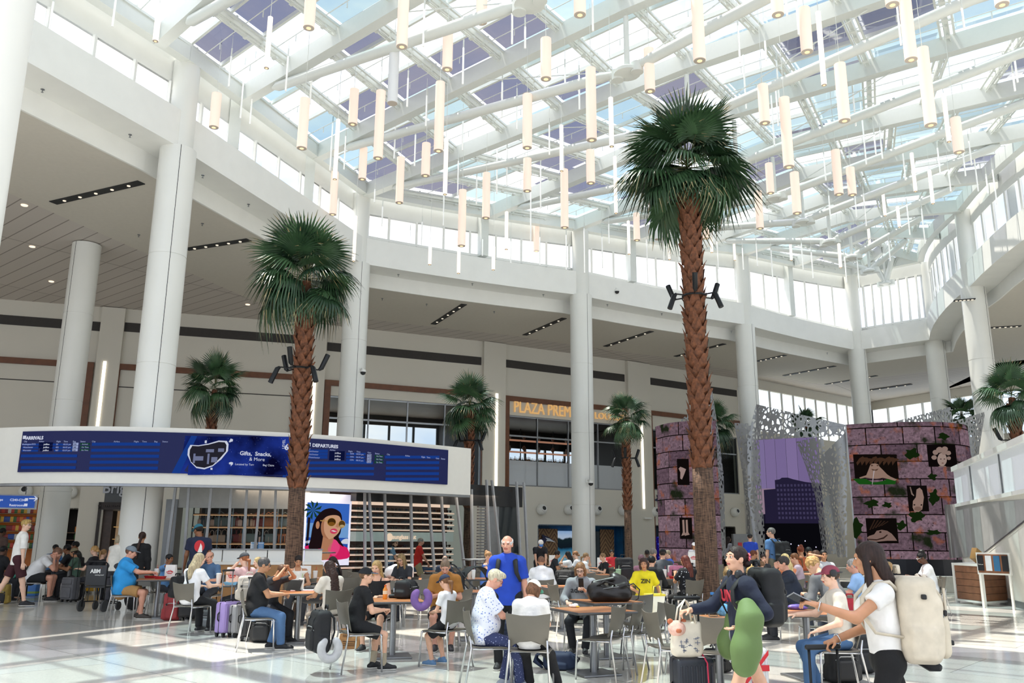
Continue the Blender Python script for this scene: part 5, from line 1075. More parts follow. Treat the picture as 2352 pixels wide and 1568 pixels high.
def table(px,y,rot=15,kind='square',z=.74,size=.78,label=''):
 p=zp(px,y,z);t=thing('cafe_table',label,'table',(p.x,p.y,0),R(rot),'cafe tables')
 key=(kind,size,z)
 if key not in TOPM:
  mb=MB();h=size/2
  if kind=='square':mb.cur=1;mb.rbox((0,0,z-.017),(size,size,.03),.012);mb.cur=0;mb.box((0,0,z-.0005),(size-.03,size-.03,.003))
  else:mb.cur=1;mb.lathe([(h-.008,z-.032),(h,z-.02),(h,z-.006),(h-.006,z-.001)],(0,0,0),36);mb.cur=0;mb.lathe([(h-.014,z-.002),(h-.014,z+.001)],(0,0,0),36)
  tm=[WOODT,EDGE]if kind!='high' else[mat('high_table_white','#d9dcd8',.35),STEEL]
  a=mb.mesh('table_top',tm,40);b=MB().lathe([(.042,.02),(.042,z-.04)],(0,0,0),16).mesh('column',STEEL,40);c=MB().rbox((0,0,.012),(.5,.5,.024),.008).mesh('base',STEEL,40)if kind=='square' else MB().lathe([(.26,0),(.26,.012),(.06,.03)],(0,0,0),28).mesh('base',STEEL,40)
  TOPM[key]=(a,b,c)
 for me in TOPM[key]:obj(me.name,me,t)
 return t,p
TAB={}
for k,px,y,rot,kind,z,size,lab in(('A',1362,1399,22,'square',.74,.8,'empty wooden cafe table in front, beside the person in the white cap'),('B',1392,1379,22,'square',.74,.8,'wooden cafe table holding the black leather bag'),('C',905,1377,12,'square',.74,.8,'wooden cafe table with the orange juice bottle'),('D',688,1359,10,'square',.74,.8,'wooden cafe table before the man in black shirt'),('E',545,1341,15,'square',.74,.8,'cafe table between the blonde woman and the pink shirt'),('F',365,1329,20,'square',.74,.8,'cafe table with fast food before the man in bright blue'),('G',160,1305,15,'square',.74,.8,'cafe table under the bald man in white tee at left'),('H',722,1335,10,'square',.74,.75,'cafe table behind the girl with very long hair'),('I',925,1329,5,'square',.74,.8,'wooden cafe table in front of the woman with phone and glasses'),('J',1012,1311,10,'square',.74,.8,'wooden cafe table behind the man in mustard tee'),('K',1082,1328,15,'square',.74,.8,'cafe table with paper cups beside the stroller'),('L',1088,1357,15,'square',.74,.7,'wooden cafe table edge between mustard tee and stroller'),('M',1290,1346,15,'square',.74,.8,'wooden cafe table left of the grey hoodie'),('N',1372,1319,15,'square',.74,.8,'wooden cafe table behind the grey hoodie'),('O',1412,1336,15,'square',.74,.8,'wooden cafe table with the white cup and black backpack'),('P',1392,1304,12,'square',.74,.9,'cafe table of the group with the boy in black'),('Q',1290,1299,12,'square',.74,.9,'cafe table of the group eating by the middle column'),('R',1550,1327,10,'square',.74,.9,'cafe table covered with red and white food wrappers'),('S',1648,1417,0,'round',.74,.62,'small round wooden table at the foot of the tallest palm'),('T',1850,1405,10,'square',.74,.75,'cafe table in front of the man in maroon cap'),('U',1772,1303,10,'square',.74,.85,'cafe table with leftover trays right of the palm'),('V',1755,1331,10,'square',.74,.85,'cafe table with water bottles before the navy tee man'),('W',2070,1337,10,'square',.74,.75,'cafe table before the seated woman in white tee at right'),('X',390,1304,10,'square',.74,.8,'cafe table with the red tray left of the counter'),('Y',942,1271,0,'high',1.1,.9,'white topped high table before the man in blue polo'),('Z',1000,1270,0,'high',1.1,.9,'white topped high table with the crumpled food bag'),('YY',1090,1283,0,'high',1.1,.6,'white topped high table right of the shop posts'),('ZZ',735,1267,0,'high',1.2,.8,'narrow high table in front of the poster')):
 TAB[k]=table(px,y,rot,kind,z,size,lab)
def _seg(P,a,b):
 ba=b-a;t=np.clip(((P-a)@ba)/max(1e-9,ba@ba),0,1);return t,np.linalg.norm(P-a-t[...,None]*ba,axis=-1)
def _dist(pr,P):
 k=pr[0]
 if k in('c','C','D'):
  a,b,ra,rb=pr[1:5];t,d=_seg(P,a,b);d=d-(ra+(rb-ra)*t)
  if k!='c':u=(b-a)/np.linalg.norm(b-a);d=np.maximum(d,(P-b)@u)
  if k=='D':d=np.maximum(d,-((P-a)@u))
  return d
 if k=='f':
  a,b,ra,rb,dr,fl=pr[1:7];q=P+((P-a)@dr)[...,None]*dr*(1/fl-1);t,d=_seg(q,a,b);return(d-(ra+(rb-ra)*t))*min(1,fl+.15)
 if k=='e':
  c,r,M3=pr[1:4];q=(P-c)@M3;a=np.linalg.norm(q/r,axis=-1);b=np.linalg.norm(q/(r*r),axis=-1);return a*(a-1)/np.maximum(b,1e-6)
 if k=='b':
  c,h,rr,M3=pr[1:5];q=np.abs((P-c)@M3)-(h-rr);return np.linalg.norm(np.maximum(q,0),axis=-1)+np.minimum(q.max(-1),0)-rr
def _bb(pr):
 k=pr[0]
 if k in 'cCDf':a,b,r=pr[1],pr[2],max(pr[3],pr[4]);return np.minimum(a,b)-r,np.maximum(a,b)+r
 r=np.linalg.norm(pr[2])if k=='b' else max(pr[2]);return pr[1]-r,pr[1]+r
I3=np.eye(3);A=lambda*v:np.array(v if len(v)>1 else v[0],float)
def sdf(prims,res,k=.03,subs=(),cuts=(),bump=0,bs=40):
 lo=np.min([_bb(p)[0]for p in prims],0)-2.5*res;hi=np.max([_bb(p)[1]for p in prims],0)+2.5*res
 n=np.ceil((hi-lo)/res).astype(int)+1;ax=[lo[i]+res*np.arange(n[i])for i in range(3)];Dm=np.full(n,9.0)
 def sl(p,m):
  a,b=_bb(p);i0=np.maximum(0,((a-m-lo)/res).astype(int));i1=np.minimum(n,((b+m-lo)/res).astype(int)+2);return tuple(slice(i0[i],max(i0[i]+1,i1[i]))for i in range(3))
 def pts(s):return np.stack(np.meshgrid(ax[0][s[0]],ax[1][s[1]],ax[2][s[2]],indexing='ij'),-1)
 for p in prims:
  s=sl(p,k+2*res);d=_dist(p,pts(s));a=Dm[s];h=np.clip(.5+.5*(a-d)/k,0,1);Dm[s]=a+(d-a)*h-k*h*(1-h)
 full=(slice(None),)*3
 if bump:P=pts(full);Dm=Dm+bump*(np.sin(P[...,0]*bs+2*np.sin(P[...,2]*bs*.6))*np.sin(P[...,1]*bs*.9+1)*np.sin(P[...,2]*bs*1.1))
 for c,nn in cuts:Dm=np.maximum(Dm,(pts(full)-A(c))@A(nn))
 for p in subs:s=sl(p,2*res);Dm[s]=np.maximum(Dm[s],-_dist(p,pts(s)))
 ins=Dm<0;nx,ny,nz=n
 acc=np.zeros((nx-1,ny-1,nz-1,3));cnt=np.zeros((nx-1,ny-1,nz-1))
 E=[]
 for axi in range(3):
  o=[slice(None)]*3;o2=[slice(None)]*3;o[axi]=slice(0,-1);o2[axi]=slice(1,None)
  d0,d1=Dm[tuple(o)],Dm[tuple(o2)];cr=(d0<0)!=(d1<0);t=np.where(cr,d0/np.where(cr,d0-d1,1),0);E.append((cr,ins[tuple(o)]))
  b1,b2=[i for i in range(3)if i!=axi]
  for u in(0,1):
   for v in(0,1):
    s=[slice(None)]*3;s[b1]=slice(u,u+n[b1]-1);s[b2]=slice(v,v+n[b2]-1);s=tuple(s);c=cr[s];cnt+=c
    acc[...,axi]+=np.where(c,t[s],0)
    if u:acc[...,b1]+=c
    if v:acc[...,b2]+=c
 m=cnt>0;idx=-np.ones(m.shape,int);idx[m]=np.arange(m.sum());ijk=np.argwhere(m);V_=lo+res*(ijk+acc[m]/cnt[m][:,None]);Q=[]
 for axi,(cr,i0)in enumerate(E):
  b1,b2=[(1,2),(2,0),(0,1)][axi];g=np.argwhere(cr);ok=(g[:,b1]>0)&(g[:,b2]>0)&(g[:,b1]<n[b1]-1)&(g[:,b2]<n[b2]-1);g=g[ok]
  if not len(g):continue
  f=i0[tuple(g.T)]
  def at(db1,db2):q=g.copy();q[:,b1]+=db1;q[:,b2]+=db2;return idx[tuple(q.T)]
  q=np.stack([at(-1,-1),at(0,-1),at(0,0),at(-1,0)],1);q[~f]=q[~f][:,::-1];Q.append(q)
 return V_,(np.concatenate(Q)if Q else np.zeros((0,4),int))
def tomesh(name,parts,mats):
 V_,Q,MI,o=[],[],[],0
 for v,q,m in parts:V_.append(v);Q.append(q+o);MI.append(np.full(len(q),m)if np.isscalar(m)else m);o+=len(v)
 V_=np.concatenate(V_);Q=np.concatenate(Q);MI=np.concatenate(MI);me=bpy.data.meshes.new(name);me.vertices.add(len(V_));me.vertices.foreach_set('co',V_.astype(np.float32).ravel())
 me.loops.add(len(Q)*4);me.loops.foreach_set('vertex_index',Q.astype(np.int32).ravel());me.polygons.add(len(Q));me.polygons.foreach_set('loop_start',np.arange(len(Q),dtype=np.int32)*4)
 for m in mats:me.materials.append(m)
 me.polygons.foreach_set('material_index',MI.astype(np.int32));me.polygons.foreach_set('use_smooth',np.ones(len(Q),bool));me.update(calc_edges=True);me.validate();return me
def uvsphere(c,r,n=8):
 m=MB();m.ball(tuple(c),r,None,n);V_=np.array(m.v);Q=np.array([f if len(f)==4 else(f[0],f[1],f[2],f[2])for f in m.f if len(f)==4]);return V_,Q
SKINS={'l':'#d9a88c','p':'#e3b9a0','t':'#b98562','b':'#8a5a3c','d':'#5a3a28','r':'#d39a82'}
def skinm(k):return mat('skin_'+k,SKINS[k],.5,var=.05,scale=20)
def cloth(c):
 nm='cloth_'+c
 if nm in MATS:return MATS[nm]
 m=mat(nm,c,.85,var=.12,scale=6,bump=.55);b=[n for n in m.node_tree.nodes if n.type=='BUMP'][0];b.inputs['Distance'].default_value=.035;return m
def pattern(name,bg,fg,sc,thr):
 def b(N,L,p,out):
  g=N.new('ShaderNodeTexCoord');v=N.new('ShaderNodeTexVoronoi');v.inputs['Scale'].default_value=sc;L.new(g.outputs['Object'],v.inputs['Vector']);n=N.new('ShaderNodeTexNoise');n.inputs['Scale'].default_value=sc*.8;L.new(g.outputs['Object'],n.inputs['Vector'])
  a=N.new('ShaderNodeMath');a.operation='MULTIPLY_ADD';a.inputs[1].default_value=.5;L.new(n.outputs['Fac'],a.inputs[0]);L.new(v.outputs['Distance'],a.inputs[2]);r=N.new('ShaderNodeValToRGB');r.color_ramp.interpolation='CONSTANT';e=r.color_ramp.elements;e[0].color=lin(fg);e[1].position=thr;e[1].color=lin(bg);L.new(a.outputs[0],r.inputs['Fac']);L.new(r.outputs['Color'],p.inputs['Base Color']);p.inputs['Roughness'].default_value=.85
 return nodemat(name,b)
PATS={'floral':pattern('blue_white_floral','#e6e9f4','#6f86c8',34,.5),'floralnavy':pattern('navy_floral','#39426b','#aab4d6',40,.44),'flowerblack':pattern('black_white_flower','#15161c','#d8dae2',16,.44)}
def cm(c):return PATS[c]if c in PATS else cloth(c)
def hairm(c):
 def b(N,L,p,out):
  g=N.new('ShaderNodeTexCoord');mp=N.new('ShaderNodeMapping');mp.inputs['Scale'].default_value=(70,70,7);L.new(g.outputs['Object'],mp.inputs['Vector']);n=N.new('ShaderNodeTexNoise');n.inputs['Scale'].default_value=1;n.inputs['Detail'].default_value=3;L.new(mp.outputs['Vector'],n.inputs['Vector'])
  r=N.new('ShaderNodeValToRGB');e=r.color_ramp.elements;q=lin(c);e[0].position=.3;e[1].position=.75;e[0].color=tuple(x*.5 for x in q[:3])+(1,);e[1].color=tuple(min(1,x*1.45)for x in q[:3])+(1,);L.new(n.outputs['Fac'],r.inputs['Fac']);L.new(r.outputs['Color'],p.inputs['Base Color']);p.inputs['Roughness'].default_value=.5;p.inputs['Specular IOR Level'].default_value=.3
  bp=N.new('ShaderNodeBump');bp.inputs['Strength'].default_value=.5;bp.inputs['Distance'].default_value=.006;L.new(n.outputs['Fac'],bp.inputs['Height']);L.new(bp.outputs['Normal'],p.inputs['Normal'])
 return nodemat('hair_'+c,b)
EYEW=mat('eye_white','#d8d4cf',.3,var=0);EYED=mat('eye_dark','#2a1c14',.2,var=0);LIPM=mat('lips','#a8584f',.5,var=0)
def rotm(ax,deg):return np.array(Matrix.Rotation(R(deg),3,ax))
def unit(v):return v/max(1e-9,np.linalg.norm(v))
def ik(a,b,l1,l2,pole):
 d=b-a;L_=np.linalg.norm(d);u=unit(d);L2=min(L_,(l1+l2)*.999);b=a+u*L2;x=(l1*l1-l2*l2+L2*L2)/(2*L2);h=math.sqrt(max(0,l1*l1-x*x));p=unit(pole-u*(pole@u));return a+u*x+p*h,b
PEOPLE=[]
def person(label,px,yt,s_px,pose='sit',face=0,lean=12,hd=(0,10,0),hands=None,curl=(30,30),feet=None,sex='m',fat=1.,child=0,skin='l',hair=('short','#3a2a20'),hat=None,top=('tee','#888888'),bot=('pants','#2b2d33'),shoe='#2a2a2c',glasses=None,seat=.46,ch=True,z0=0.,txt=None,chnote=None,palms=(None,None),tw=0,sleeve=None,gap=0.,name='person',sock=None,bust=0):
 near=2 if s_px>145 else 1 if s_px>100 else 0
 res=(.024,.018,.0135)[near];hres=(.0135,.0088,.0062)[near];fres=(.0105,.0078,.0056)[near]
 lean=lean*.6 if lean<28 and pose=='sit' else lean
 wf=(.93 if sex=='f' else 1)*(.88 if child else 1);sit=pose=='sit'
 pel=A(0,0,.108 if sit else .95);a1,a2=R(lean*.7),R(lean*1.25)
 mid=pel+.22*A(0,math.sin(a1),math.cos(a1));u=A(0,math.sin(a2),math.cos(a2));nb=mid+.30*u
 r=A(math.cos(R(tw)),-math.sin(R(tw)),0);f=np.cross(u,r)
 hy,hp,hr=hd;na=R(lean*.9+hp*.45);hb=nb+.075*A(0,math.sin(na),math.cos(na))
 HM=rotm('Z',-hy-tw)@rotm('X',-(hp))@rotm('Y',hr);HC=hb+HM@A(0,.022,.095)
 top_z=(HC+HM@A(0,0,.122))[2]+(.012 if hat else 0)
 Yd=F_PX/s_px;hw=dp(px,yt,Yd)
 if sit:sc=(hw.z-seat-z0)/top_z
 else:sc=(hw.z-z0)/top_z
 sc=min(1.22,max(.72,sc));sz=(seat/sc)if sit else 0.
 off=A(0,0,sz)
 pel=pel+off;mid=mid+off;nb=nb+off;hb=hb+off;HC=HC+off
 rz=-R(face);RM=rotm('Z',-face);hw_xy=A(hw.x,hw.y)-(RM@HC)[:2]*sc
 t=thing(name,label,'person',(hw_xy[0],hw_xy[1],z0),rz);t.scale=(sc,sc,sc);PEOPLE.append(t)
 tz=.745/sc+.03
 hip=[pel+A(x*.092*wf,0,-.02)for x in(-1,1)]
 if feet is None:feet=((-.12,.40,.085),(.12,.42,.085))if sit else((-.11,.02,.085),(.11,.0,.085))
 kne,ank=[],[]
 for i in(0,1):
  sx=-1 if i==0 else 1;k_,a_=ik(hip[i],A(feet[i][0],feet[i][1],feet[i][2]),.435,.42,A(sx*.25,1,.5 if sit else .1));kne.append(k_);ank.append(a_)
 sh=[nb-.065*u+x*.178*wf*r for x in(-1,1)]
 if hands is None:hands=((-.16,.42,tz),(.16,.42,tz))if sit else((-.25,.04,.80),(.25,.04,.80))
 elb,wri,hdir=[],[],[]
 for i in(0,1):
  sx=-1 if i==0 else 1;h_=A(*hands[i]);
  if isinstance(hands[i],tuple)and len(hands[i])==4:h_=HC+HM@A(*hands[i][:3])
  e_,w_=ik(sh[i],h_,.285,.25,A(sx*.55,-.45,-.75));elb.append(e_);wri.append(w_);hdir.append(unit(w_-e_))
 g=fat;fl=unit(f)
 legs=[]
 for i in(0,1):legs+=[('c',hip[i],kne[i],.083*g**.5*wf,.056),('c',kne[i],ank[i],.054,.036),('c',(kne[i]*.7+ank[i]*.3)+A(0,-.012,0),(kne[i]*.55+ank[i]*.45),.05,.042)]
 torso=[('f',hip[0]+A(.01,0,.02),hip[1]+A(-.01,0,.02),.105*g,.105*g,A(0,1,0),.95),('f',pel,mid,.132*g*wf,.135*g*wf,fl,.76),('f',mid,nb-.11*u,.138*g*wf,.14*g**.5*wf,fl,.74),('c',sh[0]+.01*r,sh[1]-.01*r,.056,.056),('c',nb-.03*u,nb-.03*u+.001,.075,.075)]
 if g>1.12:torso.append(('e',(pel+mid)/2+fl*.06*g+A(0,0,.03),A(.15*g,.12*g,.15),I3))
 if bust:torso+=[('e',nb-.17*u+fl*.085+x*.07*r,A(.065,.06,.065)*bust,I3)for x in(-1,1)]
 neck=[('c',nb-.04*u,hb+HM@A(0,0,.02),.056*wf**.5,.05)]
 arms=[]
 for i in(0,1):arms+=[('c',sh[i],elb[i],.049*wf*g**.4,.04*wf),('c',elb[i],wri[i],.04*wf,.027)]
 SK=skinm(skin);parts=[]
 v,q=sdf(torso+neck+legs+arms+[('c',ank[i],ank[i]+A(0,.12,-.05),.035,.03)for i in(0,1)],res,.028);parts.append((v,q,0))
 H=lambda x,y,z:HC+HM@A(x,y,z)
 hs=.95 if child else 1
 hp_=[('e',H(0,-.012,.03),A(.074,.093,.085),HM),('e',H(0,.018,-.025),A(.059,.073,.083),HM),('e',H(0,.036,-.075),A(.042,.046,.036),HM),('c',H(0,.088,.012),H(0,.106,-.026),.0085,.0125),('e',H(0,.094,-.028),A(.018,.011,.008),HM),('e',H(0,.088,-.054),A(.023,.011,.0115),HM),('c',H(-.042,.075,.032),H(.042,.075,.032),.0125,.0125),('c',H(-.044,.079,.0235),H(-.02,.085,.0235),.0062,.0062),('c',H(.044,.079,.0235),H(.02,.085,.0235),.0062,.0062),('e',H(-.036,.062,-.02),A(.024,.024,.024),HM),('e',H(.036,.062,-.02),A(.024,.024,.024),HM)]+[('e',H(x*.074,-.004,-.008),A(.011,.021,.031),HM)for x in(-1,1)]+[('c',hb-.05*u,H(0,-.005,-.04),.05,.05)]
 v,q=sdf(hp_,hres,.016,[('e',H(x*.031,.1,.012),A(.0135,.014,.0072),HM)for x in(-1,1)]);c=(v[q].mean(1)-HC)@HM;mi=np.zeros(len(q),int)
 mi[(np.abs(c[:,0])<.025)&(np.abs(c[:,2]+.054)<.0085)&(c[:,1]>.082)]=1;mi[(np.abs(np.abs(c[:,0])-.031)<.018)&(np.abs(c[:,2]-.034)<.0042)&(c[:,1]>.06)]=2
 parts.append((v,q,mi))
 for x in(-1,1):
  v,q=uvsphere(H(x*.031,.0805,.012),.0125);c=(v[q].mean(1)-HC)@HM;mi=np.full(len(q),3);mi[(c[:,1]>.0862)&(abs(c[:,0]-x*.031)<.0085)]=4;parts.append((v,q,mi))
 for i in(0,1):
  d=hdir[i];n=A(0,0,-1)if sit else A(-1 if i else 1,0,0)
  if palms[i]is not None:n=A(*palms[i])
  n=unit(n-d*(n@d));th=np.cross(d,n)*(1 if i else-1);W_=wri[i];pr=[];cu=curl[i];hsz=.86 if child else .95 if sex=='f' else 1.02
  for k in range(4):
   bse=W_+hsz*(d*.088+th*(.031-.0205*k)-d*.004*(k==3));ln=hsz*(.068,.076,.07,.054)[k];pr.append(('c',W_+hsz*(d*.012+th*(.016-.0105*k)),bse,.0155*hsz,.0115*hsz))
   a_=R(cu*(.7+.12*k));d1=d*math.cos(a_)+n*math.sin(a_);a_=R(cu*(1.7+.15*k));d2=d*math.cos(a_)+n*math.sin(a_);m_=bse+d1*ln*.52;pr+=[('c',bse,m_,.0092*hsz,.0085*hsz),('c',m_,m_+d2*ln*.5,.0083*hsz,.0068*hsz)]
  tb=W_+hsz*(d*.028+th*.03);t1=tb+hsz*.042*unit(d*.6+th*.7+n*.25);t2=t1+hsz*.036*unit(d*.85+th*.2+n*.45);pr+=[('c',W_+hsz*d*.01,tb,.016,.014),('c',tb,t1,.0125*hsz,.0105*hsz),('c',t1,t2,.0098*hsz,.0078*hsz),('c',W_-d*.03,W_+d*.015,.0255,.021)]
  v,q=sdf(pr,fres,.006);parts.append((v,q,0))
 hc=hair[1];obj('body',tomesh('body',parts,[SK,LIPM,hairm(hc),EYEW,EYED]),t)
 ks,tc=top;infl=.018 if ks in('tee','shirt','polo','tank','vest')else .03 if ks in('hoodie','sweat','loose','dress')else .018
 def grow(pr,e):pr=list(pr);pr.__setitem__(slice(3,5),[pr[3]+e,pr[4]+e])if pr[0]in 'cCf' else pr.__setitem__(2,pr[2]+e);return tuple(pr)
 tp=[grow(p,infl)for p in torso[1:3]]+[grow(p,infl*.8)for p in torso[3:4]]+[grow(p,infl*.5)for p in torso[5:]]
 hem=pel+(A(0,.02,-.02)if sit else A(0,0,-.10));
 if gap:hem=pel+A(0,0,gap)
 tp.append(('f',mid,hem,.135*g*wf+infl,(.14*g*wf+infl)if not gap else .13*g*wf+infl*.6,fl,.8))
 if not gap and sit:tp.append(grow(('f',hip[0]+A(.01,-.01,.03),hip[1]+A(-.01,-.01,.03),.108*g,.108*g,A(0,1,0),.95),.012))
 sl_=sleeve if sleeve is not None else{'tee':.62,'polo':.66,'shirt':.62,'loose':.75,'tank':0,'vest':0,'hoodie':2,'sweat':2,'dress':2,'long':2}.get(ks,.6)
 for i in(0,1):
  if sl_>1:tp+=[('c',sh[i],elb[i],.056*wf*g**.4+infl*.7,.047*wf+infl*.6),('C',elb[i],elb[i]+(wri[i]-elb[i])*.93,.047*wf+infl*.6,.034+infl*.4)]
  elif sl_>0:tp.append(('C',sh[i],sh[i]+(elb[i]-sh[i])*sl_,.054*wf*g**.4+infl*.7,.052*wf*g**.4+infl*.9))
 if ks in('hoodie',):tp+=[('f',nb-.03*u-fl*.075-.07*r,nb-.03*u-fl*.075+.07*r,.06,.06,u,1.0),('c',nb+.005*u+.06*r,nb-.02*u+fl*.06+.02*r,.03,.024),('c',nb+.005*u-.06*r,nb-.02*u+fl*.06-.02*r,.03,.024)]
 if ks in('polo','shirt'):tp+=[('c',nb+.012*u+.05*r-fl*.03,nb+.0*u+.03*r+fl*.05,.017,.015),('c',nb+.012*u-.05*r-fl*.03,nb+.0*u-.03*r+fl*.05,.017,.015),('c',nb+.015*u+.045*r-fl*.04,nb+.015*u-.045*r-fl*.04,.017,.017)]
 if ks=='dress':tp+=[('f',pel,A(0,0,.25),.17*g,.24,A(0,1,0),.8)]
 cuts=[]if ks=='dress' and not sit else[((0,0,sz-.004),(0,0,-1))]if sit and not gap else[(hem+A(0,0,-.02),(0,0,-1))]
 if ks in('tank',):cuts.append((nb-.045*u,u))
 v,q=sdf(tp,res*.92,.035 if not gap else .025,(),cuts,.003 if near else 0,26);so=obj('shirt' if ks!='dress' else 'dress',tomesh('shirt',[(v,q,0)],[cm(tc)]),t)
 if ks=='tank':
  mb=MB()
  for x in(-1,1):mb.tube([nb-.05*u+x*.075*r+fl*.085,nb+.0*u+x*.07*r+fl*.02,nb-.05*u+x*.07*r-fl*.085],.012,6)
  mb.build('strap',cm(tc),so)
 kb,bc=bot
 if kb!='none' and ks!='dress':
  e=.016 if kb not in('leggings',)else .008;bp_=[grow(torso[0],e*.8),('f',pel+A(0,0,-.03),pel+A(0,0,.06),.128*g*wf+e*.6,.126*g*wf+e*.5,A(0,1,0),.8)]
  for i in(0,1):
   if kb in('shorts','shortshort'):
    q_=.82 if kb=='shorts' else .42;bp_.append(('C',hip[i],hip[i]+(kne[i]-hip[i])*q_,.085*g**.5+e,.078*g**.3+e*1.4 if kb=='shorts' else .084+e))
   else:bp_+=[('c',hip[i],kne[i],.085*g**.5*wf+e,.06+e),('C',kne[i],ank[i]+A(0,0,.0),.058+e,.045+e*(1.2 if kb=='pants' else .3))]
  if gap:bp_.append(('f',pel,pel+A(0,0,gap+.02),.132*g*wf+e*.5,.128*g*wf,fl,.78))
  v,q=sdf(bp_,res*.92,.026,(),(),.002 if near else 0,24);obj('trousers' if kb=='pants' else kb if kb!='shortshort' else 'shorts',tomesh('trousers',[(v,q,0)],[cm(bc)]),t)
 for i in(0,1):
  fd=unit(A(.12*(1 if i else-1),1,0));a_=ank[i];toe=a_+fd*.165+A(0,0,-.052 if feet[i][2]<.1 else-.075);heel=a_+fd*-.045+A(0,0,-.045)
  if sock and near:
   v,q=sdf([('D',a_+unit(kne[i]-a_)*.17,a_+A(0,0,-.02),.05,.045)],res*.7,.01);obj('sock',tomesh('sock',[(v,q,0)],[cloth(sock)]),t)
  v,q=sdf([('f',heel,toe,.046,.042,A(0,0,1),.85),('c',a_+A(0,0,.0),a_+fd*.09+A(0,0,-.035),.044,.038)],min(res*.8,.014),.03,(),[((0,0,a_[2]-.085),(0,0,-1))]);v2,q2=sdf([('f',heel+A(0,0,-.028),toe+A(0,0,-.02),.05,.046,A(0,0,1),.35)],min(res*.8,.014),.01)
  obj('shoe',tomesh('shoe',[(v,q,0),(v2,q2,1)],[mat('shoe_'+shoe,shoe,.6),mat('shoe_sole','#cfccc6',.7)]),t)
 st=hair[0];hp2=[('e',H(0,-.014,.036),A(.083,.101,.09),HM)];sub=[('e',H(0,.105,-.035),A(.078,.06,.112),HM)];hcut=[];bmp=.0
 down=A(0,0,-1.)
 bk=H(0,-.085,0)
 if st in('short','buzz','side','bald','curly'):sub+=[('e',H(0,.0,-.125),A(.12,.13,.095),HM)]
 if st=='buzz':hp2=[('e',H(0,-.014,.034),A(.0785,.0975,.087),HM)]
 if st=='bald':sub+=[('e',H(0,.035,.10),A(.10,.125,.083),HM)]
 if st=='side':hp2+=[('e',H(.02,.05,.085),A(.06,.06,.04),HM)]
 if st=='curly':hp2=[('e',H(0,-.01,.05),A(.095,.105,.098),HM)];bmp=.008
 tail=nb-.16*u-fl*.135
 if st in('long','verylong'):l2=tail if st=='long' else tail-.2*u-fl*.02;hp2+=[('f',H(0,-.05,.0),nb-fl*.09+.01*u,.078,.075,fl,.8),('f',nb-fl*.09+.01*u,l2,.082,.09 if st=='verylong' else .06,fl,.45)]+[('c',H(x*.068,.0,.0),nb+x*.075*r-fl*.03,.028,.03)for x in(-1,1)];bmp=.006 if st=='verylong' else .003
 if st=='longfront':hp2+=[('f',H(0,-.05,.0),nb-fl*.09,.075,.07,fl,.8)]+[('c',H(x*.066,.01,.0),nb+x*.09*r+fl*.06-.12*u,.03,.022)for x in(-1,1)]
 if st=='bob':hp2+=[('e',H(0,-.03,-.03),A(.092,.088,.085),HM)]+[('c',H(x*.074,.02,.02),H(x*.078,.03,-.08),.03,.024)for x in(-1,1)];bmp=.003
 if st in('pony','lowpony'):b0=H(0,-.105,.04 if st=='pony' else-.03);b1=b0+HM@A(0,-.05,-.02);hp2+=[('c',b0,b1,.03,.026),('c',b1,b1+A(0,-.0,-.19)-fl*.015,.03,.014)];sub+=[('e',H(0,.0,-.13),A(.12,.13,.085),HM)]
 if st=='longpony':b0=H(0,-.1,.02);hp2+=[('c',b0,tail+.05*u,.034,.03),('c',tail+.05*u,tail-.16*u,.03,.016)];sub+=[('e',H(0,.0,-.13),A(.12,.13,.085),HM)]
 if st in('bun','lowbun'):hp2+=[('e',H(0,-.075,.108)if st=='bun' else H(0,-.115,-.03),A(.042,.042,.038),I3)];sub+=[('e',H(0,.0,-.13),A(.12,.13,.085),HM)];bmp=.003
 if st=='puff':hp2+=[('e',H(0,-.05,.12),A(.062,.06,.05),I3)];sub+=[('e',H(0,.0,-.13),A(.12,.13,.085),HM)];bmp=.006
 if st!='none':
  v,q=sdf(hp2,hres*1.15,.02,sub,(),bmp if bmp else .0015,95 if bmp<.005 else 70);obj('hair',tomesh('hair',[(v,q,0)],[hairm(hc)]),t)
 if hat:
  hcol,bk_=hat[0],(len(hat)>1 and hat[1]=='back');sg_=-1 if bk_ else 1
  v,q=sdf([('e',H(0,-.01,.042),A(.091,.109,.092),HM)],hres,.01,(),[(H(0,0,.035),HM@A(0,-.12,-1))]);v2,q2=sdf([('e',H(0,sg_*.115-(.02 if bk_ else 0),.043),A(.072,.075,.009),HM@rotm('X',-8*sg_))],min(hres,.009),.01,[('e',H(0,0,.04),A(.07,.085,.07),HM)])
  m1=cloth(hcol);ho=obj('cap',tomesh('cap',[(v,q,0)],[m1]),t);obj('brim',tomesh('brim',[(v2,q2,0)],[cloth(hat[2])if len(hat)>2 else m1]),ho)
 if glasses and near>=0:
  mb=MB();TT=Matrix.Translation(Vector(HC))@Matrix(HM.tolist()).to_4x4();
  for x in(-1,1):mb.tube([(x*.032+.025*math.cos(k*.6283),.103-abs(x*.032+.025*math.cos(k*.6283))*.12,.008+.019*math.sin(k*.6283))for k in range(10)],.0026,5,TT,closed=True);mb.tube([(x*.056,.096,.013),(x*.079,.0,.012)],.0025,5,TT)
  mb.tube([(-.008,.104,.013),(.008,.104,.013)],.0025,5,TT);mb.build('glasses',mat('glasses_'+glasses,glasses,.3),t)
 if txt:
  body_,col_,sz_,sd=txt;C_=nb-.20*u+fl*sd*(.14*g*.75*wf+infl+.018);rot=Matrix((tuple(-r*sd),tuple(u),tuple(fl*sd))).transposed()
  if body_:text(body_,sz_,cloth(col_),so,'lettering',tuple(C_),rot.to_euler(),.006,'CENTER',.002)
 if ch and sit:
  q_=RM@A(0,.09*sc,0);chair(hw_xy[0]+q_[0],hw_xy[1]+q_[1],face,chnote)
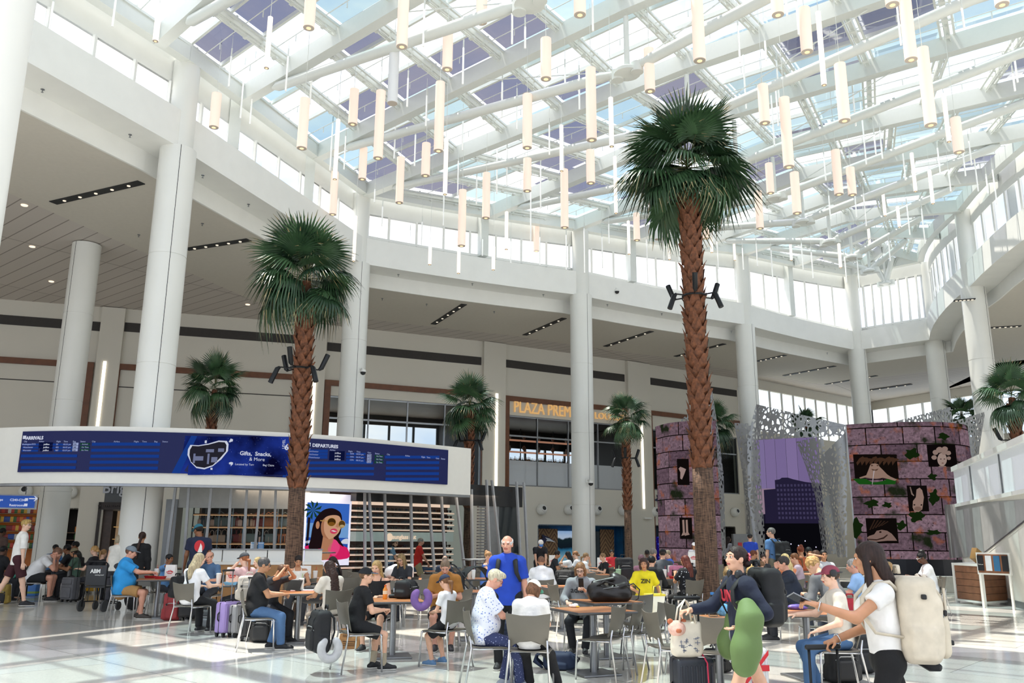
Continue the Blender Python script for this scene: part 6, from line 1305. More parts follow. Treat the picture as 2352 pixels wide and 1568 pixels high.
 W=lambda p:Vector((RM@(A(*p)*sc)).tolist())+Vector((hw_xy[0],hw_xy[1],z0))
 return dict(t=t,sc=sc,nb=nb,u=u,f=fl,r=r,mid=mid,pel=pel,HC=HC,HM=HM,wri=wri,hdir=hdir,sh=sh,W=W,RM=RM,shirt=so,kne=kne,ank=ank,loc=hw_xy,elb=elb)
P=person;PP={}
PP['walker']=P('person walking in white shirt and maroon shorts at far left',62,1192,98,'stand',52,4,(45,5,0),((-.27,-.04,.84),(.27,.06,.84)),(40,40),((-.1,-.34,.13),(.1,.20,.085)),skin='p',hair=('side','#b89a5c'),top=('shirt','#eeece6'),bot=('shorts','#3d1820'),shoe='#1c1b20',glasses='#888888',sleeve=.9)
PP['bald']=P('bald person in white tee slumped on folded arms at left table',133,1261,90,'sit',75,38,(0,45,0),((-.12,.46,.86),(.1,.44,.9)),(40,50),skin='r',fat=1.2,hair=('buzz','#7a5a48'),top=('tee','#e9e9ea'),bot=('shorts','#1b1c20'),shoe='#17171a',chnote='taupe chair under the bald person in white tee at left')
P('person with black hair and blue shirt behind the slumped bald person',129,1250,78,face=120,hair=('short','#121214'),skin='b',top=('tee','#3f6d9c'))
P('person with black hair and glasses seated left of the olive cap',155,1250,85,face=-95,hair=('short','#141212'),skin='b',top=('tee','#1b1d22'),glasses='#222222',lean=22)
P('person in olive cap and green tee behind the grey carry-on',171,1258,88,face=-100,hair=('short','#2b221c'),skin='t',hat=('#8a7f62',),top=('tee','#4f6b5c'),lean=18)
P('person in dark olive jacket behind the olive cap',174,1243,80,face=-110,hair=('short','#161414'),skin='b',top=('sweat','#2c3029'))
P('person with blonde tied hair and glasses facing left by yellow suitcase',218,1253,90,face=-80,sex='f',hair=('lowbun','#c39a62'),skin='p',top=('tee','#23252b'),glasses='#b08a6a')
P('child with blond braided hair and black top seen from behind',239,1261,90,face=10,sex='f',child=1,hair=('pony','#a9845a'),skin='p',top=('tee','#1d1e22'))
P('person with short grey-blond hair in white sleeveless top, back turned',275,1228,93,'stand',5,6,(0,5,0),sex='f',fat=1.25,hair=('bob','#a89b82'),skin='p',top=('vest','#e6e3da'),bot=('pants','#3a3a40'))
P('person in long black dress with long brown ponytail, back turned',328,1221,101,'stand',5,3,(-20,5,0),sex='f',hair=('longpony','#33201a'),skin='t',top=('dress','#0f0f11'),shoe='#1a1a1a')
PP['blue']=P('large person in bright blue tee, grey cap and khaki shorts eating',302,1253,113,'sit',75,10,(0,12,0),((-.12,.52,.86),(.12,.54,.88)),(50,50),((-.12,.34,.085),(.12,.42,.085)),skin='r',fat=1.38,hair=('buzz','#6b4a38'),hat=('#6d7780',),top=('loose','#2a8fd0'),bot=('shorts','#a8804e'),shoe='#3a342e',chnote='taupe chair under the large person in bright blue tee')
P('child with black hair and blue tee by the red tray',390,1272,106,face=110,child=1,skin='b',hair=('short','#121113'),top=('tee','#5f8fc4'),hands=((-.16,.4,.8),(.05,.10,-.02,1)))
PP['navycap']=P('bearded person in navy printed tee and teal cap standing by counter',457,1203,104,'stand',-25,6,(-30,18,0),((-.24,.12,.85),(.26,.05,.82)),skin='b',hair=('short','#1a1512'),hat=('#2c6d80',),top=('tee','#1f2740'),bot=('pants','#2d3648'))
PP['blonde']=P('person with long ash blonde hair and white tee, crossbody strap, back turned',459,1270,131,'sit',25,14,(15,14,0),((-.15,.42,.8),(.2,.44,.82)),sex='f',skin='p',fat=1.08,hair=('long','#b3a283'),top=('tee','#e8e8ea'),bot=('pants','#17181b'),chnote='taupe chair under the person with long blonde hair')
P('bald person facing us in blue-grey shirt with hand at mouth',482,1266,112,face=190,skin='r',hair=('bald','#8a6a55'),top=('polo','#4a6688'),hands=((-.18,.38,.82),(.04,.12,-.03,1)))
P('person in dark cap and pale pink tee eating',562,1268,124,face=-55,sex='f',skin='p',hair=('lowpony','#9a5f3c'),hat=('#3b4046',),top=('tee','#dcb4b4'),hands=((-.05,.14,-.05,1),(.18,.4,.8)))
P('person with pale blond hair behind the grey-haired black shirt',593,1279,113,face=-120,sex='f',skin='p',hair=('long','#c9b07c'),top=('tee','#c9c9c9'))
PP['black']=P('person with grey hair, black shirt and blue jeans sitting beside suitcases',608,1280,152,'sit',72,10,(5,12,0),((-.06,.44,.84),(.08,.42,.84)),(60,60),((-.12,.30,.085),(.14,.44,.085)),skin='t',fat=1.15,hair=('short','#4d4c4c'),top=('shirt','#16171a'),bot=('pants','#4a6a92'),shoe='#15161a',glasses='#333333',chnote='taupe chair under the grey-haired person in black shirt')
P('young person with brown hair holding hands on bowed head',647,1300,142,'sit',120,22,(0,42,0),((-.05,.06,.13,1),(.05,.06,.13,1)),(40,40),child=1,skin='t',hair=('short','#5b3f2b'),top=('tee','#2b2d33'))
P('person in white tank top with dark hair behind white food bag',686,1276,119,'sit',165,10,(0,25,0),((-.15,.35,.82),(.26,.22,1.08)),sex='f',skin='t',hair=('lowpony','#231a17'),top=('tank','#e9e6df'))
P('person in black tee with dark ponytail leaning left near poster',764,1278,111,'sit',-80,20,(0,15,0),sex='f',skin='l',hair=('longpony','#2d211c'),top=('tee','#17181b'))
PP['longhair']=P('person with very long wavy dark hair and cream tee, back turned',757,1288,147,'sit',-45,12,(-10,18,0),((-.2,.4,.82),(.16,.44,.82)),sex='f',skin='t',hair=('verylong','#3a2620'),top=('loose','#d8cfc2'),bot=('pants','#8f857a'),shoe='#d9d5cf',feet=((-.12,.36,.085),(.1,.34,.085)),chnote='taupe chair beside the person with very long wavy hair')
PP['youth']=P('young person in black cap, black tee and shorts with beige socks',842,1302,178,'sit',62,20,(22,-2,0),((-.14,.44,.84),(.14,.40,.86)),(60,70),((-.1,.34,.085),(.14,.42,.085)),skin='l',child=0,hair=('buzz','#6d5038'),hat=('#1a1c20','front','#5d6b78'),top=('tee','#131417'),bot=('shorts','#15161a'),shoe='#1d1e21',sock='#a89c86',chnote='taupe chair under the young person in black cap, backpack hanging on it')
P('person with long blonde hair and black top holding phone behind juice bottle',866,1287,150,'sit',185,12,(10,12,0),((-.12,.36,.86),(.12,.34,.92)),(50,50),sex='f',skin='l',hair=('long','#b4935f'),top=('tank','#17171a'),bot=('shorts','#1b1b1e'))
P('person with glasses and long two-tone blonde hair reading phone',922,1272,113,'sit',205,12,(0,24,0),((-.1,.36,.86),(.1,.36,.86)),(50,50),sex='f',skin='l',fat=1.12,hair=('longfront','#8f7650'),top=('tee','#2b2d33'),glasses='#2a1f1c')
P('bald person in blue polo on a high stool',908,1239,78,'sit',80,14,(0,25,0),((-.15,.42,.68),(.12,.44,.72)),(60,60),((-.1,.28,-.1),(.1,.3,-.1)),skin='l',hair=('bald','#6b4f3c'),top=('polo','#6d8eaa'),bot=('pants','#22304e'),glasses='#222222',seat=.76,ch=False)
P('person in red polo and khaki shorts on a high stool',967,1235,78,'sit',80,8,(0,5,0),((-.12,.50,.72),(.12,.5,.72)),(60,60),((-.1,.3,-.1),(.1,.3,-.1)),skin='r',fat=1.1,hair=('short','#8d8a86'),top=('polo','#c0241f'),bot=('shorts','#a39474'),seat=.76,ch=False)
P('bald person in navy seen from behind past the mustard tee',1022,1276,96,face=5,skin='r',hair=('bald','#8c7c70'),top=('tee','#2b3648'))
PP['mustard']=P('large person in mustard tee looking down, sunglasses on head',1023,1287,150,'sit',178,10,(0,34,0),((-.1,.30,.84),(.08,.32,.84)),(50,50),skin='r',fat=1.3,hair=('buzz','#7d6a56'),top=('loose','#a06c2c'),bot=('shorts','#1d1e22'),chnote='taupe chair under the person in mustard tee')
PP['girl']=P('girl in navy cap with ponytail and white tee using phone',1022,1322,172,'sit',-52,8,(0,18,0),((-.06,.34,.90),(.08,.34,.90)),(60,60),((-.08,.30,.085),(.1,.2,.12)),sex='f',child=1,skin='l',hair=('lowpony','#7a5438'),hat=('#262f48',),top=('tee','#e9e9ea'),bot=('shorts','#18191d'),shoe='#5a7fa6',chnote='taupe chair under the girl in navy cap')
PP['old']=P('elderly person with white hair in royal blue tee standing in centre',1165,1229,176,'stand',184,4,(8,4,0),((-.27,.02,.82),(.27,.02,.82)),(35,35),skin='r',fat=1.12,hair=('bald','#e4e2de'),top=('loose','#1f45b4'),bot=('pants','#17181b'),sleeve=.8)
PP['gran']=P('elderly person with short grey-blond hair in blue floral blouse reading phone',1137,1310,200,'sit',80,12,(0,30,0),((-.08,.44,.80),(.06,.46,.82)),(45,45),((-.12,.30,.085),(.12,.46,.085)),sex='f',skin='r',fat=1.18,bust=1.1,hair=('side','#c9bfa6'),top=('loose','floral'),bot=('pants','floralnavy'),shoe='#a9b0bb',glasses='#8a3b3b',chnote='taupe chair under the elderly person in floral blouse')
PP['whitecap']=P('person in white tee and white cap hunched over, back turned, black trousers',1226,1333,206,'sit',8,14,(30,30,0),((-.12,.40,.8),(.16,.38,.78)),(40,40),((-.05,.46,.085),(.34,.46,.085)),skin='l',hair=('bob','#6b4a34'),hat=('#e8e4da','front','#5fae98'),top=('loose','#e9e8e6'),bot=('pants','#15161a'),shoe='#16171a',chnote='large taupe chair nearest the camera in the centre, white tee person on it')
PP['hoodie']=P('teenager in grey hoodie with glasses and wavy hair looking at phone',1333,1292,152,'sit',192,8,(0,22,0),((-.1,.30,.98),(.2,.30,.80)),(55,40),((-.1,.40,.085),(.1,.36,.085)),skin='p',hair=('bob','#8a6443'),top=('hoodie','#8f9296'),bot=('pants','#1d1f25'),glasses='#20201f',txt=('adidas','#2b2d31',.13,1))
P('person with blond top bun in blue top behind the stroller',1122,1266,96,'sit',100,10,(0,10,0),sex='f',skin='l',hair=('bun','#a9825a'),top=('tank','#5b83d0'))
PP['whood']=P('broad person in white hooded sweatshirt, bald head bowed, back turned',1243,1278,114,'sit',0,22,(0,25,0),skin='t',fat=1.25,hair=('buzz','#7d5b49'),top=('hoodie','#eaebee'),bot=('pants','#3a3d44'),chnote='taupe chair under the broad person in white hoodie')
P('person in black tee and blue white cap bending over a far table',1242,1241,74,'stand',175,24,(0,40,0),((-.15,.45,.85),(.15,.45,.85)),skin='l',hair=('short','#3a2b22'),hat=('#d8d4cb','front','#3a6ca8'),top=('tee','#1c1d22'))
P('person with dark curly hair leaning over food bag',1280,1265,77,face=95,lean=22,skin='t',hair=('curly','#231b18'),top=('tee','#23252c'))
P('person with long black hair and white tee eating, facing left',1304,1266,79,face=-65,sex='f',skin='t',lean=18,hair=('long','#131214'),top=('tee','#e9e9ea'),hands=((-.05,.14,-.05,1),(.14,.36,.82)))
P('person with brown tied hair and white tee beside the middle column',1321,1265,79,face=-70,sex='f',skin='p',hair=('lowbun','#8a6242'),top=('tee','#e4e4e6'),lean=15)
P('person with light brown ponytail and white tee eating, facing right',1346,1269,83,face=75,sex='f',skin='l',hair=('lowpony','#8f6f4e'),lean=20,top=('tee','#ebebec'),hands=((-.05,.14,-.06,1),(.14,.36,.82)))
P('boy with short fair hair and black tee behind white paper bag',1384,1270,85,face=-110,child=1,skin='l',hair=('short','#8a6b4b'),top=('tee','#17181c'))
P('person in red tee and glasses at the farthest table by the chevron panel',1405,1262,70,face=180,skin='t',hair=('short','#1d1716'),top=('tee','#c8303a'),glasses='#2a2a2a')
PP['yellow']=P('person with brown bob in bright yellow tee leaning sideways',1478,1281,124,'sit',178,10,(10,12,6),((-.32,.1,.62),(.24,.3,.8)),sex='f',skin='t',hair=('bob','#3d2820'),top=('loose','#e0cf1c'),txt=('ZIN','#2b2a20',.12,1),ch=True)
P('person in black hoodie with short black hair, back turned',1497,1276,115,face=20,skin='l',hair=('short','#121214'),top=('hoodie','#17181b'))
P('person with curly grey hair, sunglasses pushed up, near blue display',1500,1261,90,face=-20,sex='f',skin='l',hair=('curly','#7c7670'),top=('tee','#3a3f48'))
P('person in black cap and dark grey printed tee, back turned',1522,1260,93,face=15,skin='l',fat=1.15,hair=('buzz','#3a2e28'),hat=('#141518',),top=('tee','#4a4f55'))
P('person with hand to face in blue beside the mulch bed',1533,1263,80,face=-80,skin='l',hair=('short','#8a7a66'),top=('tee','#3553a8'),hands=((-.05,.12,-.02,1),(.15,.4,.8)))
P('person with very dark hair behind the mauve haired person',1486,1262,77,face=10,skin='d',hair=('buzz','#141213'),top=('tee','#2b2c30'))
P('person with mauve curly hair partly hidden by yellow tee',1473,1275,97,face=5,sex='f',skin='l',hair=('curly','#7d5f66'),top=('tee','#9a6f7d'))
PP['floralblack']=P('person with long auburn hair in black floral blouse eating',1573,1275,113,'sit',-30,8,(-15,10,0),((-.08,.36,1.02),(.1,.38,.98)),sex='f',skin='t',fat=1.15,hair=('long','#5e2c22'),top=('loose','flowerblack'),bot=('pants','#141518'))
P('person in white cap with long hair carrying bags behind the palm',1594,1245,67,'stand',190,3,(0,8,0),sex='f',skin='t',hair=('long','#6b4732'),hat=('#ecebe6',),top=('tee','#cfcfd2'))
PP['slump']=P('person in dark grey tee slumped forward on table right of palm',1672,1304,118,'sit',-25,44,(30,45,0),((-.1,.5,.84),(.22,.45,.84)),skin='l',hair=('bob','#8d7550'),top=('tee','#33343a'),bot=('pants','#2b3f8c'))
PP['main']=P('young person walking left in navy sweatshirt and grey shorts with green neck pillow',1690,1253,270,'stand',-102,4,(-8,-6,0),((-.24,.16,1.07),(.24,.44,1.16)),(18,60),((-.07,.26,.085),(.09,-.38,.13)),sex='f',skin='l',hair=('lowbun','#2b1d1a'),top=('sweat','#1b2136'),bot=('shortshort','#8d8d92'),shoe='#d9d6d0',palms=((0,0,1),(0,0,-1)),txt=('UN','#b02a3a',.15,1))
PP['right']=P('person with dark braid, white tee and black leggings walking with beige backpack',1992,1243,345,'stand',-80,3,(22,6,0),((-.20,.47,1.32),(.18,.30,1.06)),(45,70),((-.09,.22,.085),(.09,-.30,.12)),sex='f',skin='t',bust=1.15,hair=('longfront','#2e1f1b'),top=('tee','#e9e7e3'),bot=('leggings','#0f0f11'),shoe='#e0ddd7',gap=.06,sleeve=.42,palms=((.2,0,-1),(0,0,-1)))
PP['maroon']=P('seated person in maroon cap, headphones round it, pale tee and jeans',1905,1297,203,'sit',-84,8,(-5,4,0),((-.16,.30,.70),(.2,.46,.84)),(30,30),((-.1,.42,.085),(.12,.28,.085)),skin='p',hair=('short','#3f2c20'),hat=('#8c3f4f',),top=('tee','#d3ccc0'),bot=('pants','#3f6088'),shoe='#2a1c18',chnote='taupe chair under the person in maroon cap')
PP['navytee']=P('large person in navy tee with short dark hair resting chin on hand',1798,1277,136,'sit',-80,20,(0,10,0),((.02,.13,-.06,1),(.15,.42,.82)),(60,40),skin='r',fat=1.25,hair=('short','#3a3533'),top=('tee','#232b3c'),bot=('pants','#25272d'),chnote='taupe chair behind the large person in navy tee')
PP['curly']=P('person with curly blond hair bent forward in grey long sleeves',1868,1283,146,'sit',-30,30,(0,35,0),skin='l',fat=1.1,hair=('curly','#b8935f'),top=('long','#66686b'),bot=('pants','#3a4250'))
P('person in royal blue football shirt and black cap standing far right, back turned',1722,1225,64,'stand',5,2,(10,5,0),skin='l',hair=('buzz','#3a2c24'),hat=('#17181b',),top=('tee','#2243b0'),bot=('shorts','#17181b'))
PP['hiker']=P('grey-haired person in blue tee wearing big black backpack by city screen',1770,1211,85,'stand',-35,2,(-25,0,0),skin='l',hair=('short','#6e6a66'),top=('tee','#5a83b4'),bot=('pants','#7c7767'),glasses='#444444')
P('person with brown bun looking left below the city screen',1805,1254,85,face=-70,sex='f',skin='l',hair=('bun','#4a3328'),top=('tank','#b98562'))
P('person with rust coloured hair and rust top, back turned',1838,1253,85,face=-5,sex='f',skin='t',hair=('bun','#7a3d28'),top=('tee','#a8532f'))
P('person in grey tee with black hair looking down',1857,1257,83,face=175,skin='t',hair=('short','#141314'),top=('tee','#84888e'),hd=(0,25,0))
P('girl with long brown hair in blue white jersey',1873,1263,91,face=-60,sex='f',child=1,skin='t',hair=('long','#5b4132'),top=('tee','#2c50b8'))
P('person with black hair talking on a phone beside the screens',1891,1262,97,'sit',185,6,(0,2,0),((-.16,.36,.82),(.10,.02,-.02,1)),skin='t',hair=('short','#161516'),top=('tee','#c9ccd2'))
P('person with face mask, brown hair and lilac top using phone',1824,1270,101,'sit',-70,10,(0,12,0),((-.06,.34,1.02),(.08,.34,.98)),sex='f',skin='l',hair=('lowpony','#7a4e30'),top=('long','#b9a3b0'))
P('person with bright blond hair behind the navy tee',1802,1271,109,face=-20,sex='f',skin='l',hair=('long','#d9bf86'),top=('tank','#e08a60'))
P('boy in white and red tee with short hair bowed, behind navy sweatshirt',1748,1290,113,face=170,child=1,skin='l',hd=(0,35,0),hair=('short','#7d5c40'),top=('tee','#e4dcd8'))
P('small child with dark hair facing us with hand at mouth',1753,1272,89,face=180,child=1,skin='l',hair=('short','#2b1f1a'),top=('tee','#2f3136'),hands=((-.15,.36,.8),(.03,.11,-.04,1)))
P('person with auburn tied hair facing right behind the pink flower',1731,1263,86,face=80,sex='f',skin='t',hair=('lowbun','#6b3d2a'),top=('tee','#2d2f35'))
P('person with blonde shoulder hair bowed, back of head behind navy sweatshirt',1724,1297,121,face=20,sex='f',skin='l',hd=(0,30,0),hair=('bob','#c9aa72'),top=('tee','#3b4252'))
P('grey-haired person in light blue polo behind the braid',1957,1283,140,face=-60,skin='r',fat=1.1,hair=('short','#9a9893'),top=('polo','#8fb2dc'))
P('person with blond ponytail in denim shirt right of the braid',2040,1290,128,face=15,sex='f',skin='l',hair=('lowpony','#a8875c'),top=('long','#3f557c'))
PP['white']=P('person with black hair puff, white glasses and white tee holding phone',2116,1268,106,'sit',-78,12,(0,20,0),((-.06,.40,.86),(.08,.40,.86)),(55,55),sex='f',skin='d',fat=1.15,hair=('puff','#141213'),top=('tee','#e9ebee'),bot=('pants','#2a2c33'),glasses='#e4e4e4',chnote='taupe chair under the person in white tee by the stair wall')
PP['vest']=P('person in black vest and khaki trousers standing on the dark step',2147,1228,62,'stand',5,2,(0,5,0),skin='t',hair=('buzz','#1a1716'),top=('tee','#23252b'),bot=('pants','#c3bd9f'),shoe='#8a3b2a',z0=.2)
P('person in dark brown top with backpack straps by the snack shop',8,1212,72,'stand',10,2,(20,5,0),skin='d',hair=('short','#151313'),top=('tee','#5a4640'),bot=('pants','#18191c'))
P('seated person all in black at the left edge',10,1253,92,face=20,skin='d',hair=('short','#141213'),top=('hoodie','#15161a'))
P('person with long dark hair and light sweater near the blue shop',1673,1232,53,'stand',60,2,(0,5,0),sex='f',skin='l',hair=('long','#2a1f1c'),top=('long','#b9bcc2'))
for px,y,fc,nt_ in((1424,1392,-62,'empty taupe chair at the right front corner of the front table'),(1468,1384,-64,'second empty taupe chair right of the front table, just behind the first'),(1490,1404,78,'empty taupe chair seen edge-on, seat facing the black suitcase'),(1524,1382,-66,'empty taupe chair between the yellow-white tote and black suitcase'),(1462,1366,180,'dark chair back facing us behind the black leather bag'),(1452,1332,172,'wide taupe chair back under the yellow tee'),(1645,1416,8,'large taupe chair before the round table at the palm foot'),(1567,1388,30,'chair half hidden by the canvas tote straps'),(1066,1352,-55,'empty taupe chair left of the floral blouse'),(1268,1342,70,'tall taupe chair back just right of the white cap'),(1302,1302,40,None),(1322,1309,-20,None),(1345,1316,170,None),(1395,1302,-30,None),(1410,1312,-60,None),(1388,1320,5,None),(1408,1334,-40,'taupe chair beside the black leather bag, behind it'),(1060,1304,0,None),(1085,1300,10,None),(1012,1310,50,None),(985,1318,-50,None),(1083,1317,40,None),(1105,1313,-20,None),(900,1332,178,'dark chair back behind the clear water bottle'),(868,1318,-30,None),(818,1313,20,None),(790,1307,-40,None),(745,1306,-20,None),(700,1328,10,'taupe chair with black bag on it beside the green straw cup'),(802,1326,-30,None),(403,1316,40,None),(345,1316,180,None),(1645,1296,0,None),(1655,1306,20,None),(1610,1318,-20,None),(2166,1324,-80,'lone taupe chair left of the wooden kiosk'),(1880,1376,10,'dark chair across from the maroon cap'),(1530,1315,30,None),(960,1330,175,None),(1150,1305,10,None),(1430,1300,30,None)):
 CH(px,y,fc,nt_)
rest=[(o,p)for o,p,n in CHAIRS if not n]
number_labels(rest,'taupe moulded cafe chair further back, {} from the left')
for x,y,Y,lab in((905,1288,25.2,'blue round stool under the person in blue polo'),(967,1290,25.2,'blue round stool under the person in red polo'),(992,1291,24.4,'empty blue stool right of the red polo'),(1043,1292,24.6,'empty blue stool behind the mustard tee')):
 q=dp(x,y,Y);t=thing('bar_stool',lab,'stool',(q.x,q.y,0),0,'blue bar stools');MB().lathe([(.2,.62),(.21,.64),(.21,.74),(.19,.76)],(0,0,0),24).build('seat',mat('stool_blue','#1f4468',.5),t,40);MB().lathe([(.035,.03),(.035,.62)],(0,0,0),12).build('column',STEEL,t,40);MB().lathe([(.2,0),(.2,.015),(.05,.035)],(0,0,0),24).build('base',STEEL,t,40);MB().tube([(.15*math.cos(k*.5236),.15*math.sin(k*.5236),.3)for k in range(12)],.01,6,closed=True).build('foot_ring',STEEL,t,'all')
def gm(name,V_Q,m,par):return obj(name,tomesh(name,[(V_Q[0],V_Q[1],0)],[m]),par)
def fabric(c):return mat('bag_'+c,c,.7,var=.12,scale=10,bump=.3)
def suitcase(label,loc,rz,w,h,d,col,hh=0.,soft=False,ribs=6,wheel=.05,name='suitcase'):
 t=thing(name,label,'suitcase',loc,rz);m=fabric(col)if soft else mat('shell_'+col,col,.35,var=.03);z0=.06
 mb=MB();mb.rbox((0,0,z0+(h-z0)/2),(w,d,h-z0),.045 if not soft else .03,None,4)
 if not soft:
  for k in range(ribs):x=-w*.38+w*.76*k/(ribs-1);mb.rbox((x,-d/2,z0+(h-z0)/2),(w*.05,.016,(h-z0)*.8),.006);mb.rbox((x,d/2,z0+(h-z0)/2),(w*.05,.016,(h-z0)*.8),.006)
 mb.build('shell',m,t,50)
 if soft:MB().rbox((0,-d/2-.012,z0+h*.28),(w*.84,.05,h*.42),.02).build('front_pocket',m,t,50);MB().rbox((0,-d/2-.01,z0+h*.72),(w*.84,.04,h*.2),.015).build('front_pocket',m,t,50)
 mb=MB();mb.tube([(-w*.5-.004,-d*.0,z0+h*.35),(-w*.5-.03,0,z0+h*.4),(-w*.5-.03,0,z0+h*.55),(-w*.5-.004,0,z0+h*.6)],.011,6);mb.tube([(-.08,0,h-.005),(-.07,0,h+.025),(.07,0,h+.025),(.08,0,h-.005)],.011,6);mb.build('carry_handle',BLACK,t,'all')
 MB().box((0,0,z0+(h-z0)/2),(w+.004,.012,h-z0-.02)).build('zip_seam',mat('zip_dark','#2a2a2c',.5),t)
 for x in(-1,1):
  for y in(-1,1):MB().tube([(x*w*.38-.016,y*d*.32,wheel*.55),(x*w*.38+.016,y*d*.32,wheel*.55)],wheel*.52,12).build('wheel',BLACK,t,40)
 mb=MB()
 for x in(-1,1):
  for y in(-1,1):mb.box((x*w*.38,y*d*.32,.06),(.05,.045,.035))
 mb.build('wheel_housing',BLACK,t)
 if hh:
  for x in(-1,1):MB().tube([(x*w*.28,d*.3,h-.02),(x*w*.28,d*.3,hh)],.009,8).build('handle_rod',DARKM if soft or hh>1.02 else STEEL,t,'all')
  MB().rbox((0,d*.3,hh+.008),(w*.56+.05,.035,.034),.014).build('grip',BLACK,t,40)
 return t
def backpack(label,loc,rz,w,h,d,col,tilt=(0,0),pocket=True,straps=True,acc=None,name='backpack',sc=1):
 t=thing(name,label,'backpack',loc,rz);t.rotation_euler=(R(tilt[0]),R(tilt[1]),rz);m=fabric(col);r=.012
 gm('body',sdf([('b',A(0,0,h*.46),A(w*.5,d*.42,h*.46),.055*min(1,d/.2),I3),('b',A(0,-d*.12,h*.4),A(w*.44,d*.4,h*.34),.05,I3),('b',A(w*.5,0,h*.22),A(.03,d*.28,h*.17),.025,I3),('b',A(-w*.5,0,h*.22),A(.03,d*.28,h*.17),.025,I3)],r,.03,(),(),.005,21),m,t)
 if pocket:gm('front_pocket',sdf([('b',A(0,-d*.5,h*.29),A(w*.38,d*.16,h*.24),.05,I3)],r,.02,(),(),.003,25),fabric(acc)if acc else m,t);MB().tube([(-w*.36,-d*.5,h*.5),(-w*.2,-d*.56,h*.58),(w*.2,-d*.56,h*.58),(w*.36,-d*.5,h*.5)],.006,5).build('zip',mat('zip_grey','#8a8c8e',.4),t)
 mb=MB();mb.tube([(-.05,d*.3,h*.95),(-.04,d*.3,h*1.03),(.04,d*.3,h*1.03),(.05,d*.3,h*.95)],.012,6);mb.build('top_handle',m,t,'all')
 mb=MB()
 for x in(-1,1):mb.tube([(x*w*.3,-d*.46,h*.12),(x*w*.3,-d*.56,h*.5),(x*w*.28,-d*.5,h*.72),(x*w*.22,-d*.2,h*.94)],.011,6,flat=.5)
 mb.build('compression_strap',m,t,'all')
 for x in(-1,1):MB().rbox((x*w*.3,-d*.57,h*.54),(.03,.02,.035),.006).build('buckle',BLACK,t,40)
 if straps:
  for x in(-1,1):MB().tube([(x*w*.2,d*.35,h*.9),(x*w*.26,d*.62,h*.75),(x*w*.3,d*.66,h*.45),(x*w*.36,d*.42,h*.1)],[.03,.034,.03,.014],8,flat=.4).build('strap',m,t,'all')
 return t
def neckpillow(label,loc,rot,r,R_,col,closed=False,name='neck_pillow'):
 t=thing(name,label,'neck pillow',loc,0);t.rotation_euler=tuple(R(a)for a in rot);pr=[];n=16;P_=[A(R_*math.sin(R(-138+276*k/n)),0,-R_*1.15*math.cos(R(-138+276*k/n)))for k in range(n+1)]
 for k in range(n):pr.append(('c',P_[k],P_[k+1],r*(.9 if k in(0,n-1)else 1),r))
 gm('cushion',sdf(pr,.012,.02,(),(),.002,30),mat('plush_'+col,col,.9,var=.08,scale=20,bump=.2),t);return t
def petals(mb,cx,cz,s,y):
 for k,(dx,h)in enumerate(((-.42,.22),(-.2,.36),(.05,.44),(.3,.36),(.48,.22))):
  n=8;mb.add([(cx+s*(dx+.1*math.cos(a)),y,cz+s*(h*.5+.5*h*math.sin(a)))for a in[2*math.pi*k2/n for k2 in range(n)]],[tuple(range(n))])
 mb.add([(cx+s*x,y,cz+s*z)for x,z in((-.5,-.05),(.5,-.08),(.3,-.2),(-.3,-.18))],[(0,1,2,3)])
RED=mat('print_red','#c8242f',.6,var=0);PAPW=mat('paper_white','#efedea',.8,var=.04,bump=.3,scale=14);KRAFT=mat('kraft_paper','#a77a4c',.8,var=.08,bump=.3,scale=12)
def paperbag(label,loc,rz,w,h,d,m=None,mark=True,handles=False,name='food_bag'):
 t=thing(name,label,'bag',loc,rz,'paper food bags' if m is None else None);m=m or PAPW;mb=MB();k=.85
 o=[(-w/2,-d/2),(w/2,-d/2),(w/2,d/2),(-w/2,d/2)];mb.loft([[(x,y,0)for x,y in o],[(x*1.02,y*1.05,h*.5)for x,y in o],[(x*.98,y*.6,h)for x,y in o],[(x*.9,y*.45,h-.01)for x,y in o],[(x*.9,y*.7,h*.3)for x,y in o]],True,True);mb.build('sack',m,t)
 if mark:mb=MB();petals(mb,0,h*.42,w*.62,-d/2*1.08);mb.build('red_mark',RED,t)
 if handles:
  for y in(-1,1):MB().tube([(-w*.25,y*d*.25,h-.01),(-w*.2,y*d*.25,h+.08),(w*.2,y*d*.25,h+.08),(w*.25,y*d*.25,h-.01)],.005,5).build('handle',m,t)
 return t
def cup(label,loc,h=.17,r=.045,col='#eeece8',straw='#c8242f',lid='#f4f4f2',mark=False,handle=None,name='drink_cup',cat='cup'):
 t=thing(name,label,cat,loc,0);MB().lathe([(r*.72,0),(r,h*.96),(r*.94,h)],(0,0,0),18).build('cup_body',mat('cup_'+col,col,.4,var=.02),t,40);MB().lathe([(r*1.06,h),(r*1.06,h+.01),(r*.85,h+.018)],(0,0,0),18).build('lid',mat('lid_'+lid,lid,.3),t,40)
 if straw:MB().tube([(.008,0,h+.01),(.016,.004,h+.09)],.004,6).build('straw',mat('straw_'+straw,straw,.4),t)
 if mark:mb=MB();petals(mb,0,h*.45,r*1.2,-r*.97);mb.build('red_mark',RED,t)
 if handle:MB().tube([(-r*.9,0,h*.8),(-r*1.75,0,h*.78),(-r*1.75,0,h*.35),(-r*.85,0,h*.35)],.009,8).build('handle',mat('cup_'+col),t,'all')
 return t
CLEARP=glassy('clear_plastic','#dfeaf0',.2,.1)
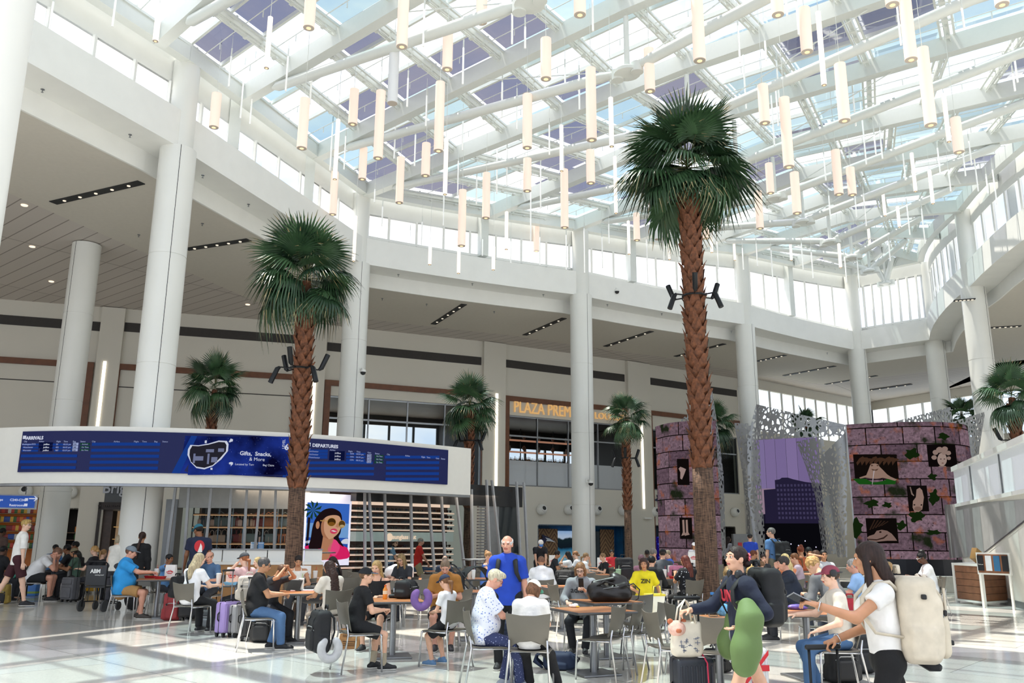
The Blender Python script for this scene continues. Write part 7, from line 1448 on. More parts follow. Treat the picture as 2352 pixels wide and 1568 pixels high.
def bottle(label,loc,h,r,body,cap,band=None,clear=False,name='drink_bottle'):
 t=thing(name,label,'bottle',loc,0);MB().lathe([(r*.9,0),(r,.01),(r,h*.35),(r*.92,h*.4),(r,h*.46),(r,h*.66),(r*.4,h*.86),(r*.38,h*.9)],(0,0,0),18).build('bottle_body',CLEARP if clear else mat('drink_'+body,body,.25),t,40);MB().lathe([(r*.44,h*.9),(r*.44,h),(r*.3,h*1.005)],(0,0,0),14).build('cap',mat('cap_'+cap,cap,.4),t,40)
 if band:MB().lathe([(r*1.01,h*.36),(r*1.01,h*.6)],(0,0,0),18).build('paper_band',mat('band_'+band,band,.5),t)
 return t
def on(k,dx=0,dy=0,z=None):p=TAB[k][1];return(p.x+dx,p.y+dy,p.z+.002 if z is None else z)
def onpx(k,x,y):
 c=TAB[k][1];v=zp(x,y,c.z)-c;m=.33 if TAB[k][1].z<.8 else .36
 if k=='S':m=.2
 if v.length>m:v=v*(m/v.length)
 return(c.x+v.x,c.y+v.y,c.z+.002)
def phone(key,label,i=1,up=.06,tilt=50,rz=None,dz=.03):
 q=PP[key];p=q['W'](q['wri'][i]+q['hdir'][i]*.11)+Vector((0,0,dz));t=thing('phone',label,'phone',p,0);face=math.atan2(q['RM'][1,1],q['RM'][0,1])-math.pi/2 if rz is None else rz;t.rotation_euler=(R(tilt),0,face)
 MB().rbox((0,0,0),(.074,.152,.009),.004).build('phone_body',mat('phone_black','#16171a',.3),t);MB().box((0,0,.0052),(.066,.142,.001)).build('phone_screen',mat('phone_glass','#25282e',.08),t);return t
f0=lambda x,y:tuple(zp(x,y,0))
suitcase('grey soft carry-on with extended black handle behind the slumped person',f0(158,1382),R(-20),.36,.58,.24,'#5e5f64',1.12,True)
suitcase('bright yellow suitcase by the wheelchair',f0(216,1362),R(10),.42,.62,.26,'#d6a32a',1.02)
suitcase('black suitcase under the turquoise neck pillow at the left edge',f0(36,1375),R(5),.42,.5,.26,'#141519',0,True)
neckpillow('turquoise neck pillow on the black suitcase at the left edge',f0(36,1375)[:2]+(.56,),(80,0,20),.07,.13,'#5fc4b0')
backpack('yellow and black backpack cut by the left edge',f0(4,1386),0,.3,.48,.2,'#8a7430',acc='#1b1c1e')
t=thing('cooler_box','small blue cooler bag on the floor left of the slumped person','cooler',f0(74,1368));MB().rbox((0,0,.15),(.26,.2,.3),.02).build('body',mat('cooler_blue','#3f78c0',.5),t,40);MB().rbox((0,0,.31),(.27,.21,.04),.01).build('lid',mat('cooler_pale','#cfdcea',.5),t,40);MB().rbox((0,-.003,.09),(.262,.2,.06),.01).build('green_band',mat('cooler_green','#7d9a3c',.5),t)
backpack('black backpack lying on the left table before the olive cap',onpx('G',190,1303),R(20),.34,.3,.24,'#17181b',(0,0))
def wheelchair(loc,rz):
 t=thing('wheelchair','black folding airport wheelchair with white letters on its back','wheelchair',loc,rz);b=mat('wheelchair_frame','#1d1e21',.4,.4);v=mat('wheelchair_vinyl','#2b2d31',.5,var=.04)
 for x in(-1,1):
  MB().tube([(x*.24,-.26,.1),(x*.24,-.24,.95),(x*.235,-.27,1.0)],.014,8).build('side_frame',b,t,'all');MB().tube([(x*.24,-.24,.5),(x*.24,.2,.5),(x*.24,.26,.2)],.013,8).tube([(x*.24,-.25,.2),(x*.24,.26,.18)],.012,8).build('side_frame',b,t,'all');MB().tube([(x*.24,-.24,.7),(x*.24,.12,.72),(x*.24,.14,.5)],.014,8).build('armrest',b,t,'all')
  for y,r_ in((-.26,.12),(.25,.09)):MB().lathe([(r_*.4,-.018),(r_,-.018),(r_,.018),(r_*.4,.018)],(0,0,0),20,Matrix.Translation((x*.27,y,r_))@Matrix.Rotation(R(90),4,'Y')).build('wheel',mat('rubber_grey','#3a3b3d',.7),t,40)
  MB().box((x*.12,.36,.13),(.17,.12,.02)).build('footplate',b,t)
 MB().tube([(-.24,-.27,.99),(-.2,-.29,1.03),(.2,-.29,1.03),(.24,-.27,.99)],.015,8).build('push_bar',b,t,'all');MB().rbox((0,-.25,.74),(.47,.03,.42),.012).build('back_panel',v,t,40);MB().rbox((0,-.01,.5),(.46,.46,.035),.012).build('seat',v,t,40)
 text('ABM',.115,mat('letters_white','#e8e8e6',.5),t,'lettering',(-.13,-.268,.79),(R(90),0,0),.003,bold=.004);text('assisting travel',.035,mat('letters_white'),t,'lettering',(-.02,-.268,.74),(R(90),0,0),.002);MB().lathe([(.014,0),(.014,.004)],(.115,-.268,.895),12).build('orange_dot',mat('dot_orange','#e0702a',.5),t)
wheelchair(f0(228,1402),R(-8))
backpack('red backpack on the floor left of the blonde person',f0(393,1424),R(15),.32,.55,.22,'#8e2f33',acc='#82282d')
t=suitcase('black soft case behind the chair of the blonde person',f0(436,1424),R(0),.4,.44,.26,'#15161a',0,True)
backpack('black and grey duffel backpack lying right of the blonde chair',f0(484,1440),R(-10),.40,.32,.26,'#2a2b2f',acc='#63666b',straps=False)
suitcase('lavender hard suitcase with tall handle',f0(520,1461),R(60),.36,.54,.23,'#9d88c4',1.02)
suitcase('pale silver suitcase behind the black hard suitcase',f0(548,1462),R(55),.34,.5,.2,'#8c8d90',0)
sb=suitcase('black ribbed hard suitcase carrying the beige backpack',f0(578,1470),R(12),.38,.55,.25,'#1c1d21',.93)
q=f0(572,1464);backpack('beige backpack strapped upright on the black ribbed suitcase',(q[0]-.06,q[1]-.02,.57),R(12),.34,.42,.2,'#b5aea3',acc='#a8a196')
backpack('black backpack with grey piping standing in front of the suitcases',f0(604,1474),R(-8),.36,.5,.22,'#15171a',acc='#1d1f22')
t=paperbag('brown paper carrier bag with white sticker on the floor',f0(646,1470),R(8),.23,.29,.14,KRAFT,False,True,'paper_bag');MB().box((.05,-.079,.18),(.055,.004,.1)).build('sticker',PAPW,t);MB().add([(-.07,-.078,.06),(-.02,-.078,.06),(-.01,-.078,.11),(-.03,-.078,.09),(-.045,-.078,.115),(-.06,-.078,.09),(-.08,-.078,.11)],[(0,1,3,5),(1,2,3),(0,5,6),(3,4,5)]).build('crown_print',mat('print_brown_dark','#5b3d22',.7),t)
PPq=PP['youth'];cpos=PPq['loc'];ff=R(62);bx_,by_=cpos[0]-.42*math.sin(ff),cpos[1]-.42*math.cos(ff)
backpack('black backpack hanging from the chair of the black capped person',(bx_,by_-.05,.24),-ff,.36,.52,.22,'#15161a')
neckpillow('pale grey neck pillow hanging below the black backpack',(bx_+.16,by_-.20,.30),(0,0,20),.044,.1,'#b9b9bb')
t=paperbag('brown takeaway bag with printed text on the floor behind the hanging backpack',f0(806,1488),R(-10),.3,.27,.16,KRAFT,False,False,'paper_bag');text('FRESH',.05,mat('print_brown_dark'),t,'lettering',(-.1,-.089,.16),(R(90),0,0),.001);MB().box((0,-.088,.1),(.2,.002,.012)).box((0,-.088,.07),(.18,.002,.01)).box((0,-.088,.045),(.2,.002,.01)).build('print_line',mat('print_brown_dark'),t)
backpack('black backpack lying on the table beside the purple pillow',onpx('C',950,1371),R(70),.34,.27,.26,'#16171a',(0,0),True,False)
p_=dp(968,1374,F_PX/171);neckpillow('purple neck pillow hanging at the table edge by the girl in navy cap',p_,(0,0,8),.045,.092,'#7d5f9e')
bottle('orange juice bottle with orange cap on the wooden table',onpx('C',884,1376),.19,.032,'#e08a2a','#e0641c','#e8d8b8')
bottle('clear water bottle with white cap on the wooden table',onpx('C',910,1372),.22,.034,'#dde6ea','#f0f2f3','#b9cbe0',True)
t=thing('sunglasses_case','small dark case on the wooden table by the juice bottle','case',onpx('C',897,1366));MB().rbox((0,0,.025),(.12,.07,.05),.02).build('case_body',BLACK,t,40)
def stroller(loc,rz):
 t=thing('stroller','black folding stroller with raised canopy left of the floral blouse','stroller',loc,rz);b=mat('stroller_fabric','#17181b',.8);fr=mat('stroller_frame','#3a3b3e',.35,.7)
 rg=[];
 for k in range(9):a_=R(20+130*k/8);rg.append([(x,.05+.34*math.cos(a_),.62+.42*math.sin(a_)-.06*abs(x))for x in(-.24,-.16,0,.16,.24)])
 MB().grid(rg).grid([[(x*.98,y*.97,z-.012)for x,y,z in r_]for r_ in rg]).build('canopy',b,t,'all')
 MB().rbox((0,-.05,.45),(.42,.4,.06),.02).build('seat',b,t,40);MB().rbox((0,-.26,.68),(.42,.06,.5),.02).build('back_panel',b,t,40);MB().rbox((0,.0,.2),(.4,.45,.16),.04).build('basket',b,t,40)
 for x in(-1,1):
  MB().tube([(x*.26,.4,.1),(x*.26,.1,.45),(x*.25,-.42,1.02)],.013,8).tube([(x*.26,-.35,.12),(x*.26,.05,.5)],.012,8).build('side_frame',fr,t,'all')
  for y,r_ in((.4,.09),(-.36,.12)):
   TT=Matrix.Translation((x*.29,y,r_))@Matrix.Rotation(R(90),4,'Y');MB().lathe([(r_*.75,-.016),(r_,-.016),(r_,.016),(r_*.75,.016)],(0,0,0),22,TT).build('wheel',mat('rubber_black','#1a1a1b',.7),t,40)
   mb=MB();mb.lathe([(.02,-.02),(.02,.02)],(0,0,0),10,TT)
   for k in range(5):mb.tube([(0,0,0),(r_*.78*math.cos(k*1.2566),r_*.78*math.sin(k*1.2566),0)],.009,5,TT)
   mb.build('wheel_hub',mat('hub_grey','#b9babc',.4),t)
 MB().tube([(-.25,-.42,1.02),(-.2,-.46,1.06),(.2,-.46,1.06),(.25,-.42,1.02)],.015,8).build('handle_bar',b,t,'all')
stroller(f0(1085,1424),R(-70))
backpack('navy drawstring backpack lying on the floor beside the white cap person',f0(1283,1536),R(80),.26,.22,.44,'#1f2c48',(0,0),False,True)
suitcase('navy soft suitcase standing under the floral blouse person',f0(1166,1503),R(20),.34,.46,.22,'#1f2a44',0,True)
t=thing('leather_bag','large black leather duffel slumped on the wooden table','bag',onpx('B',1400,1381),R(8));LB=mat('black_leather','#1c1716',.36,var=.2,bump=.4,scale=6)
gm('body',sdf([('b',A(0,0,.1),A(.3,.15,.1),.09,I3),('e',A(-.16,0,.13),A(.16,.14,.12),I3),('e',A(.14,0,.2),A(.15,.12,.16),I3),('e',A(.1,.02,.3),A(.09,.08,.08),I3),('c',A(-.25,-.06,.1),A(.2,-.1,.22),.05,.04),('c',A(-.2,.05,.24),A(.05,-.06,.3),.035,.03)],.012,.022,(),(),.009,19),LB,t)
MB().tube([(.2,-.05,.2),(.32,-.08,.24),(.4,-.1,.16),(.38,-.1,.04),(.34,-.1,.02)],[.02,.026,.026,.024,.015],8,flat=.35).build('strap',LB,t,'all');MB().tube([(-.2,-.1,.2),(-.1,-.13,.27),(.02,-.12,.24),(.06,-.1,.2)],.014,7).build('handle',LB,t,'all');MB().tube([(-.2,-.13,.16),(.1,-.13,.2)],.006,5).build('zip',STEEL,t)
phone('hoodie','dark phone held up by the teenager in grey hoodie',0,tilt=70,dz=.05);phone('gran','pale phone in the hands of the floral blouse person',0,tilt=35)
t=thing('napkin','crumpled white and yellow wrapper on the empty front table','wrapper',onpx('A',1282,1392));gm('paper',sdf([('e',A(0,0,.02),A(.05,.04,.022),I3),('e',A(.03,0,.03),A(.03,.03,.02),I3)],.007,.02,(),(),.006,60),PAPW,t);MB().ball((.05,-.02,.012),(.03,.02,.012),None,8).build('yellow_bit',mat('yellow_wrap','#d9b23a',.5),t,'all')
p_=dp(1505,1418,F_PX/134);t=thing('hanging_tote_bag','white tote bag with yellow trim hanging between taupe chairs','bag',p_,R(10));MB().loft([[(x,y*.5,0)for x,y in((-.11,-.1),(.11,-.1),(.11,.1),(-.11,.1))],[(x,y,.36)for x,y in((-.14,-.12),(.14,-.12),(.14,.12),(-.14,.12))]]).build('sack',mat('tote_white','#e4e0d2',.8,bump=.2),t);MB().box((0,0,.36),(.29,.25,.03)).box((-.1,-.1,.18),(.03,.03,.36)).build('yellow_trim',mat('tote_yellow','#d8c23a',.6),t);MB().tube([(-.07,-.12,.36),(-.05,-.12,.5),(.05,-.12,.5),(.07,-.12,.36)],.01,6).build('handle',mat('tote_yellow'),t,'all')
cup('white paper cup with red straw left of the green tumbler',onpx('O',1428,1333),.17,.047);cup('pale green tumbler with handle and straw',onpx('O',1444,1330),.22,.055,'#9cc2a0','#b8d8bc','#a9cdae',handle=1,name='tumbler')
backpack('large black backpack standing on a chair behind the green tumbler',tuple(dp(1434,1331,F_PX/108)),R(10),.36,.48,.24,'#17181c',acc='#1d1e24');backpack('black bag slumped on a chair behind the white hoodie',tuple(dp(1298,1346,F_PX/112)),R(-20),.38,.34,.22,'#131417')
q=PP['main'];W=q['W']
sc_=dp(1588,1487,F_PX/262);FS=suitcase('black ribbed suitcase with tall handle held by the navy sweatshirt person',(sc_.x,sc_.y,0),R(6),.335,.635,.25,'#1f232c',1.085,ribs=7)
MB().tube([(.07,-.06,.66),(.085,-.14,.6),(.09,-.15,.3),(.085,-.15,.08)],.007,6).build('red_lanyard',mat('lanyard_red','#c02a4a',.6),FS,'all');MB().box((-.02,-.05,.645),(.08,.06,.004)).box((.05,-.08,.64),(.05,.05,.004)).build('paper_tag',PAPW,FS)
t=thing('canvas_tote','cream canvas tote with blue print and plush bear on the black suitcase','bag',(sc_.x-.045,sc_.y-.02,.64),R(6));CANV=mat('canvas_cream','#d9d0bf',.85,var=.06,bump=.3,scale=16)
gm('sack',sdf([('b',A(0,0,.14),A(.12,.065,.14),.03,I3),('e',A(0,-.02,.07),A(.13,.08,.08),I3)],.01,.04,[('b',A(0,0,.3),A(.1,.045,.09),.02,I3)],(),.003,24),CANV,t)
for y in(-.055,.055):MB().tube([(-.07,y,.26),(-.05,y*.8,.38),(.0,0,.445),(.05,y*.8,.38),(.07,y,.26)],[.02,.018,.018,.018,.02],6,flat=.3).build('handle',CANV,t,'all')
mb=MB();rn=random.Random(4)
for k in range(16):x,z=rn.uniform(-.08,.08),rn.uniform(.04,.17);mb.box((x,-.098,z),(rn.uniform(.01,.05),.004,.004));mb.box((x,-.098,z),(.004,.004,rn.uniform(.01,.04)))
mb.build('blue_print',mat('print_ink','#4a5672',.7),t)
t2=thing('plush_bear','pink plush bear head peeking from the canvas tote','plush toy',(sc_.x-.125,sc_.y-.06,.86));PK=mat('plush_pink','#dfb3a4',.95,var=.1,bump=.5,scale=60);PR=mat('plush_rust','#b86a4a',.95,bump=.5,scale=60);gm('head',sdf([('e',A(0,0,0),A(.075,.065,.065),I3),('e',A(0,-.05,-.015),A(.04,.03,.03),I3)],.008,.02,(),(),.002,140),PK,t2)
for x in(-1,1):gm('ear',sdf([('e',A(x*.055,0,.055),A(.025,.018,.024),I3)],.007,.01),PR,t2)
MB().ball((0,-.078,-.012),(.024,.012,.02),None,10).build('muzzle',PR,t2,'all')
pz=A(*q['W'](q['wri'][0]-q['hdir'][0]*.08));G_=mat('pillow_green','#647c48',.7,var=.05,scale=4,bump=.15)
NP=thing('neck_pillow','huge soft green neck pillow hanging over the arm of the navy sweatshirt person','neck pillow',(0,0,0));a0=dp(1702,1392,F_PX/272);L1_,L2_,L3_=dp(1688,1420,F_PX/264),dp(1674,1475,F_PX/262),dp(1675,1492,F_PX/262);R1_,R2_,R3_=dp(1722,1420,F_PX/284),dp(1714,1490,F_PX/284),dp(1710,1525,F_PX/284);b0=dp(1716,1392,F_PX/282)
gm('cushion',sdf([('c',A(a0),A(L1_),.045,.062),('c',A(L1_),A(L2_),.062,.082),('c',A(L2_),A(L3_),.082,.08),('c',A(a0),A(b0),.045,.045),('c',A(b0),A(R1_),.05,.092),('c',A(R1_),A(R2_),.092,.104),('c',A(R2_),A(R3_),.104,.095)],.012,.07),G_,NP)
def worn(key,label,w,h,d,col,acc=None,drop=.0,sc=1.,back=.0):
 q=PP[key];c=q['nb']-q['u']*(h/sc-.04+drop)-q['f']*(.10+back+d*.42/q['sc']);p=q['W'](c);t=backpack(label,p,0,w,h,d,col,acc=acc,straps=False);yaw=math.atan2(q['RM'][1,0],q['RM'][0,0]);t.rotation_euler=(0,0,yaw)
 m=fabric(col);mid_=q['f']*.16
 for x in(-1,1):
  s0=q['nb']+q['r']*x*.10;pts=[s0-q['u']*.1-q['f']*.15,s0+q['u']*.008-q['f']*.06,s0+q['u']*.0+q['f']*.04,s0-q['u']*.09+q['f']*.135+q['r']*x*.01,s0-q['u']*.2+q['f']*.15+q['r']*x*.03,s0-q['u']*.32+q['f']*.09+q['r']*x*.06,s0-q['u']*.36-q['f']*.1+q['r']*x*.05]
  inv=t.matrix_basis.inverted();MB().tube([inv@q['W'](v)for v in pts],[.026,.03,.03,.028,.022,.014,.014],8,flat=.45).build('strap',m,t,'all')
 return t
worn('main','black backpack worn by the navy sweatshirt person',.32,.5,.22,'#17181a',back=.02)
bpk=worn('right','large beige travel backpack worn by the person with dark braid',.34,.56,.27,'#cdc2ae','#c6bba6',back=-.03,drop=.02)
for x,z in((.0,.12),(-.17,.4)):MB().rbox((x,-.2 if x==0 else-.02,z),(.05,.03,.03),.008).build('buckle',BLACK,bpk)
for x in(-1,1):MB().box((x*.1,-.16,.3),(.018,.012,.3)).build('compression_strap',fabric('#cdc2ae'),bpk)
MB().tube([(.05,.02,.03),(.02,-.08,-.02),(-.02,-.12,-.03)],[.03,.04,.02],8).build('black_jacket',fabric('#1a1b1e'),bpk,'all')
worn('hiker','large black hiking backpack worn by the grey-haired person in blue tee',.36,.62,.3,'#17191c',back=.04);worn('vest','black backpack on the khaki trousered person',.34,.46,.16,'#1b1c20')
def headphones(key,label,neck=True,dz=0.,r=.1):
 q=PP[key];HM=q['HM'];C_=q['nb']+q['u']*.035+q['f']*.02 if neck else q['HC']+HM@A(0,-.02,.055);t=thing('headphones',label,'headphones',(0,0,0));pts=[]
 for k in range(11):
  a_=R(-100+200*k/10)if neck else R(-95+190*k/10);v=(q['r']*math.sin(a_)*.082-q['f']*math.cos(a_)*.082)if neck else HM@A(math.sin(a_)*.1,-math.cos(a_)*.118,-.012);pts.append(q['W'](C_+v))
 MB().tube(pts,.013 if neck else .012,8,flat=.7).build('band',mat('headphone_black','#202124',.45),t,'all')
 for i in(0,-1):c=pts[i];MB().ball(tuple(c),(.036,.026,.04)if neck else(.042,.022,.042),None,14).build('ear_cup',mat('headphone_black'),t,'all')
headphones('main','black headphones round the neck of the navy sweatshirt person');headphones('maroon','black headphones stretched round the maroon cap',False)
HM=PP['main']['HM'];t=thing('hair_flower','pink flower clip in the bun of the navy sweatshirt person','hair clip',PP['main']['W'](PP['main']['HC']+HM@A(-.05,-.1,.03)))
for k in range(5):MB().ball((.004,.022*math.cos(k*1.2566),.022*math.sin(k*1.2566)),(.008,.016,.016),None,8).build('petal',mat('petal_pink','#e0707c',.6),t,'all')
q=PP['right'];p=q['W'](q['wri'][0]+q['hdir'][0]*.12);t=thing('phone','dark phone in the outstretched hand of the person with braid','phone',p);t.rotation_euler=(R(65),R(25),R(10));MB().rbox((0,0,0),(.155,.009,.076),.004).build('phone_body',mat('phone_silver','#8d8f92',.3,.5),t);MB().box((0,-.0055,0),(.145,.001,.068)).build('phone_screen',mat('phone_glass'),t)
for i,nm in((0,'silver bracelet on the raised wrist of the person with braid'),(1,'silver bracelet on the lower wrist of the person with braid')):
 d=Vector((q['RM']@q['hdir'][i]).tolist());c=q['W'](q['wri'][i]-q['hdir'][i]*.01);a_=d.orthogonal().normalized();b_=d.cross(a_);tag(MB().tube([c+(a_*math.cos(k*.5236)+b_*math.sin(k*.5236))*.033 for k in range(12)],.004,6,closed=True).build('bracelet',CHROME,None,'all'),nm,'bracelet')
hpos=q['W'](q['wri'][1]+q['hdir'][1]*.08);suitcase('black suitcase whose tall handle the person with braid holds',(hpos.x-.02,hpos.y-.085,0),R(12),.36,.55,.23,'#17181b',hpos.z-.03,True)
t=backpack('black backpack with gold letters on the floor before the maroon cap chair',f0(1937,1566),R(5),.36,.5,.24,'#16171a',straps=False);text('AGGLE',.05,mat('gold_print','#c79a45',.4),t,'lettering',(-.09,-.165,.37),(R(90),0,0),.002)
backpack('black backpack standing behind the one with gold letters',f0(1975,1545),R(10),.36,.5,.22,'#1b1c20');backpack('bright red backpack beside the person with braid',tuple(dp(1962,1448,F_PX/168)),R(0),.36,.44,.2,'#a3182c')
UJ=suitcase('suitcase printed with a red, white and blue flag pattern between walking legs',tuple(zp(1726,1590,0)),R(8),.34,.46,.22,'#d9d9dc');
for a_,b_,w_,m_ in(((-.16,0,.08),(.16,0,.44),.05,RED),((.16,0,.08),(-.16,0,.44),.05,RED)):mb=MB();beam(mb,Vector((a_[0],-.122,a_[2])),Vector((b_[0],-.122,b_[2])),.006,w_);mb.build('flag_stripe',m_,UJ)
MB().box((0,-.125,.26),(.07,.006,.38)).box((0,-.1255,.26),(.32,.006,.06)).build('flag_cross',RED,UJ)
backpack('black tote on the floor behind the front chair by the palm',f0(1646,1543),R(0),.3,.3,.2,'#17181a',straps=False)
bottle('large clear water bottle with blue band on the round table',onpx('S',1638,1416),.26,.05,'#dfe','#2a6fb0','#4f9fd0',True);t=thing('chip_bag','clear bag with blue and yellow print on the round table','bag',onpx('S',1664,1414));gm('sack',sdf([('e',A(0,0,.06),A(.09,.04,.07),I3)],.009,.02,(),(),.006,50),mat('chip_blue','#5fa3d0',.35,var=.4,scale=25),t)
t=thing('snack_package','crinkled purple and white package on the table before the maroon cap','package',onpx('T',1830,1399));gm('wrapper',sdf([('e',A(0,0,.03),A(.13,.06,.035),I3)],.009,.02,(),(),.008,45),mat('purple_wrap','#6a5ab0',.4,var=.5,scale=14),t)
k_=0
for args in(('white food bag with red petals on the far left table',onpx('F',398,1327),0,.2,.26,.12),('white food bag with faint red mark before the blonde person',onpx('E',503,1334),.1,.2,.28,.13),('white food bag with large red petals before the tank top person',onpx('H',700,1335),.15,.21,.29,.13),('white tapering food bag before the person with glasses and phone',onpx('I',940,1329),0,.16,.3,.1),('white food bag with red petals beside the group by the middle column',onpx('Q',1270,1299),0,.24,.32,.14),('white paper bag with handles before the boy in black',onpx('P',1377,1305),0,.24,.3,.14),('white food bag on the table of red and white wrappers',onpx('R',1534,1322),0,.2,.26,.12),('white printed bag behind the palm trunk',tuple(dp(1592,1292,F_PX/67)),0,.3,.35,.15)):paperbag(*args)
for lab,k,x,y,kw in(('white paper cup with red mark and red straw on the far left table','F',348,1325,dict(mark=1)),('white cup left of the pale blue lunch box','E',499,1341,dict(straw=None)),('white cup behind the pale blue lunch box','E',517,1338,dict()),('clear green-straw cup on the table behind the tablet','D',697,1350,dict(col='#d9dcd6',straw='#7fb04a')),('white cup with red straw by the dark ponytail','H',724,1332,dict()),('tall beige tumbler beside the person with glasses','I',897,1327,dict(col='#cfc0ae',straw=None,h=.22)),('white cup with red mark and straw on the stroller table','K',1066,1322,dict(mark=1)),('beige cup nearest on the stroller table','K',1070,1333,dict(col='#d8c6b6')),('white cup right on the stroller table','K',1088,1330,dict()),('white cup on the blue polo high table','Y',936,1268,dict(h=.14)),('white cup on the wrappers table','R',1522,1328,dict()),('clear cup with red drink on the wrappers table','R',1558,1324,dict(col='#c85a5a')),('red and white cup before the boy in black','P',1392,1302,dict(col='#d25a5a'))):cup(lab,onpx(k,x,y),**kw)
def tray(lab,loc,col='#b3202a',w=.2,d=.14,rz=0):t=thing('food_tray',lab,'tray',loc,rz);MB().loft([[(x*w/2*.8,y*d/2*.8,0)for x,y in((-1,-1),(1,-1),(1,1),(-1,1))],[(x*w/2,y*d/2,.05)for x,y in((-1,-1),(1,-1),(1,1),(-1,1))],[(x*w/2*.95,y*d/2*.95,.048)for x,y in((-1,-1),(1,-1),(1,1),(-1,1))],[(x*w/2*.75,y*d/2*.75,.012)for x,y in((-1,-1),(1,-1),(1,1),(-1,1))]]).build('tray_body',mat('tray_'+col,col,.5),t);MB().ball((0,0,.035),(w*.3,d*.3,.025),None,8).build('food',mat('fried_food','#c08a4a',.8,var=.3,bump=.5,scale=40),t,'all');return t
tray('red food tray with fries in front of the large person in bright blue',onpx('F',334,1327));tray('red food carton right of the cup on the far left table',onpx('F',368,1329));tray('red food tray before the child in blue',onpx('X',380,1303));tray('pale blue lunch box on the table of the blonde person',onpx('E',514,1346),'#7db4d6',.24,.14);tray('white food tray among the wrappers',onpx('R',1570,1328),'#e6e2de');tray('white tray with leftovers right of the palm',onpx('U',1770,1300),'#dcdad4',.3,.2);tray('open white food box before the group by the column',onpx('Q',1296,1300),'#e4e2de');tray('white food tray on the blue polo high table',onpx('Y',955,1270),'#e6e4e0',.3,.2);tray('red carton on the wrappers table',onpx('R',1545,1330))
for lab,x,y in(('water bottle with green cap, left of a pair before the navy tee',1769,1325),('water bottle with green cap, right of a pair before the navy tee',1776,1324)):bottle(lab,onpx('V',x,y),.22,.034,'#dde','#4fae6a','#7fb4d4',True)
bottle('small water bottle beside the petal bag of the column group',onpx('Q',1284,1300),.2,.032,'#dde','#3f78c8','#5f90d8',True)
t=thing('tablet','black tablet standing open on the table before the bowed young person','tablet',onpx('D',672,1357),R(-25));TT=Matrix.Rotation(R(-25),4,'X');MB().rbox((0,0,.09),(.26,.012,.18),.005,TT).build('tablet_body',BLACK,t);MB().rbox((0,.06,.006),(.26,.12,.012),.005).build('cover',BLACK,t)
t=thing('notebook','open white notebook on the table before the very long hair','book',onpx('D',705,1354),R(10));MB().box((-.1,0,.006),(.2,.26,.012)).box((.1,0,.006),(.2,.26,.012)).build('pages',PAPW,t);MB().box((0,0,.001),(.42,.28,.002)).build('cover',mat('book_red','#b8404a',.6),t)
t=thing('plastic_bag','bulging white plastic bag on the table left of the beige tumbler','bag',onpx('I',886,1327));gm('sack',sdf([('e',A(0,0,.12),A(.16,.12,.13),I3),('e',A(.08,0,.22),A(.07,.06,.07),I3)],.013,.05,(),(),.01,28),mat('white_plastic','#ecebea',.35,var=.03,bump=.3,scale=12),t)
t=thing('plastic_bag','crumpled white food bag with red print on the high table','bag',onpx('Z',1006,1270));gm('sack',sdf([('e',A(0,0,.1),A(.22,.12,.1),I3),('e',A(-.08,0,.18),A(.1,.08,.08),I3)],.015,.05,(),(),.012,24),PAPW,t);mb=MB();petals(mb,.04,.08,.2,-.125);petals(mb,-.12,.1,.12,-.12);mb.build('red_mark',RED,t)
p_=PP['blonde'];t=None
def sash(key,lab,col,side=1,back=True,name='crossbody_strap'):
 q=PP[key];k=-1 if back else 1;pts=[q['nb']+q['r']*side*.09+q['u']*.01,q['nb']+q['r']*side*.085-q['u']*.06+q['f']*k*.12,q['mid']+q['u']*.1+q['f']*k*.155,q['pel']-q['r']*side*.13+q['u']*.07+q['f']*k*.14,q['pel']-q['r']*side*.19+q['u']*.02]
 tag(MB().tube([q['W'](v)for v in pts],.014,6,flat=.5).build(name,mat('strap_black','#17181a',.6),None,'all'),lab,'strap')
sash('blonde','black crossbody strap over the white tee of the blonde person',0,-1)
def bstraps(key,lab):
 q=PP[key];t=thing('backpack',lab,'backpack',(0,0,0))
 for x in(-1,1):s0=q['nb']+q['r']*x*.115;MB().tube([q['W'](v)for v in(s0-q['f']*.17-q['u']*.08,s0+q['u']*.02-q['f']*.03,s0-q['u']*.05+q['f']*.12,s0-q['u']*.19+q['f']*.165+q['r']*x*.02,s0-q['u']*.3+q['f']*.14+q['r']*x*.07,s0-q['u']*.34-q['f']*.08+q['r']*x*.08)],[.03,.032,.03,.028,.02,.015],8,flat=.45).build('strap',fabric('#17181b'),t,'all')
 c=q['mid']-q['f']*.28;gm('body',sdf([('b',A(q['W'](c+q['u']*.08)),A(.15,.09,.22),.07,I3)],.014),fabric('#17181b'),t)
bstraps('old','black backpack whose straps cross the royal blue tee')
backpack('black bag hanging on a chair right of the far left table',tuple(dp(408,1372,F_PX/118)),R(60),.34,.42,.18,'#141518',straps=False,name='hanging_backpack')
backpack('dark backpack on the taupe chair beside the green straw cup',(dp(722,1345,F_PX/128).x,dp(722,1345,F_PX/128).y,.46),R(20),.34,.32,.2,'#1a1b20',straps=False)
t=backpack('pink and black bag among the tables left of the palm',onpx('R',1575,1318),0,.34,.28,.2,'#c87a96',acc='#2a2a2e')
q=PP['navycap'];C_=q['nb']-q['u']*.2-q['f']*.145
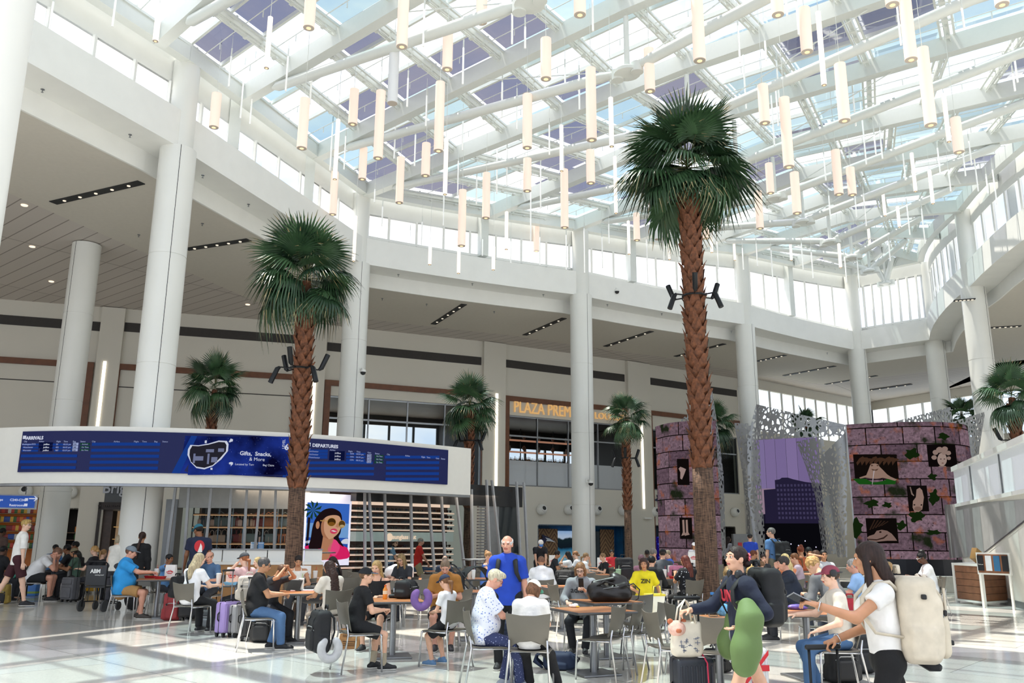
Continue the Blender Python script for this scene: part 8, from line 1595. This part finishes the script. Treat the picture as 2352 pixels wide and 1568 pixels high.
t=q['shirt'];rot=Matrix((tuple(q['r']),tuple(q['u']),tuple(-q['f']))).transposed().to_4x4();rot.translation=Vector(C_-q['f']*.005);MB().add([(x*.1,y*.12+.02,0)for x,y in el(0,0,1,1,18)],[tuple(range(18))],rot).build('red_print',RED,t);MB().add([(-.03,-.1,.004),(.06,-.1,.004),(.05,.02,.004),(.02,.08,.004),(-.0,.0,.004)],[(0,1,2,3,4)],rot).build('white_print',PAPW,t)
def world():
 w=bpy.data.worlds.new('sky');S.world=w;w.use_nodes=True;N,L=w.node_tree.nodes,w.node_tree.links
 bg=N['Background'];tc=N.new('ShaderNodeTexCoord');mp=N.new('ShaderNodeMapping');mp.inputs['Scale'].default_value=(1,1,2.2)
 nz=N.new('ShaderNodeTexNoise');nz.inputs['Scale'].default_value=2.4;nz.inputs['Detail'].default_value=6;nz.inputs['Roughness'].default_value=.6
 L.new(tc.outputs['Generated'],mp.inputs['Vector']);L.new(mp.outputs['Vector'],nz.inputs['Vector'])
 r=N.new('ShaderNodeValToRGB');e=r.color_ramp.elements;e[0].position=.38;e[1].position=.58
 e[0].color=(.55,.70,.95,1);e[1].color=(1,1,1,1)
 L.new(nz.outputs['Fac'],r.inputs['Fac']);L.new(r.outputs['Color'],bg.inputs['Color']);bg.inputs["Strength"].default_value=2.3
world()
su=bpy.data.lights.new('sun','SUN');su.energy=11;su.angle=R(.6);su.color=(1,.94,.85)
so=bpy.data.objects.new('sun',su);COL.objects.link(so)
SUN_DIR=Vector((-.27,.14,1)).normalized()
so.rotation_euler=SUN_DIR.to_track_quat('Z','Y').to_euler()
V=S.view_settings;V.view_transform='Standard';V.look='None';V.exposure=-.5;V.gamma=1;V.use_curve_mapping=False
cy=S.cycles;cy.max_bounces=7;cy.diffuse_bounces=4;cy.glossy_bounces=3;cy.transmission_bounces=4;cy.transparent_max_bounces=12
cy.caustics_reflective=False;cy.caustics_refractive=False;cy.sample_clamp_indirect=6;cy.use_denoising=True
try:cy.denoiser='OPENIMAGEDENOISE';cy.denoising_input_passes='RGB_ALBEDO_NORMAL'
except Exception:pass
